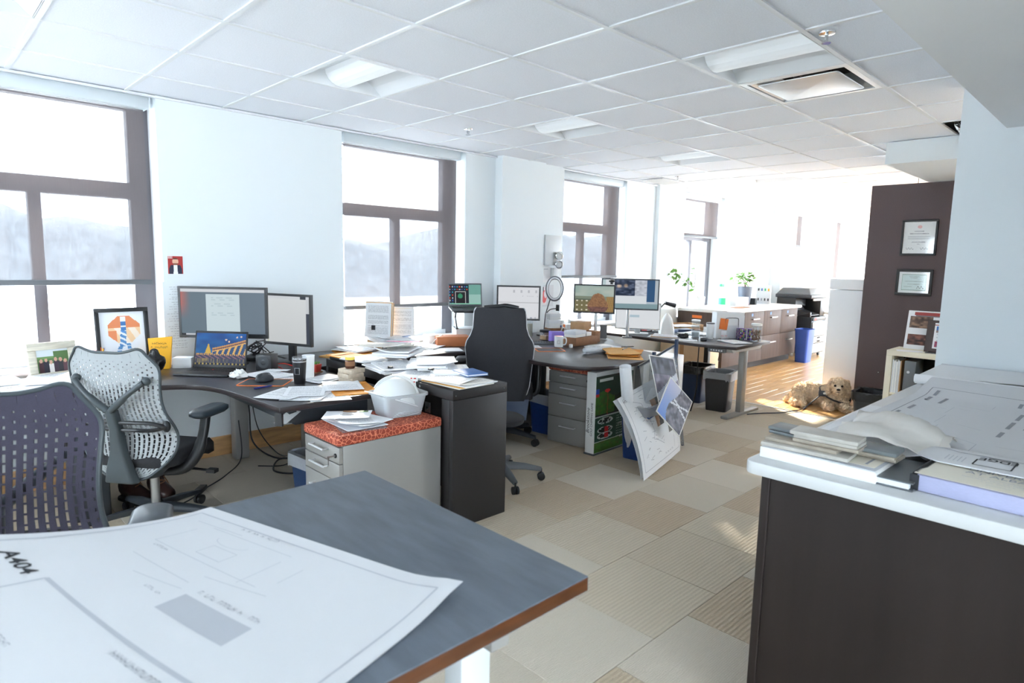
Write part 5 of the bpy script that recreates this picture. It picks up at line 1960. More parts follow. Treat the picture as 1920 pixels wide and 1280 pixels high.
MB().tube([(-.055, 0, .005), (.05, 0, .005), (.066, 0, .005)], [.0045, .0045, .001], 8).build('barrel', 'blue_ink_plastic', t, (0, 0, 0), smooth=40)
MB().box(-.055, -.002, .009, -.02, .002, .0105).build('clip', 'steel', t)
t = thing('tumbler', 'black steel tumbler with clear lid on the corner desk', 'tumbler', (1.697, 3.575, DZ))
MB().lathe([(.031, 0), (.033, .004), (.0405, .13), (.041, .148), (.036, .149)], 26).build('body', 'cup_black', t, smooth=50)
MB().lathe([(.0412, .140), (.0425, .144), (.0425, .160), (.039, .164), (.012, .163)], 26).build('lid', 'clear_plastic', t, smooth=50)
MB().lathe([(.0413, .132), (.0416, .1395)], 26).build('steel_band', 'steel', t)
MB().box(-.039, -.014, .06, -.0355, .014, .062).box(-.0405, -.014, .098, -.038, .014, .10).box(-.0395, -.015, .06, -.0365, -.013, .10).box(-.0395, .013, .06, -.0365, .015, .10).build('square_mark', 'steel', t, (0, 0, 0), (0, 0, .75))
t = thing('paper_cup', 'tall white paper sleeve standing behind the black tumbler', 'cup', (1.80, 3.665, DZ))
MB().lathe([(.032, 0), (.037, .15), (.035, .15), (.031, .004)], 20).build('wall', 'white_card', t, smooth=50)
MB().lathe([(.0375, .149), (.039, .152), (.0365, .154)], 20).build('rolled_rim', 'paper', t, smooth=50)
t = thing('succulent_pot', 'tiny red square pot with a green succulent', 'plant', (1.945, 3.86, DZ), .4)
MB().box(-.032, -.032, 0, .032, .032, .006).build('saucer', 'kraft_dark', t)
MB().hexa([(-.024, -.024, .006), (.024, -.024, .006), (.024, .024, .006), (-.024, .024, .006)], [(-.029, -.029, .056), (.029, -.029, .056), (.029, .029, .056), (-.029, .029, .056)]).build('pot', 'terracotta_red', t, bevel=.002)
for k in range(9):
    a = k*2.4
    rr = .006+.002*k
    o = MB().ball((0, 0, .011), (.006, .004, .012), 8, 6).build('leaf', 'leaf', t, (rr*math.cos(a), rr*math.sin(a), .052), (.5*math.sin(a)*-1, .5*math.cos(a), a), smooth=60)
for k, (rz, dx, lab) in enumerate(((.32, .004, 'bottom tan sample box of the stack under the sauce jar'), (.08, -.004, 'middle tan sample box of the stack under the sauce jar'), (.27, .002, 'top tan sample box carrying the sauce jar'))):
    carton(lab, 1.975+dx, 3.45, DZ+k*.0272, rz, .115, .115, .0268, 'tan_box', None, 'tan sample boxes on the corner desk', bev=.002)
t = thing('sauce_jar', 'small glass jar of brown sauce with yellow lid', 'jar', (1.968, 3.452, DZ+.0825))
MB().lathe([(.027, 0), (.03, .004), (.03, .05), (.026, .056)], 22).build('glass', 'liquid_brown', t, smooth=50)
MB().lathe([(.0285, .054), (.029, .056), (.029, .068), (.027, .070)], 22).build('lid', 'jar_yellow', t, smooth=40)
MB().lathe([(.0304, .016), (.0304, .044)], 22).build('label', 'kraft_dark', t, smooth=40)
t = thing('desk_speaker', 'small black desk speaker right of the laptop', 'speaker', (1.745, 4.16, DZ), math.radians(-50))
MB().box(-.055, -.05, 0, .055, .05, .105).build('cabinet', 'black_plastic', t, bevel=.004)
MB().lathe([(.04, 0), (.03, -.003), (.012, .002)][::-1], 20).build('cone', 'dark_plastic', t, (0, -.051, .055), (PI/2, 0, 0))
t = thing('docking_box', 'small black dock with tangled cables behind the laptop', 'dock', (1.86, 4.57, DZ), math.radians(-45))
MB().box(-.08, -.05, 0, .08, .05, .04).build('body', 'black_plastic', t, bevel=.004)
r = random.Random(12)
for k in range(7):
    pts = [(r.uniform(-.09, .09), r.uniform(-.06, .06), .045+r.uniform(0, .11)) for _ in range(5)]
    pts[0] = (r.uniform(-.05, .05), .0, .04)
    MB().tube(spline(pts, 6), .0035, 6).build('cable', 'black_plastic', t, smooth=50)
tag(MB().tube(spline([(1.77, 3.99, DZ+.004), (1.83, 4.12, DZ+.004), (1.80, 4.20, DZ+.02), (1.87, 4.17, DZ+.025), (1.93, 4.08, DZ+.004), (1.97, 4.02, DZ+.004)], 8), .004, 8).build('cable', 'red_plastic', smooth=50), 'thin red cable looped on the corner desk under the blank monitor', 'cable')
# left run: paper piles, frames, pens
GL = 'paper piles along the left window'
stack('tall white paper pile at the far left end of the window desk', .34, 4.36, DZ, .2, 5, .010, amp=.006, group=GL)
stack('white paper pile in front of the wooden picture frame', .62, 4.34, DZ, -.3, 5, .009, .26, .33, amp=.01, group=GL)
stack('loose white papers at the desk edge behind the purple chair', .46, 4.20, DZ+.002, .9, 3, .004, .279, .216, amp=.008, group=GL)
stack('pale stapled reports lying under the silver chair top', .86, 4.22, DZ, .15, 4, .006, amp=.01, group=GL)
def pic_family(u, v):
    if v > .62 and not (u > .55 and v < .9):
        return (216, 226, 232) if v > .72 else (110, 150, 90)
    for k in range(6):
        cx = .14+.15*k
        hy = .52+.07*math.sin(k*2.3)
        if ((u-cx)/.05)**2+((v-hy)/.09)**2 < 1:
            return (206, 160, 140)
        if abs(u-cx) < .075 and v < hy-.06:
            return [(70, 40, 50), (40, 40, 56), (230, 226, 224), (60, 44, 60), (44, 46, 54), (90, 60, 70)][k]
    return (86, 120, 72)
def table_frame(name, lab, x, y, z, rz, w, h, fwid, fn, nx, ny, fm, tilt, mat_w=0):
    t = thing(name, lab, 'frame', (x, y, z), rz)
    for (a, b, c, d) in ((-w/2, 0, w/2, fwid), (-w/2, h-fwid, w/2, h), (-w/2, fwid, -w/2+fwid, h-fwid), (w/2-fwid, fwid, w/2, h-fwid)):
        MB().box(a, -.02, b, c, 0, d).build('frame_bar', fm, t, (0, 0, .003), (-tilt, 0, 0), bevel=.003)
    MB().box(-w/2+.01, .0, .01, w/2-.01, .005, h-.01).build('backing', 'kraft_dark', t, (0, 0, .003), (-tilt, 0, 0))
    o = picture('photo', w-2*fwid, h-2*fwid, fn, nx, ny, t, m='print')
    o.matrix_local = Matrix.Translation((0, 0, .003)) @ Matrix.Rotation(-tilt, 4, 'X') @ Matrix.Translation((0, -.006, fwid)) @ Matrix.Rotation(PI/2, 4, 'X')
    MB().hexa([(-.02, .012, .02), (.02, .012, .02), (.02, .014, .02), (-.02, .014, .02)], [(-.02, .006+.0, h*.6), (.02, .006, h*.6), (.02, .008, h*.6), (-.02, .008, h*.6)]).build('easel_back', 'kraft_dark', t, (0, 0, .0), (-tilt, 0, 0))
    return t
table_frame('picture_frame', 'whitewashed wooden frame with a family photo before the left window', .625, 4.545, DZ+.0, .28, .26, .225, .045, pic_family, 48, 34, 'photo_frame_wood', .16)
def pic_sport(u, v):
    """abstract athletic print: orange shield, blue and white figure"""
    def inside(cx, cy, rx, ry):
        return abs(u-cx)/rx+abs(v-cy)/ry < 1
    if abs(u-.52) < .055 and .62 < v < .90:
        return (240, 242, 246) if v > .80 or .70 < v < .72 else (66, 120, 180)
    if abs(u-(.50+.12*(v-.45))) < .07 and .30 < v < .62:
        return (88, 140, 196) if math.sin(v*60+u*30) > -.2 else (236, 238, 240)
    if abs(u-(.44-.35*(.32-v))) < .05 and .08 < v < .32 or abs(u-(.62+.2*(.32-v))) < .045 and .08 < v < .36:
        return (96, 150, 200) if int(v*40) % 3 else (226, 230, 236)
    if max(abs(u-.54)/.36, abs(v-.64)/.27, (abs(u-.54)/.36+abs(v-.64)/.27)*.72) < 1:
        if v > .68 or u < .36 and v < .62:
            return (232, 140, 92)
        return (246, 206, 160) if math.sin(u*20+v*14) > 0 else (250, 232, 214)
    if .08 < v < .13 and .1 < u < .24 and int(u*70) % 2:
        return (190, 70, 60)
    return (240, 242, 246)
table_frame('picture_frame', 'large black-framed orange and blue print leaning at the left window', 1.02, 4.665, DZ+.03, .05, .31, .375, .026, pic_sport, 60, 72, 'black_plastic', .10)
t = thing('pen_cup', 'clear pen cup of coloured pens on the window sill', 'cup', (.865, 4.63, DZ))
MB().lathe([(.034, 0), (.036, .09), (.034, .09), (.032, .004)], 18).build('cup', 'milky_plastic', t, smooth=50)
r = random.Random(6)
for k, mm in enumerate(('blue_ink_plastic', 'orange', 'red_plastic', 'ink', 'violet', 'pink', 'blue_cover', 'yellow_card')):
    a = k*.8
    MB().tube([(.012*math.cos(a), .012*math.sin(a), .006), (.034*math.cos(a), .034*math.sin(a), .135+r.uniform(-.01, .035))], .0042, 6).build('pen', mm, t, smooth=40)
t = thing('gift_bag', 'yellow card bag printed with small black script', 'bag', (1.215, 4.60, DZ), math.radians(-25))
MB().hexa([(-.055, -.03, 0), (.055, -.03, 0), (.055, .03, 0), (-.055, .03, 0)], [(-.07, -.012, .205), (.075, -.012, .215), (.075, .0, .215), (-.07, .0, .205)]).build('bag', 'yellow_card', t, bevel=.002)
faux(7, .02, 'ink', t, lambda x, y: (x, -.0195, .165+y), 61)
faux(9, .018, 'ink', t, lambda x, y: (x, -.0215, .14+y), 62)
r = random.Random(8)
m = MB()
m.ball((0, 0, .07), (.062, .052, .07), 18, 11)
m.v = [(x*(1+r.uniform(-.10, .10)-.35*(z > .11)), y*(1+r.uniform(-.12, .12)-.35*(z > .11)), max(0, z+.018*(z > .12))) for x, y, z in m.v]
tag(m.build('plastic_bag', 'bag_black', None, (1.14, 4.46, DZ), smooth=35), 'knotted black plastic bag below the yellow card bag', 'bag')
carton('small white carton left of the laptop against the wall', 1.345, 4.565, DZ, -.6, .12, .085, .07, 'white_card')
carton('dark small box tucked behind the laptop lid', 1.455, 4.54, DZ, -.7, .07, .05, .085, 'dark_plastic')
# wall photo and wall notes
def pic_man(u, v):
    if ((u-.5)/.20)**2+((v-.70)/.21)**2 < 1:
        if v > .82:
            return (84, 50, 36)
        if v < .60:
            return (130, 76, 54)
        return (226, 178, 150)
    if v < .5:
        if abs(u-.5) < .14-.02*v:
            return (238, 240, 244)
        if abs(u-.5) < .42-.5*max(0, v-.3):
            return (38, 42, 66)
    if v > .86 and u < .3:
        return (226, 210, 210) if int(u*40) % 2 else (180, 70, 60)
    return (168, 44, 40)
t = thing('wall_photo', 'small red photo of a bearded man in a suit pinned on the wall', 'photo', (1.388, 4.7985, 1.352))
MB().box(-.05, -.0012, 0, .05, 0, .127).build('card', 'paper', t)
picture('print', .096, .123, pic_man, 40, 50, t, (0, -.0014, .002))
t = thing('wall_sheet', 'tall translucent sheet of handwriting taped on the wall behind the wide monitor', 'paper', (1.50, 4.7985, .80))
MB().box(-.20, -.001, 0, .13, 0, .50).build('sheet', 'wall_paint', t)
m = MB()
r = random.Random(15)
for k in range(26):
    z = .03+.45*k/26+r.uniform(-.004, .004)
    x = -.18+r.uniform(0, .05)
    while x < -.06:
        l = r.uniform(.006, .022)
        m.box(x, -.0014, z, x+l, -.0011, z+.0022)
        x += l+.006
m.box(-.02, -.0014, .46, .10, -.0011, .4615).box(-.02, -.0014, .44, .10, -.0011, .4412)
o = m.build('handwriting', 'ink_grey', t)
o['kind'] = 'stuff'
t = thing('wall_card', 'white card hanging under the corner desk front edge', 'card', (1.40, 3.10, .662), .6)
MB().box(-.075, -.035, -.0012, .075, .035, 0).build('card', 'white_card', t, (0, 0, 0), (0, -.22, 0))
MB().box(-.085, -.02, -.03, -.07, .02, .038).build('clip', 'black_plastic', t)

# cables, boots, computer tower under the corner desk
m = MB()
tag(MB().tube(spline([(1.79, 4.66, .66), (1.795, 4.62, .35), (1.80, 4.58, .12), (1.9, 4.45, .012), (2.05, 4.3, .008), (2.02, 4.1, .008), (1.86, 4.02, .012), (1.78, 4.18, .008), (1.93, 4.4, .008), (2.04, 4.2, .014), (1.9, 3.95, .008)], 8), .006, 8).build('cable', 'black_plastic', smooth=50), 'thick black cable coiled on the carpet by the grey desk leg', 'cable')
tag(MB().tube(spline([(1.70, 4.58, .3), (1.70, 4.55, .03), (1.5, 4.3, .006), (1.3, 4.12, .006), (1.16, 3.95, .02), (1.0, 3.9, .006)], 8), .004, 6).build('cable', 'black_plastic', smooth=50), 'thin black cable trailing from the desk leg under the silver chair', 'cable')
tag(MB().tube(spline([(1.80, 4.60, .5), (1.83, 4.55, .22), (1.95, 4.5, .02), (2.02, 4.38, .006), (1.88, 4.25, .006), (1.74, 4.35, .006)], 8), .004, 6).build('cable', 'black_plastic', smooth=50), 'looped thin cable hanging behind the grey desk leg', 'cable')
t = thing('power_strip', 'small black power adapter on the carpet behind the silver chair', 'adapter', (1.27, 4.10, 0), .9)
MB().box(-.06, -.022, 0, .06, .022, .03).build('body', 'black_plastic', t, bevel=.004)
for k in range(3):
    MB().lathe([(.012, .03), (.012, .0305)], 10).build('socket', 'dark_plastic', t, (-.035+.035*k, 0, 0))
t = thing('computer_tower', 'black computer tower on the floor behind the silver chair', 'computer', (.70, 4.22, 0), -.1)
MB().box(-.09, -.2, .012, .09, .2, .40).build('case', 'black_plastic', t, bevel=.005)
MB().box(-.085, -.208, .02, .085, -.2, .39).build('front_panel', 'dark_plastic', t, bevel=.003)
MB().lathe([(.012, 0), (.012, .003)], 12).build('power_button', 'steel', t, (0, -.208, .34), (PI/2, 0, 0))
for s in (-1, 1):
    MB().box(s*.07-.015, -.18, 0, s*.07+.015, .18, .012).build('foot', 'black_plastic', t)
def boot(lab, x, y, rz):
    t = thing('boot', lab, 'boot', (x, y, 0), rz, 'brown boots under the desk')
    rings = []
    for (yy, w, z0, z1) in ((-.13, .05, .02, .06), (-.10, .085, .018, .085), (-.04, .095, .018, .10), (.03, .08, .018, .13), (.08, .075, .018, .15), (.125, .06, .018, .14)):
        rings.append([(w/2*math.cos(a), yy, (z0+z1)/2+(z1-z0)/2*math.sin(a)) for a in [2*PI*k/12 for k in range(12)]])
    MB().ring(rings, [0]*6).build('upper', 'boot', t, smooth=70)
    MB().ring([[(x*k+0, y*k+.06, z) for x, y in rrect(.09, .11, .04, 4)] for k, z in ((.9, .09), (1, .15), (1.02, .20))], [0]*3).build('shaft', 'boot', t, smooth=60)
    MB().prism(rrect(.095, .27, .045), 0, .02).build('sole', 'sole', t, bevel=.003)
    MB().tube(spline([(-.02, -.04, .106), (.02, -.02, .112), (-.02, .0, .122), (.025, .015, .13), (.05, -.02, .06)], 4), .003, 5).build('lace', 'kraft_dark', t, smooth=40)
boot('left brown leather boot under the silver chair', .93, 4.19, .3)
boot('right brown leather boot under the silver chair', 1.06, 4.15, .15)

# ------------------------------------------------------------------ pedestal top: hard hat in a tub, mail
PT = .6305
t = thing('plastic_tub', 'frosted plastic tub holding a white hard hat on the red cushion', 'tub', (1.955, 2.905, PT), math.radians(-8))
r0, r1, r2, r3 = rrect(.22, .17, .03), rrect(.27, .215, .035), rrect(.264, .209, .033), rrect(.214, .164, .028)
MB().ring([r0, r1, r2, r3], [0, .125, .125, .003]).build('shell', 'milky_plastic', t, smooth=50)
MB().ring([rrect(.284, .229, .04), rrect(.284, .229, .04), rrect(.268, .213, .035), rrect(.268, .213, .035)], [.112, .126, .126, .112], cap=False).build('rim', 'milky_plastic', t, smooth=50)
for k in range(4):
    sheet(['lowest', 'second', 'third', 'topmost'][k]+' folded white paper in the frosted tub', 1.955+.004*k, 2.905-.003*k, PT+.005+.007*k, math.radians(-8+4*k), .15, .19, 'paper', .004, 'folded papers in the frosted tub')
t = thing('hard_hat', 'white hard hat with centre ridge lying in the frosted tub', 'hard hat', (1.935, 2.905, PT+.085), (math.radians(18), math.radians(12), math.radians(60)))
m = MB()
prof = []
rings = []
for k in range(9):
    a = PI/2*k/8
    rr = math.cos(a)
    rings.append([(.105*max(rr, .03)*math.cos(q), .128*max(rr, .03)*math.sin(q), .125*math.sin(a)+.0) for q in [2*PI*i/28 for i in range(28)]])
m.ring(rings, [0]*9)
m.build('shell', 'hard_hat', t, smooth=70)
MB().tube([(0, .1285*math.cos(a), .004+.1255*math.sin(a)) for a in [PI*(k+1)/18 for k in range(17)]], .007, 6).build('ridge', 'hard_hat', t, smooth=60)
for s in (-1, 1):
    MB().tube([(s*(.028+.012*math.sin(a)), .122*math.cos(a), .002+.1205*math.sin(a)) for a in [PI*(k+2)/18 for k in range(15)]], .003, 5).build('side_ridge', 'hard_hat', t, smooth=60)
br = []
for k in range(29):
    q = 2*PI*k/28
    e = .012+.035*max(0, math.sin(q))**2
    br.append(((.105+.010)*math.cos(q), (.128+e)*math.sin(q)))
MB().ring([[(.100*math.cos(2*PI*i/28), .122*math.sin(2*PI*i/28)) for i in range(28)], br[:28], br[:28], [(.100*math.cos(2*PI*i/28), .122*math.sin(2*PI*i/28)) for i in range(28)]], [0.004, -.002, -.006, -.002], cap=False).build('brim', 'hard_hat', t, smooth=50)
t = thing('white_booklet', 'white booklet with small red print standing behind the hard hat', 'booklet', (2.045, 2.965, PT+.012), math.radians(-40))
MB().box(-.05, -.004, 0, .06, .004, .19).build('cover', 'white_card', t, (0, 0, 0), (-.15, .05, 0))
MB().box(.018, -.0046, .165, .028, -.0041, .172).box(.036, -.0046, .165, .05, -.0041, .172).box(.036, -.0046, .145, .046, -.0041, .152).build('red_print', 'ink_red', t, (0, 0, 0), (-.15, .05, 0))
GM = 'mail on the red cushion'
sheet('lowest clear document sleeve of the mail on the red cushion', 1.665, 2.86, PT, -.25, .23, .31, 'clear_plastic', .002, GM, th=.003)
sheet('blue-grey folder under the mail on the red cushion', 1.66, 2.87, PT+.006, -.05, .225, .30, 'paper_grey', .003, GM, th=.003)
sheet('white newsletter sheet in the mail on the red cushion', 1.69, 2.875, PT+.0135, .25, .22, .28, 'paper', .006, GM, th=.002)
sheet('folded white flyer in the mail on the red cushion', 1.66, 2.87, PT+.0255, -.3, .2, .25, 'typed_page', .008, GM, th=.002)
t = thing('news_envelope', 'white mailing envelope with bold black address topmost on the red cushion', 'envelope', (1.635, 2.90, PT+.043), math.radians(-38))
b = MB()
page(b, .24, .16, lambda u, v: .005*u*u, 0, th=.001)
b.build('body', 'paper', t, smooth=50)
for k, (a, mm) in enumerate(((.05, 'ink'), (.07, 'ink'), (.045, 'ink_grey'))):
    MB().box(-a/2, .0-.016*k, .0062, a/2, .008-.016*k, .0066).build('address_line', mm, t)
MB().box(.055, .045, .006, .10, .070, .0068).build('stamp_picture', 'leaf', t)
MB().box(-.03, .045, .006, .04, .070, .0068).build('picture_strip', 'kraft_dark', t)

# ------------------------------------------------------------------ credenza top
CZ = .7905
GC = 'paper stacks on the black credenza'
carton('flat black tray of papers at the window end of the credenza', 2.21, 3.80, CZ, 0, .20, .36, .022, 'black_plastic')
envelope('manila envelope on the black tray at the window end of the credenza', 2.20, 3.86, CZ+.0225, .2, .2, .26, 'amber_envelope', .006, GC)
stack('white papers filling the black tray on the credenza', 2.20, 3.66, CZ+.0225, .05, 2, .005, .2, .26, amp=.006, group=GC)
stack('paper stack with a binder clip in the middle of the credenza', 2.22, 3.36, CZ, -.2, 4, .008, .24, .30, amp=.006, group=GC)
stack('ruffled white papers with folded corners on the credenza back', 2.38, 3.52, CZ+.064, -.9, 4, .009, .25, .32, amp=.018, group=GC)
sheet('yellow-edged white folder spread open over the credenza papers', 2.30, 3.55, CZ+.122, -.75, .34, .26, 'typed_cream', .022, GC, th=.003)
sheet('pink ruled sheet lying on top of the open folder on the credenza', 2.36, 3.45, CZ+.158, -.9, .22, .03, 'pink', .003, GC)
stack('thick stack of white drawings on the credenza beside the gaming chair', 2.38, 3.16, CZ+.034, -.65, 4, .008, .25, .34, amp=.012, group=GC)
stack('fanned stapled pages at the left of the credenza', 2.20, 3.06, CZ, .5, 3, .006, .21, .27, amp=.008, group=GC)
stack('white drawing sheets held by a black binder clip near the credenza end', 2.36, 2.96, CZ+.026, -.55, 3, .006, .22, .30, amp=.008, group=GC, spread=.01)
stack('cream and white papers covering the near end of the credenza', 2.275, 2.76, CZ, .08, 4, .0055, .27, .33, ('typed_cream', 'paper', 'paper_cream', 'manila'), .005, .012, GC, turn=.05)
sheet('bent brown-edged sheet on the near end of the credenza', 2.20, 2.76, CZ+.027, .35, .2, .26, 'typed_page', .008, GC)
t = thing('blue_notebook', 'blue notebook lying on the near end of the credenza', 'notebook', (2.385, 2.795, CZ+.036), -.2)
MB().box(-.07, -.095, 0, .07, .095, .003).build('cover', 'blue_cover', t)
MB().box(-.067, -.092, .003, .067, .092, .011).build('pages', 'paper', t)
MB().box(-.07, -.095, .011, .07, .095, .014).build('cover', 'blue_cover', t, bevel=.001)
def clip(lab, x, y, z, rz):
    t = thing('binder_clip', lab, 'clip', (x, y, z), rz, 'black binder clips')
    MB().prism([(-.012, -.016), (.014, -.016), (.014, .016), (-.012, .016)], 0, .010).build('body', 'black_plastic', t, bevel=.002)
    for s in (0.0005, .0095):
        MB().tube([(.012, -.008, s), (-.02, -.005, s), (-.028, 0, s), (-.02, .005, s), (.012, .008, s)], .0011, 5).build('wire_handle', 'steel', t, smooth=40)
clip('black binder clip on the drawings near the blue notebook', 2.245, 2.99, CZ+.046, .6)
clip('black binder clip on the middle credenza stack', 2.13, 3.25, CZ+.034, 1.0)
clip('black binder clip on the edge of the open folder', 2.20, 3.42, CZ+.128, .8)

# ------------------------------------------------------------------ desk run by the second window
envelope('lower manila envelope of the pile at the desk end by the second window', 2.45, 4.33, DZ, .4, .26, .34, 'manila', .008, 'manila pile by the second window')
envelope('upper manila envelope of the pile by the second window', 2.52, 4.36, DZ+.0165, -.2, .25, .33, 'amber_envelope', .008, 'manila pile by the second window')
stack('white papers lying on the manila pile by the second window', 2.56, 4.40, DZ+.034, .3, 3, .005, .21, .28, amp=.008)
carton('low kraft box carrying white trays by the second window', 2.93, 4.49, DZ, -.05, .24, .32, .075, 'kraft')
t = thing('white_tray', 'white binder lying on the kraft box with papers on it', 'binder', (2.93, 4.47, DZ+.0755), -.25)
MB().box(-.15, -.19, 0, .15, .19, .004).build('cover', 'white_plastic', t)
MB().box(-.14, -.185, .0042, .145, .185, .022).build('pages', 'paper', t)
MB().box(-.15, -.19, .0222, .15, .19, .027).build('cover', 'white_plastic', t, bevel=.001)
stack('loose white papers on the white binder by the second window', 2.96, 4.44, DZ+.1027, -.2, 2, .004, amp=.008)
t = thing('blue_tag', 'dark blue tag on the papers over the white binder', 'tag', (3.0, 4.34, DZ+.1215), .3)
MB().box(-.04, -.012, 0, .04, .012, .003).build('body', 'blue_cover', t)
MB().tube([(.04, 0, .002), (.055, .006, .002), (.06, 0, .002), (.055, -.006, .002), (.04, 0, .002)], .001, 5).build('loop', 'steel', t)
# standing bundles of folders
GF = 'document bundles standing by the second window'
def bundle(lab, x, y, z, rz, w, h, n, mats_, lean, cm='typed_page'):
    t = thing('document_bundle', lab, 'papers', (x, y, z), rz, GF)
    r = random.Random(int(x*1000))
    for k in range(n):
        mm = cm if k == 0 else mats_[k % len(mats_)]
        hh = h*r.uniform(.88, 1.0)
        b = MB()
        page(b, w*r.uniform(.95, 1), hh, lambda u, v: .02*max(0, v-.5)**2, 0, nx=3, ny=6, th=.007)
        o = b.build('folder', mm, t, smooth=40)
        o.matrix_local = Matrix.Translation((0, .0095*k, 0)) @ Matrix.Rotation(PI/2-lean, 4, 'X') @ Matrix.Translation((0, hh/2, -.007))
    return t
bundle('clipped bundle of printed papers standing left in the sunlit window', 2.86, 4.56, DZ+.103, math.radians(-55), .24, .30, 6, ['kraft', 'manila', 'paper', 'tan_box'], .12)
bundle('bundle of pale tabbed folders standing right in the sunlit window', 3.08, 4.52, DZ+.103, math.radians(-35), .21, .25, 5, ['paper', 'paper_cream', 'white_card'], .06)
t = thing('binder_clip', 'large black binder clip on the standing printed papers', 'clip', (2.80, 4.525, DZ+.19), math.radians(-55))
MB().box(-.016, -.006, -.02, .016, .006, .02).build('body', 'black_plastic', t, bevel=.002)
MB().tube([(-.008, -.007, .02), (0, -.008, .04), (.008, -.007, .02)], .0015, 5).build('wire_handle', 'steel', t)
stack('white papers spread on the desk between the kraft box and the gaming chair', 3.26, 4.40, DZ, .6, 3, .004, .279, .216, amp=.006)
sheet('white page overhanging the desk edge left of the gaming chair', 3.05, 4.16, DZ, .1, .3, .2, 'typed_page', .004)
sheet('second white page left of the gaming chair', 3.30, 4.20, DZ, -.5, .28, .2, 'paper', .005)
carton('orange-brown flat box under the raised laptop', 3.54, 4.40, DZ, math.radians(-30), .30, .20, .085, 'orange_box')
carton('white carton left of the orange-brown box', 3.44, 4.57, DZ, math.radians(-10), .12, .12, .085, 'white_card')
carton('grey flat box supporting the laptop stand', 3.86, 4.535, DZ, math.radians(-30), .30, .24, .131, 'pale_plastic')
tag(MB().tube(spline([(3.45, 4.42, DZ+.1), (3.40, 4.44, DZ+.07), (3.36, 4.48, DZ+.006), (3.42, 4.52, DZ+.006)], 6), .005, 6).build('cable', 'white_plastic', smooth=40), 'short white cable hanging by the white carton', 'cable')
m = MB()
tag(MB().tube(spline([(3.02, 4.50, .68), (3.0, 4.5, .5), (3.1, 4.48, .3), (3.2, 4.5, .5), (3.25, 4.5, .68)], 6), .006, 6).build('cable', 'black_plastic', smooth=40), 'black cable loop hanging under the desk left of the gaming chair', 'cable')
# ------------------------------------------------------------------ things on the curved desk
def cyl(name, lab, cat, x, y, z, prof, m, n=22, group=None, extra=None):
    t = thing(name, lab, cat, (x, y, z), 0, group)
    MB().lathe(prof, n).build('body', m, t, smooth=45)
    for (nm, pr, mm) in (extra or []):
        MB().lathe(pr, n).build(nm, mm, t, smooth=45)
    return t
t = cyl('mug', 'white mug with orange inside and a small square print', 'mug', 4.245, 3.745, DZ, [(.034, 0), (.04, .004), (.041, .10), (.037, .10), (.035, .006)], 'white_plastic')
MB().lathe([(.0365, .02), (.037, .099)], 22).build('inside', 'orange', t, smooth=45)
MB().tube(spline([(.039, -.004, .085), (.062, -.007, .082), (.068, -.008, .05), (.058, -.007, .025), (.038, -.004, .022)], 5), .006, 8).build('handle', 'white_plastic', t, (0, 0, 0), (0, 0, -.75), smooth=50)
MB().box(-.0425, -.012, .035, -.0405, .012, .037).box(-.0425, -.012, .062, -.0405, .012, .064).box(-.0425, -.012, .035, -.0405, -.010, .064).box(-.0425, .010, .035, -.0405, .012, .064).build('square_print', 'ink_grey', t, (0, 0, 0), (0, 0, .7))
cyl('lid', 'small white bottle cap beside the mug', 'cap', 4.31, 3.655, DZ, [(.016, 0), (.017, .002), (.017, .028), (.015, .03)], 'white_plastic')
carton('long brown wooden box right of the mug', 4.56, 3.76, DZ, .05, .34, .17, .075, 'kraft_dark')
carton('white gift box with loose lid on the long wooden box', 4.50, 3.77, DZ+.0755, .15, .19, .13, .06, 'white_card', lid='paper_grey')
carton('small white box right of the white gift box', 4.655, 3.77, DZ+.0755, .1, .085, .08, .035, 'white_card')
carton('kraft box standing upright at the right of the box pile', 4.80, 3.80, DZ, .1, .09, .12, .11, 'kraft_dark')
carton('kraft carton with open lid on top of the box pile', 4.80, 3.95, DZ+.112, .2, .16, .15, .075, 'kraft')
carton('brown carton under the kraft carton behind the box pile', 4.80, 3.95, DZ, .15, .13, .12, .1115, 'kraft')
carton('light violet box behind the mug', 4.52, 4.02, DZ, -.5, .13, .09, .10, 'light_violet')
carton('dark violet box behind the mug', 4.62, 3.96, DZ, -.3, .07, .09, .085, 'violet')
carton('brown carton under the white gift boxes by the ring light', 4.83, 4.30, DZ, -.5, .22, .12, .09, 'kraft_dark')
carton('lower white gift box of the pair by the ring light', 4.80, 4.32, DZ+.0905, -.5, .13, .10, .085, 'white_card', lid='paper')
carton('upper white gift box of the pair by the ring light', 4.81, 4.325, DZ+.176, -.4, .13, .10, .065, 'white_card', lid='paper')
carton('white box with orange side right of the white gift boxes', 4.95, 4.22, DZ+.0, -.3, .14, .10, .13, 'white_card', tape='orange')
cyl('candle', 'tall pale candle in a glass behind the gaming chair', 'candle', 4.62, 4.48, DZ, [(.028, 0), (.029, .13), (.026, .13), (.02, .12)], 'cream', extra=[('glass', [(.031, 0), (.032, .16), (.0305, .16), (.030, .004)], 'jar_glass')])
cyl('glass_jar', 'squat glass jar with black lid left of the violet box', 'jar', 4.52, 4.17, DZ, [(.05, 0), (.055, .01), (.055, .07), (.048, .08)], 'jar_glass', extra=[('lid', [(.052, .078), (.054, .08), (.054, .10), (.05, .102)], 'black_plastic'), ('contents', [(.045, .004), (.05, .01), (.05, .045)], 'kraft')])
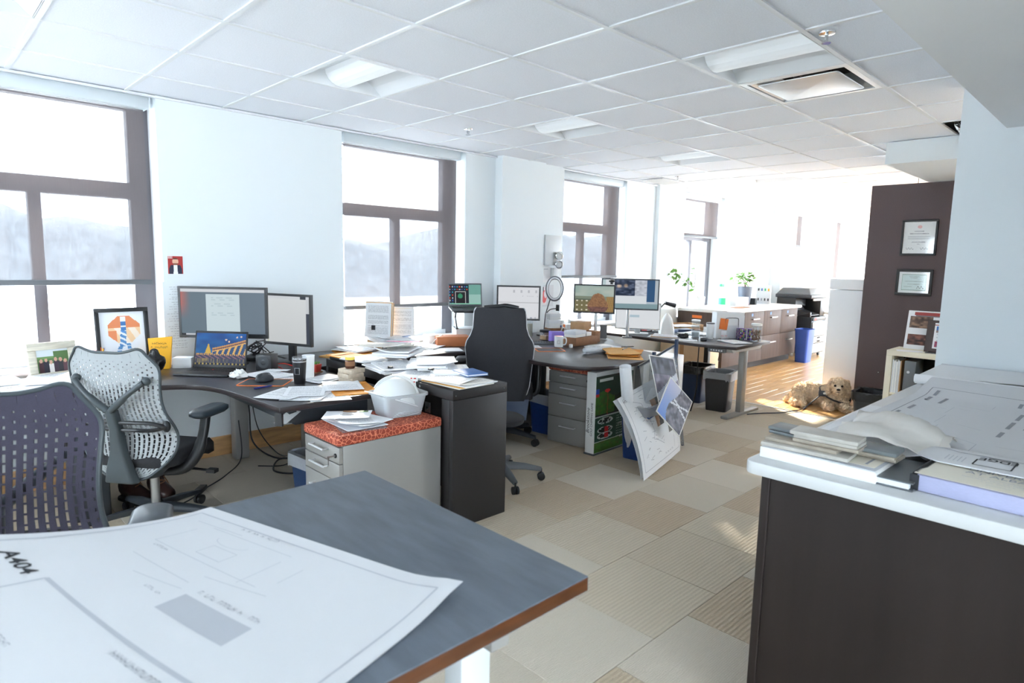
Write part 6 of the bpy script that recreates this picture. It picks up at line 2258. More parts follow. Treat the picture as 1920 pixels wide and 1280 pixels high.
# ring light
t = thing('ring_light', 'grey ring light on a thin stand before the third window', 'lamp', (4.80, 4.45, DZ), 0)
MB().lathe([(.075, 0), (.075, .012), (.02, .016)], 24).build('base', 'black_plastic', t, smooth=40)
MB().tube([(0, 0, .01), (0, -.02, .22), (-.01, -.09, .385)], .006, 8).build('stem', 'ring_light', t, smooth=40)
c0 = Vector((-.03, -.165, .495))
n_ = Vector((-.80, -.60, 0.05)).normalized()
e1 = n_.cross(Vector((0, 0, 1))).normalized()
e2 = e1.cross(n_)
MB().tube([c0+(e1*math.cos(2*PI*k/36)*.078+e2*math.sin(2*PI*k/36)*.112) for k in range(36)], .017, 8, closed=True).build('ring', 'ring_light', t, smooth=60)
MB().tube([c0+n_*.012+(e1*math.cos(2*PI*k/36)*.074+e2*math.sin(2*PI*k/36)*.108) for k in range(36)], .009, 6, closed=True).build('diffuser', 'white_plastic', t, smooth=60)
MB().tube(spline([(0, -.02, .22), (.06, -.03, .27), (.14, -.06, .28)], 5), .005, 6).build('phone_arm', 'black_plastic', t, smooth=50)
MB().box(.135, -.08, .255, .147, -.04, .32).build('phone_clamp', 'black_plastic', t, bevel=.002)
t = thing('keyboard', 'grey keyboard half covered by papers behind the gaming chair', 'keyboard', (4.27, 4.03, DZ), math.radians(-45))
MB().prism(rrect(.42, .13, .012), 0, .016).build('body', 'grey_plastic', t, bevel=.002)
k = MB()
for rr in range(5):
    for cc in range(16):
        k.box(-.20+cc*.025, -.052+rr*.021, .0162, -.18+cc*.025, -.036+rr*.021, .020)
o = k.build('keys', 'dark_plastic', t)
o['kind'] = 'stuff'
sheet('white page lying at the desk edge right of the gaming chair', 4.00, 3.86, DZ, -.6, .2, .28, 'typed_page', .003)
t = thing('mousepad', 'orange-edged mousepad on the curved desk left of the mug', 'mousepad', (4.03, 3.66, DZ), -.6)
MB().prism(rrect(.24, .20, .012), 0, .003).build('pad', 'dark_plastic', t)
MB().ring([rrect(.246, .206, .014), rrect(.246, .206, .014), rrect(.228, .188, .01), rrect(.228, .188, .01)], [0, .0042, .0042, .003], cap=False).build('border', 'orange', t)
stack('grey and white magazines behind the paper roll', 4.52, 3.44, DZ, -.2, 3, .006, .22, .28, ('paper_grey', 'paper', 'typed_page'), .004)
t = thing('paper_roll', 'white roll of drawings lying at the edge of the curved desk', 'roll', (4.10, 3.325, DZ), math.radians(-8))
m = MB()
vs, fs = [], []
for k in range(41):
    a = 2*PI*1.7*k/40
    r_ = .026-.008*k/40
    vs += [(0, r_*math.cos(a), .0265+r_*math.sin(a)), (.32, r_*math.cos(a), .0265+r_*math.sin(a))]
fs = [(2*k, 2*k+1, 2*k+3, 2*k+2) for k in range(40)]
m.add(vs, fs)
o = m.build('roll', 'paper_grey', t, smooth=60)
o.modifiers.new('thickness', 'SOLIDIFY').thickness = .001
mb = MB()
r = random.Random(2)
for k in range(14):
    x = r.uniform(.03, .28)
    a = r.uniform(1.2, 3.0)
    mb.box(x, .0268*math.cos(a)-.001, .0265+.0268*math.sin(a)-.001, x+r.uniform(.01, .04), .0268*math.cos(a)+.001, .0265+.0268*math.sin(a)+.001)
o = mb.build('print_marks', 'ink_soft', t)
o['kind'] = 'stuff'
GE = 'manila envelopes on the curved desk'
envelope('lowest manila envelope of the pile beside the paper roll', 4.28, 3.05, DZ, math.radians(-50), .28, .40, 'manila', .006, GE)
envelope('middle manila envelope of the pile beside the paper roll', 4.36, 3.10, DZ+.0145, math.radians(-62), .27, .38, 'amber_envelope', .006, GE)
envelope('topmost manila envelope of the pile beside the paper roll', 4.30, 3.10, DZ+.029, math.radians(-40), .26, .36, 'manila', .006, GE)
for x, y, rz, lab in ((4.36, 3.10, .3, 'dark pen lying on the manila envelopes'), (4.48, 3.16, -.4, 'black pen on the manila pile toward the white cabinet')):
    t = thing('pen', lab, 'pen', (x, y, DZ+.0455), rz)
    MB().tube([(-.06, 0, .004), (.055, 0, .004), (.068, 0, .004)], [.004, .004, .001], 8).build('barrel', 'black_plastic', t, smooth=40)
    MB().box(-.06, -.0015, .008, -.025, .0015, .0095).build('clip', 'steel', t)
for k, (x, y, mm, mm2) in enumerate(((5.02, 4.40, 'white_card', 'blue_cover'), (5.12, 4.33, 'pale_plastic', 'slate_pot'), (5.20, 4.42, 'white_card', 'blue_ink_plastic'))):
    cyl('canister', ['white canister with blue band behind the dog monitor', 'grey canister behind the dog monitor', 'white and dark blue canister by the third window'][k], 'canister', x, y, DZ,
        [(.03, 0), (.032, .003), (.032, .15), (.03, .153)], mm, 18, 'canisters by the third window', [('band', [(.0324, .04), (.0324, .10)], mm2)])
t = thing('phone_stand', 'tilted grey phone in a stand right of the dog monitor', 'phone', (5.05, 3.86, DZ), math.radians(-50))
MB().box(-.035, -.004, .01, .035, .004, .15).build('phone', 'grey_plastic', t, (0, 0, 0), (-.35, 0, 0), bevel=.003)
MB().prism(rrect(.08, .09, .01, 3, 0, .02), 0, .01).build('base', 'white_plastic', t, bevel=.002)
t = thing('headphones', 'silver headphones lying between the violet box and the gift box', 'headphones', (4.66, 4.06, DZ), .4)
MB().tube([(.075*math.cos(PI*k/12), 0, .05+.075*math.sin(PI*k/12)) for k in range(13)], .006, 6).build('band', 'steel', t, smooth=50)
for s in (-1, 1):
    MB().lathe([(.03, -.012), (.034, 0), (.03, .012)], 16).build('ear_cup', 'black_plastic', t, (s*.075, 0, .034), (0, PI/2, 0), smooth=40)
t = thing('closed_laptop', 'closed dark laptop lying on the red cushion under the curved desk', 'laptop', (4.12, 3.24, .6605), .1)
MB().prism(rrect(.24, .34, .012), 0, .008).build('base', 'dark_plastic', t, bevel=.002)
MB().prism(rrect(.24, .34, .012), .0085, .016).build('lid', 'grey_plastic', t, bevel=.002)
t = thing('wall_poster', 'small red and black print on the pilaster behind the ring light', 'poster', (5.16, 4.7535, 1.0))
MB().box(-.11, -.001, 0, .11, 0, .24).build('sheet', 'paper_grey', t)
picture('print', .10, .20, lambda u, v: (230, 90, 90) if (u-.6)**2*.8+(v-.45)**2 < .12 and (u-.8)**2+(v-.6)**2 > .05 else ((40, 46, 58) if v > .6 and u < .5 else (236, 224, 228)), 16, 30, t, (-.05, -.0013, .02))
sheet_ = thing('wall_notice', 'faint white notice on the pilaster under the emergency light', 'notice', (5.14, 4.7535, 1.27))
MB().box(-.08, -.001, 0, .08, 0, .17).build('sheet', 'paper', sheet_)
MB().box(-.04, -.0014, .14, .03, -.0011, .148).build('print', 'ink_soft', sheet_)
t = thing('emergency_light', 'grey emergency light box with two round lamp heads on the pilaster', 'light', (5.175, 4.754, 1.457))
MB().box(-.125, -.07, 0, .125, 0, .327).build('housing', 'pale_plastic', t, bevel=.004)
for z in (.11, .015):
    hd = MB().lathe([(.02, 0), (.042, .03), (.045, .055), (.041, .058), (.036, .05)], 20).build('lamp_head', 'chrome', t, (.075, -.07, z), (PI/2+.1, 0, -.5), smooth=40)
    MB().lathe([(.036, .048), (.03, .053), (.01, .055)], 20).build('lens', 'pale_plastic', hd, smooth=40)
MB().box(.035, -.055, -.16, .105, -.003, -.03).build('lamp_bracket', 'pale_plastic', t, bevel=.004)

# ------------------------------------------------------------------ under the desk: game box, leaning plans
def pic_game(u, v):
    if v > .955:
        return (210, 214, 214)
    if v > .93:
        return (40, 60, 50)
    if .88 < v < .92 and .08 < u < .45:
        return (214, 220, 216)
    if v > .47:
        if ((u-.30)/.07)**2+((v-.76)/.022)**2 < 1:
            return (214, 44, 44)
        if u < .09 and .70 < v < .80:
            return (50, 80, 190) if v > .735 else (200, 50, 50)
        if v < .72+.04*math.sin(u*9):
            if u > .5 and v > .55+.1*math.sin(u*8):
                return (22, 46, 34)
            return cl(46+30*vn(u*20, v*40), 84+40*vn(u*18, v*36, 2), 38)
        return (28, 66, 50)
    if v > .455:
        return (18, 26, 24)
    if v > .44:
        return (190, 200, 196)
    for vv in (.385, .27, .195):
        e = ((u-.27)/.20)**2+((v-vv)/.042)**2
        if e < 1:
            if e > .72:
                return (214, 222, 218)
            if abs(u-.31) < .05 and vv < .3:
                return (208, 46, 50)
            return (24, 34, 30) if vn(u*26, v*60, 7) < .6 else (196, 204, 200)
    if .13 < v < .14:
        return (216, 222, 218)
    if v < .13:
        return cl(58+30*vn(u*20, v*60), 98+34*vn(u*22, v*60, 4), 42)
    if u > .55 and int(v*90) % 3 == 0 and int(u*60) % 3:
        return (150, 170, 160)
    return (26, 74, 54)
t = thing('game_box', 'tall white-sided green golf game box standing beside the drawer pedestal', 'box', (3.785, 2.945, 0), .04)
MB().box(0, 0, .012, .52, .085, .655).build('carton', 'white_card', t, bevel=.002)
MB().box(-.01, -.008, 0, .53, .09, .012).build('bottom_tray', 'grey_plastic', t, bevel=.002)
picture('game_print', .515, .635, pic_game, 70, 110, t, (.262, -.0008, .016))
letters('Brookstone', .042, 'ink', t, (-.0006, .052, .20), (0, 0, 0), shear=.25).matrix_local = Matrix.Translation((-.0008, .050, .17)) @ Matrix(((0, 0, -1, 0), (0, 1, 0, 0), (1, 0, 0, 0), (0, 0, 0, 1)))
o = letters('GOLF CHIPPING GAME', .026, 'ink', t, (0, 0, 0))
o.matrix_local = Matrix.Translation((-.0008, .020, .15)) @ Matrix(((0, 0, -1, 0), (0, 1, 0, 0), (1, 0, 0, 0), (0, 0, 0, 1)))
faux(13, .024, 'ink_red', t, lambda x, y: (.155+y, -.0016, .40-x), 71)
faux(12, .022, 'paper', t, lambda x, y: (.40+x, -.0016, .20+y), 72)
faux(9, .026, 'paper', t, lambda x, y: (.42+x, -.0016, .085+y), 73)

# leaning plan sheets
Q0, Q1 = Vector((3.598, 2.352, .002)), Vector((4.431, 2.569, .002))
Q3, Q2 = Vector((3.79, 2.745, .487)), Vector((4.46, 2.755, .62))
nrm = (Q1-Q0).cross(Q3-Q0).normalized()
if nrm.y > 0:
    nrm = -nrm
def lsurf(u, v, o=0):
    p = Q0.lerp(Q1, u).lerp(Q3.lerp(Q2, u), v)
    return p+nrm*(o+.045*math.sin(PI*v)**.8*(1-.3*u)+.012*math.sin(3*u))
t = thing('leaning_plan', 'large printed plan sheet with photos leaning against the curved desk', 'drawing', (0, 0, 0))
def patch(f, nu, nv, th):
    m = MB()
    a = [tuple(f(i/nu, j/nv)) for j in range(nv+1) for i in range(nu+1)]
    b = [tuple(f(i/nu, j/nv)-nrm*th) for j in range(nv+1) for i in range(nu+1)]
    N = len(a)
    fs = []
    for j in range(nv):
        for i in range(nu):
            k = j*(nu+1)+i
            fs += [(k, k+1, k+nu+2, k+nu+1), (N+k, N+k+nu+1, N+k+nu+2, N+k+1)]
    for i in range(nu):
        fs += [(i, N+i, N+i+1, i+1), (nv*(nu+1)+i, nv*(nu+1)+i+1, N+nv*(nu+1)+i+1, N+nv*(nu+1)+i)]
    for j in range(nv):
        k, k2 = j*(nu+1), (j+1)*(nu+1)
        fs += [(k, k2, N+k2, N+k), (k+nu, N+k+nu, N+k2+nu, k2+nu)]
    return m.add(a+b, fs)
patch(lsurf, 12, 12, .003).build('sheet', 'paper', t, smooth=60)
patch(lambda u, v: lsurf(u*.96+.02, v, -.03-.02*v), 8, 8, .002).build('back_sheet', 'paper', t, smooth=60)
def lline(mb, u0, v0, u1, v1, w):
    n = max(1, int(math.hypot(u1-u0, v1-v0)/.06))
    L = math.hypot(u1-u0, v1-v0)
    du, dv = -(v1-v0)/L*w, (u1-u0)/L*w
    for k in range(n):
        a, b = k/n, (k+1)/n
        A, B = (lerp(u0, u1, a), lerp(v0, v1, a)), (lerp(u0, u1, b), lerp(v0, v1, b))
        mb.quad(lsurf(A[0]-du, A[1]-dv, .001), lsurf(A[0]+du, A[1]+dv, .001), lsurf(B[0]+du, B[1]+dv, .001), lsurf(B[0]-du, B[1]-dv, .001))
mb = MB()
for a in ((.05, .06, .94, .06), (.05, .06, .05, .95), (.94, .06, .94, .9), (.05, .95, .5, .95), (.82, .1, .82, .6)):
    lline(mb, *a, .0018)
r = random.Random(21)
pts = [(.16, .88), (.30, .80), (.34, .60), (.38, .42), (.33, .34), (.42, .30), (.55, .22)]
for (a, b), (c, d) in zip(pts, pts[1:]):
    lline(mb, a, b, c, d, .002)
for k in range(46):
    a, b = r.uniform(.1, .6), r.uniform(.12, .9)
    lline(mb, a, b, a+r.uniform(.01, .07), b+r.uniform(-.03, .03), .002)
o = mb.build('plan_lines', 'ink_grey', t)
o['kind'] = 'stuff'
faux(16, .03, 'ink_grey', t, lambda x, y: lsurf(.66+x*.8, .095+y, .0012), 74)
faux(3, .06, 'ink', t, lambda x, y: lsurf(.085+x*.7, .90+y*.8, .0012), 75)
def lpic(name, u0, v0, u1, v1, fn, n):
    vs, fs, cols = [], [], []
    for j in range(n+1):
        for i in range(n+1):
            vs.append(tuple(lsurf(lerp(u0, u1, i/n), lerp(v0, v1, j/n), .0014)))
    me = bpy.data.meshes.new(name)
    for j in range(n):
        for i in range(n):
            a = j*(n+1)+i
            fs.append((a, a+1, a+n+2, a+n+1))
            cols += [*s2l(fn((i+.5)/n, (j+.5)/n)), 1]*4
    me.from_pydata(vs, [], fs)
    me.color_attributes.new('Col', 'FLOAT_COLOR', 'CORNER').data.foreach_set('color', cols)
    me.materials.append(MATS['print'])
    link(name, me, t)
lpic('grey_photo', .70, .30, .90, .58, lambda u, v: (236, 238, 238) if .36 < u < .6 and .3 < v < .68 and not (.42 < u < .54 and .36 < v < .62) else ((54, 54, 54) if u > .66 and v < .3 or .3 < u < .66 and .24 < v < .74 else (124, 124, 120)), 16)
lpic('brown_photo', .46, .44, .62, .78, lambda u, v: (176, 136, 104) if u < .4+.3*v else (64, 56, 52), 12)
lpic('green_photo', .66, .63, .86, .74, lambda u, v: (126, 136, 90) if vn(u*6, v*6) > .5 else (190, 190, 170), 10)

t = thing('drawing_roll', 'white rolled drawing standing in the blue bin behind the leaning plans', 'roll', (0, 0, 0))
A, B = Vector((3.985, 2.735, .04)), Vector((3.83, 2.715, .735))
ax_ = (B-A).normalized()
e1 = ax_.cross(Vector((0, 1, 0))).normalized()
e2 = ax_.cross(e1)
m = MB()
vs = []
for k in range(37):
    a = 2*PI*1.5*k/36
    r_ = .046-.006*k/36
    vs += [tuple(A+e1*r_*math.cos(a)+e2*r_*math.sin(a)), tuple(B+e1*r_*math.cos(a)+e2*r_*math.sin(a))]
m.add(vs, [(2*k, 2*k+1, 2*k+3, 2*k+2) for k in range(36)])
o = m.build('roll', 'paper', t, smooth=60)
o.modifiers.new('thickness', 'SOLIDIFY').thickness = .001

# photo boards in clear sleeves standing before the desk end
def pic_site(u, v):
    if v > .62+.12*math.sin(u*5):
        return cl(110+90*u, 150+50*u, 206+20*v)
    if abs(u-.45-.3*v) < .03 or abs(u-.7+.3*v) < .025:
        return (226, 230, 238)
    n = 2*vn(u*16, v*14, 3)-1
    return cl(112+40*n, 112+40*n, 126+40*n)
def pic_roof(u, v):
    n = 2*vn(u*11, v*12, 5)-1
    if abs(v-.5-.4*(u-.5)) < .06:
        return (214, 220, 232)
    if v > .7:
        return cl(96+30*n, 100+30*n, 112+34*n)
    return cl(124+50*n, 122+46*n, 140+50*n)
def leaning_board(name, lab, A, B, D, fn, nx, ny, th=.004):
    """A bottom left, B bottom right, D top left"""
    A, B, D = Vector(A), Vector(B), Vector(D)
    ex, ey = (B-A), (D-A)
    w, h = ex.length, ey.length
    ex.normalize()
    ey = (ey-ex*ey.dot(ex)).normalized()
    ez = ex.cross(ey)
    M = Matrix((ex, ey, ez)).transposed().to_4x4()
    M.translation = A
    t = thing(name, lab, 'photo board')
    t.matrix_world = M
    MB().box(0, 0, -th, w, h, 0).build('board', 'white_card', t)
    picture('print', w-.016, h-.016, fn, nx, ny, t, (w/2, .008, .0006), (0, 0, 0))
    return t
leaning_board('photo_board', 'large dull photo board in the pile beside the leaning plan', (4.02, 2.50, .36), (4.36, 2.49, .30), (4.11, 2.69, .80), pic_roof, 36, 40)
leaning_board('photo_board', 'blue-skied site photo board tilted in front of the leaning plan', (4.12, 2.40, .21), (4.39, 2.46, .43), (3.99, 2.50, .46), pic_site, 34, 34)
t = thing('portfolio', 'clear plastic portfolio with dark straps leaning on the desk end', 'portfolio', (0, 0, 0))
C4 = [(4.00, 2.615, .30), (4.52, 2.60, .02), (4.55, 2.74, .83), (4.06, 2.755, .70)]
n2 = Vector((0, -1, .2)).normalized()
MB().hexa([tuple(Vector(p)+n2*.01) for p in C4], [tuple(Vector(p)+n2*.016) for p in C4]).build('sleeve', 'clear_plastic', t)
for a, b in ((1, 2), (2, 3)):
    MB().tube([C4[a], C4[b]], .012, 6).build('binding', 'harness', t, smooth=40)
for q in (.35, .98):
    p = Vector(C4[3]).lerp(Vector(C4[2]), q)
    MB().box(-.014, -.03, -.10, .014, -.012, .06).build('strap', 'navy_bin', t, tuple(p))
m = MB()
m.ball((0, 0, 0), (.014, .010, .075), 10, 7)
r = random.Random(31)
m.v = [(x*(1+r.uniform(-.4, .4)), y*(1+r.uniform(-.4, .4)), z) for x, y, z in m.v]
m.build('hanging_strap', 'bag_black', t, (4.575, 2.70, .36))

# ------------------------------------------------------------------ adjustable desk
monitor('washed-out white monitor on the adjustable desk behind the pale screen', 5.74, 3.93, DZ, .20, math.radians(-56), .46, .27, lambda u, v: (186, 208, 220) if .3 < u < .55 and .45 < v < .56 else (236, 240, 244), 30, 20, .01, bez_col='pale_plastic')
table_frame('picture_frame', 'tiny dark frame with a red picture on the adjustable desk', 6.0, 3.99, DZ, math.radians(-50), .13, .10, .014, lambda u, v: (226, 96, 96) if u < .6 and v < .6 else (230, 226, 230), 12, 10, 'black_plastic', .2)
r = random.Random(17)
m = MB()
NB = 12
rings = []
for k, (rr, z) in enumerate(((.11, 0), (.10, .05), (.085, .12), (.06, .18), (.028, .22), (.012, .235))):
    rings.append([(rr*(1+r.uniform(-.12, .12))*math.cos(2*PI*i/NB), rr*.75*(1+r.uniform(-.12, .12))*math.sin(2*PI*i/NB), z) for i in range(NB)])
m.ring(rings, [0]*6)
tag(m.build('white_bag', 'white_card', None, (6.02, 3.74, DZ), smooth=35), 'crumpled white paper bag standing on the adjustable desk', 'bag')
t = thing('desk_lamp', 'thin black folding lamp arm behind the white paper bag', 'lamp', (6.12, 3.95, DZ))
MB().lathe([(.06, 0), (.06, .01), (.01, .014)], 20).build('base', 'black_plastic', t, smooth=40)
MB().tube([(0, 0, .01), (-.02, .05, .16), (.10, -.05, .33)], .007, 6).build('arm', 'black_plastic', t, smooth=30)
MB().tube([(.10, -.05, .33), (.20, -.12, .30)], [.018, .026], 8).build('head', 'black_plastic', t, smooth=40)
t = thing('file_tray', 'wooden tray of tan envelopes at the back of the adjustable desk', 'tray', (6.62, 3.92, DZ), math.radians(-20))
MB().box(-.22, -.14, 0, .22, .14, .008).box(-.22, -.14, .008, -.212, .14, .07).box(.212, -.14, .008, .22, .14, .07).box(-.212, .132, .008, .212, .14, .07).build('tray', 'kraft', t)
for k, (mm, lab) in enumerate((('amber_envelope', 'lowest tan envelope in the wooden tray'), ('manila', 'middle tan envelope in the wooden tray'), ('paper', 'white envelope topping the wooden tray'))):
    sheet(lab, 6.62, 3.915, DZ+.0085+.016*k, math.radians(-20+5*k), .36, .24, mm, .004, 'envelopes in the wooden tray', th=.01, name='tray_envelope', cat='envelope')
carton('dark blue flat box before the wooden tray', 6.36, 3.74, DZ, -.4, .22, .14, .04, 'navy_bin')
stack('mixed papers on the left of the adjustable desk', 5.80, 3.62, DZ, .4, 3, .005, .21, .28, ('typed_page', 'paper', 'manila'), .006)
stack('mixed papers behind the clear jar on the adjustable desk', 6.30, 3.55, DZ, -.2, 3, .006, .21, .28, ('typed_page', 'paper_grey'), .006)
cyl('clear_jar', 'tall clear glass jar on the adjustable desk', 'jar', 6.08, 3.42, DZ, [(.042, 0), (.045, .004), (.045, .17), (.0425, .17), (.0425, .006)], 'jar_glass', extra=[('lid', [(.046, .168), (.047, .17), (.047, .182), (.044, .184)], 'white_plastic'), ('contents', [(.04, .006), (.041, .05), (.03, .06)], 'pale_plastic')])
cyl('white_tumbler', 'matte white tumbler before the white magazine file', 'tumbler', 6.03, 3.225, DZ, [(.032, 0), (.034, .004), (.042, .16), (.040, .162)], 'white_plastic', extra=[('lid', [(.0405, .158), (.043, .162), (.042, .172), (.03, .174)], 'grey_plastic')])
t = thing('magazine_file', 'white magazine file with wire handle on the adjustable desk', 'file', (6.30, 3.17, DZ), math.radians(-34))
MB().box(-.16, -.05, 0, .16, .05, .004).box(-.16, -.05, .004, -.156, .05, .275).box(-.155, .046, .004, .16, .05, .275).box(.156, -.05, .004, .16, .046, .24).box(-.155, -.05, .004, .155, -.046, .27).build('case', 'white_plastic', t)
MB().tube(spline([(-.06, -.053, .10), (-.06, -.055, .19), (-.04, -.055, .215), (.07, -.055, .215), (.09, -.055, .19), (.09, -.053, .08)], 4), .004, 6).build('wire_handle', 'grey_plastic', t, smooth=40)
MB().box(-.14, -.058, .085, -.05, -.054, .20).build('orange_card', 'orange', t, (0, 0, 0), (0, .12, 0))
MB().box(-.04, -.0565, .0, .10, -.053, .14).build('white_card', 'paper_grey', t)
for k in range(3):
    MB().hexa([(-.15, -.035+.025*k, .006), (.15, -.035+.025*k, .006), (.15, -.029+.025*k, .006), (-.15, -.029+.025*k, .006)], [(-.15, -.035+.025*k, .285), (.14+.03*k, -.03+.025*k, .27), (.14+.03*k, -.024+.025*k, .27), (-.15, -.029+.025*k, .285)]).build('papers', 'paper', t)
def pic_confetti(u, v):
    i, j = int(u*9), int(v*7)
    h = (i*37+j*91+i*j*13) % 11
    f = (u*9-i-.5)**2+(v*7-j-.5)**2
    if f < .16 and h < 8:
        return [(150, 190, 80), (230, 220, 230), (120, 90, 190), (226, 140, 80), (90, 160, 120), (240, 240, 240), (170, 120, 200), (200, 220, 120)][h]
    return (72, 46, 104)
t = thing('pattern_box', 'purple box with colourful dotted pattern beside the biscuit jar', 'box', (6.32, 2.985, DZ), math.radians(-40))
MB().box(-.075, -.045, 0, .075, .045, .115).build('carton', 'violet', t, bevel=.002)
picture('pattern', .148, .113, pic_confetti, 27, 21, t, (0, -.0456, .001))
picture('pattern', .088, .113, pic_confetti, 18, 21, t, (-.0756, 0, .001), (PI/2, 0, -PI/2))
t = cyl('biscuit_jar', 'clear jar half full of brown dog biscuits at the desk end', 'jar', 6.255, 2.835, DZ, [(.046, 0), (.05, .005), (.05, .165), (.0475, .165), (.0475, .006)], 'jar_glass', extra=[('lid', [(.051, .163), (.053, .166), (.053, .182), (.049, .185)], 'white_plastic')])
r = random.Random(41)
m = MB()
for k in range(90):
    a, rr, z = r.uniform(0, 2*PI), .037*math.sqrt(r.random()), .012+.1*r.random()
    m.ball((rr*math.cos(a), rr*math.sin(a), z), (.011*r.uniform(.7, 1), .009, .008), 7, 5)
o = m.build('biscuits', 'biscuit', t, smooth=50)
o['kind'] = 'stuff'
t = thing('acrylic_sign', 'small clear acrylic sign with faint red letters', 'sign', (6.06, 3.08, DZ), math.radians(-45))
MB().box(-.035, -.003, 0, .035, .003, .10).build('sheet', 'clear_plastic', t)
MB().box(-.035, -.025, 0, .035, .025, .004).build('foot', 'clear_plastic', t)
faux(5, .02, 'ink_red', t, lambda x, y: (x, -.0034, .04+y), 76)
t = thing('glasses_case', 'black rounded glasses case lying on the adjustable desk', 'case', (5.86, 3.20, DZ), .5)
MB().ring([[(x*k, y*k, z) for x, y in rrect(.16, .065, .03, 6)] for k, z in ((.9, 0), (1, .008), (1, .02), (.85, .032))], [0]*4).build('case', 'black_plastic', t, smooth=60)
m = MB()
m.ball((0, 0, .022), (.07, .035, .022), 12, 7)
r = random.Random(5)
m.v = [(x*(1+r.uniform(-.3, .3)), y*(1+r.uniform(-.35, .35)), max(0, z*(1+r.uniform(-.4, .6)))) for x, y, z in m.v]
tag(m.build('black_pouch', 'bag_black', None, (5.84, 3.42, DZ), (0, 0, -.3), smooth=40), 'crumpled black pouch on the adjustable desk', 'pouch')
stack('white papers at the near end of the adjustable desk', 5.98, 2.92, DZ, -.5, 3, .004, .22, .28, amp=.004)
sheet('clear folder page between the black pouch and the glasses case', 5.72, 3.34, DZ, .2, .16, .22, 'paper', .003)

# ------------------------------------------------------------------ far counter top
FZ = .8925
t = thing('potted_plant', 'leafy plant in a grey pot on the far white counter', 'plant', (9.47, 4.52, FZ))
MB().lathe([(.078, 0), (.082, .004), (.108, .27), (.110, .285), (.10, .285), (.098, .26)], 26).build('pot', 'slate_pot', t, smooth=45)
MB().lathe([(.099, .25), (.05, .262), (.004, .265)], 20).build('soil', 'sole', t)
r = random.Random(77)
def leaf_mesh(w, l):
    m = MB()
    m.add([(0, 0, 0), (w*.5, l*.4, .004), (w*.35, l*.75, .0), (0, l, -.006), (-w*.35, l*.75, 0), (-w*.5, l*.4, .004), (0, l*.45, -.004)], [(0, 1, 6), (1, 2, 6), (2, 3, 6), (3, 4, 6), (4, 5, 6), (5, 0, 6)])
    return m
def foliage(t, stems, nleaf, w, l, spread):
    me = None
    for st in stems:
        pts = spline(st, 6)
        MB().tube(pts, [.006*(1-.7*k/len(pts))+.001 for k in range(len(pts))], 6).build('stem', 'twig', t, smooth=50)
        for k in range(nleaf):
            q = r.uniform(.45, 1)
            p = pts[min(len(pts)-1, int(q*(len(pts)-1)))]
            loc = (p.x+r.uniform(-spread, spread), p.y+r.uniform(-spread, spread), p.z+r.uniform(-spread, spread))
            rot = (r.uniform(-1.2, .8), r.uniform(-.8, .8), r.uniform(0, 6.3))
            if me is None:
                o = leaf_mesh(w, l).build('leaf', 'leaf', t, loc, rot, smooth=60)
                me = o.data
            else:
                o = link('leaf', me, t, loc, rot)
            s = r.uniform(.6, 1.2)
            o.scale = (s, s, s)
foliage(t, [[(0, 0, .26), (-.04, -.02, .36), (-.14, .04, .44), (-.22, .09, .42)], [(0, .01, .26), (.02, -.03, .38), (.06, -.06, .47)], [(.01, 0, .26), (-.02, .02, .38), (-.03, .06, .48)]], 20, .04, .075, .05)
t = thing('potted_plant', 'straggly branch with green leaves leaning left at the far counter end', 'plant', (8.12, 4.55, FZ))
MB().lathe([(.06, 0), (.08, .004), (.09, .16), (.084, .16), (.08, .14)], 22).build('pot', 'white_plastic', t, smooth=45)
foliage(t, [[(0, 0, .13), (-.06, .05, .28), (-.18, .06, .34), (-.42, .10, .46), (-.52, .12, .54)]], 30, .05, .09, .06)
foliage(t, [[(-.06, .05, .28), (-.02, .06, .42), (-.07, .05, .55), (-.10, .06, .60)]], 4, .04, .06, .02)
t = cyl('soap_bottle', 'white spray bottle with green label on the far counter', 'bottle', 8.90, 4.60, FZ, [(.05, 0), (.055, .006), (.055, .19), (.02, .25), (.02, .29)], 'white_plastic', extra=[('label', [(.0555, .02), (.0555, .12)], 'green')])
MB().box(-.08, -.015, .29, .03, .015, .33).build('trigger', 'green', t, bevel=.004)
carton('pale grey box beside the green-labelled bottle', 9.08, 4.56, FZ, -.2, .14, .12, .20, 'pale_plastic')
cyl('paper_roll', 'white paper towel roll lying on the far counter', 'roll', 9.10, 4.36, FZ, [(.03, 0), (.075, .001), (.075, .14), (.03, .141)], 'white_card')
carton('small red box on the far counter', 9.28, 4.40, FZ, .1, .09, .05, .055, 'red_plastic')
sheet('white sheet lying on the far counter before the grey pot', 9.50, 4.30, FZ, .2, .3, .2, 'paper', .002)
sheet('brown placemat on the far counter before the paper roll', 8.80, 4.25, FZ, .05, .5, .2, 'kraft_dark', .001)
carton('black phone charger block behind the grey pot', 9.72, 4.50, FZ, .2, .10, .10, .10, 'black_plastic')
t = thing('key_rack', 'white rack with rows of small coloured pegs by the copier', 'rack', (10.10, 4.50, FZ))
MB().box(-.01, -.12, 0, .01, .12, .30).build('panel', 'pale_plastic', t, bevel=.003)
MB().box(-.05, -.12, 0, .05, .12, .006).build('foot', 'pale_plastic', t)
for i in range(4):
    for j in range(2):
        MB().box(-.018, -.095+i*.055, .05+j*.16, -.0102, -.075+i*.055, .09+j*.16).build('peg', ['yellow_card', 'green', 'blue_cover', 'ink'][i] if j else ['ink', 'ink', 'ink_grey', 'ink'][i], t)
t = thing('wall_sign', 'narrow wall sign with vertical orange letters far along the window wall', 'sign', (10.72, 4.798, 1.50))
MB().box(-.12, -.002, 0, .2, 0, .38).build('board', 'wall_paint', t)
faux(9, .06, 'orange', t, lambda x, y: (-.08+y, -.0032, .19-x), 77)
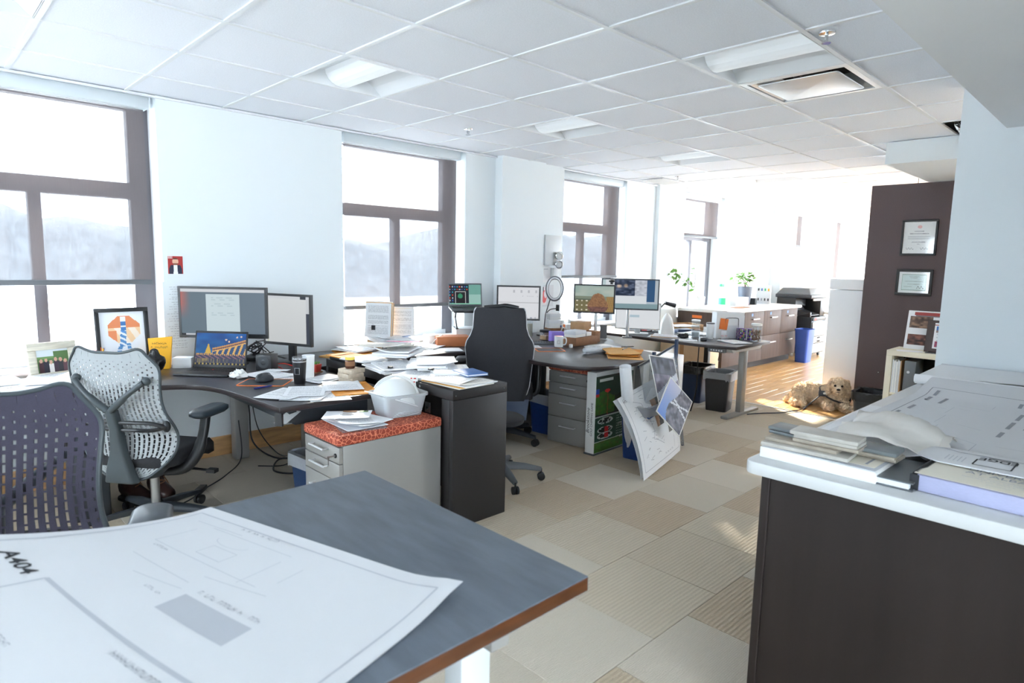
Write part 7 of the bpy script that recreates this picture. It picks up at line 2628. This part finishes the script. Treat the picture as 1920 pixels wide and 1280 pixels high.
MB().box(.0, -.004, .35, .18, -.002, .355).box(.0, -.004, .0, .18, -.002, .005).build('rule', 'ink_grey', t)

# ------------------------------------------------------------------ the dog and its leash
t = thing('dog', 'curly apricot dog with dark harness lying on the oak floor', 'dog', (0, 0, 0))
m = MB()
def B_(x, y, z, a, b=None, c=None):
    m.ball((x, y, z), (a, b or a, c or b or a), 16, 10)
B_(7.13, 2.62, .115, .125, .15, .115)     # rump
B_(7.13, 2.50, .115, .115, .15, .105)
B_(7.11, 2.38, .125, .115, .14, .115)     # ribs
B_(7.08, 2.28, .125, .11, .115, .12)      # chest
B_(7.06, 2.26, .185, .08, .085, .08)      # neck
B_(7.03, 2.255, .262, .082, .085, .078)   # skull
B_(7.01, 2.248, .308, .062, .066, .040)   # brow tuft
B_(6.958, 2.232, .234, .050, .052, .040)  # muzzle
B_(6.955, 2.230, .208, .044, .050, .036)  # beard
for (xs_, ys_, zs_, r_) in ((7.05, 2.38, .06, .058), (7.0, 2.355, .05, .052), (6.95, 2.325, .045, .048), (6.915, 2.30, .042, .047),     # left foreleg
                            (7.02, 2.19, .065, .06), (6.99, 2.16, .05, .052), (6.97, 2.13, .044, .046), (6.98, 2.10, .04, .042),
                            (7.02, 2.66, .085, .085), (6.98, 2.62, .06, .06), (6.94, 2.60, .042, .045), (6.90, 2.575, .038, .04), (6.875, 2.55, .035, .036),   # near hind leg
                            (6.93, 2.67, .04, .045), (6.89, 2.65, .036, .04), (6.86, 2.62, .034, .036),
                            (7.12, 2.74, .06, .045), (7.05, 2.77, .04, .04), (6.99, 2.77, .034, .032)):   # tail
    B_(xs_, ys_, zs_, r_)
body = m.build('body', 'dog_fur', t)
rm = body.modifiers.new('join', 'REMESH')
rm.mode = 'VOXEL'
rm.voxel_size = .0075
tx = bpy.data.textures.new('curls', 'CLOUDS')
tx.noise_scale = .022
tx.noise_depth = 2
dm = body.modifiers.new('curls', 'DISPLACE')
dm.texture = tx
dm.strength = .024
dm.mid_level = .55
dm.texture_coords = 'LOCAL'
rm.use_smooth_shade = True
def ear(s):
    m2 = MB()
    for k in range(6):
        q = k/5
        w_ = .066+.026*math.sin(PI*.5*q)
        m2.ball((7.035-.31*s*w_*-1*-1-.010*q, 2.255+s*.95*w_, .295-.115*q), (.036, .022, .032), 10, 7)
    e = m2.build('ear', 'dog_fur', t)
    a = e.modifiers.new('join', 'REMESH')
    a.mode = 'VOXEL'
    a.voxel_size = .007
    a.use_smooth_shade = True
    d = e.modifiers.new('curls', 'DISPLACE')
    d.texture = tx
    d.strength = .028
    d.texture_coords = 'LOCAL'
ear(1)
ear(-1)
MB().ball((6.903, 2.214, .242), (.015, .019, .013), 12, 8).build('nose', 'dog_dark', t, smooth=60)
for s in (-1, 1):
    MB().ball((6.940-.010*s, 2.228+s*.031, .276), (.014, .012, .012), 10, 7).build('eye', 'dog_dark', t, smooth=60)
MB().box(6.908, 2.205, .212, 6.916, 2.232, .216).build('mouth', 'dog_dark', t)
# tight curls all over the coat
r = random.Random(55)
dg = bpy.context.evaluated_depsgraph_get()
cm = MB()
for src in [body]+[c for c in t.children if c.name.startswith('ear')]:
    ev = src.evaluated_get(dg)
    em = ev.to_mesh()
    polys = em.polygons
    n_ = len(polys)
    for k in range(5200 if src is body else 700):
        p = polys[r.randrange(n_)]
        c = Vector(p.center)
        if (c-Vector((6.915, 2.218, .246))).length < .03 or (c-Vector((6.935, 2.226, .278))).length < .040:
            continue
        nn = Vector(p.normal)
        d1 = Vector((r.uniform(-1, 1), r.uniform(-1, 1), r.uniform(-1, .3)))
        d1 = (d1-nn*d1.dot(nn)).normalized()
        d2 = nn.cross(d1)
        L_ = r.uniform(.010, .020)
        w_ = r.uniform(.0022, .0042)
        q0, q1, q2 = c-nn*.002, c+nn*L_*.7+d1*L_*.25, c+nn*L_*.65+d1*L_*.9
        cm.add([q0-d2*w_, q0+d2*w_, q1+d2*w_*1.1, q1-d2*w_*1.1, q2], [(0, 1, 2, 3), (3, 2, 4), (1, 0, 3), (2, 1, 4)])
    ev.to_mesh_clear()
o = cm.build('curly_coat', 'dog_fur', t, smooth=80)
o['kind'] = 'stuff'
hp = []
for k in range(24):
    a = 2*PI*k/24
    hp.append((7.072+.122*math.cos(a), 2.30+.150*math.sin(a), .155+.055*math.sin(a)-.03*math.cos(a)*-1))
MB().tube(hp, .016, 6, closed=True, flat=.5).build('harness_band', 'harness', t, smooth=50)
MB().box(-.012, -.045, -.03, .012, .045, .03).build('harness_patch', 'harness', t, (6.975, 2.385, .165), (0, .5, .35), bevel=.006)
MB().box(-.0015, -.014, -.010, .0015, .014, .010).build('green_tag', 'green', t, (6.958, 2.405, .155), (0, .5, .35))
MB().box(-.0015, -.018, -.010, .0015, .018, .010).build('white_tag', 'white_card', t, (6.958, 2.36, .172), (0, .5, .35))
tag(MB().tube(spline([(6.95, 2.40, .15), (6.87, 2.47, .06), (6.80, 2.50, .012), (6.72, 2.50, .010), (6.60, 2.52, .012), (6.40, 2.58, .009), (6.25, 2.68, .009), (6.12, 2.75, .009), (6.04, 2.77, .012)], 8), .006, 6).build('leash', 'harness', smooth=50), 'dark dog leash trailing across the floor edge to the desk leg', 'leash')
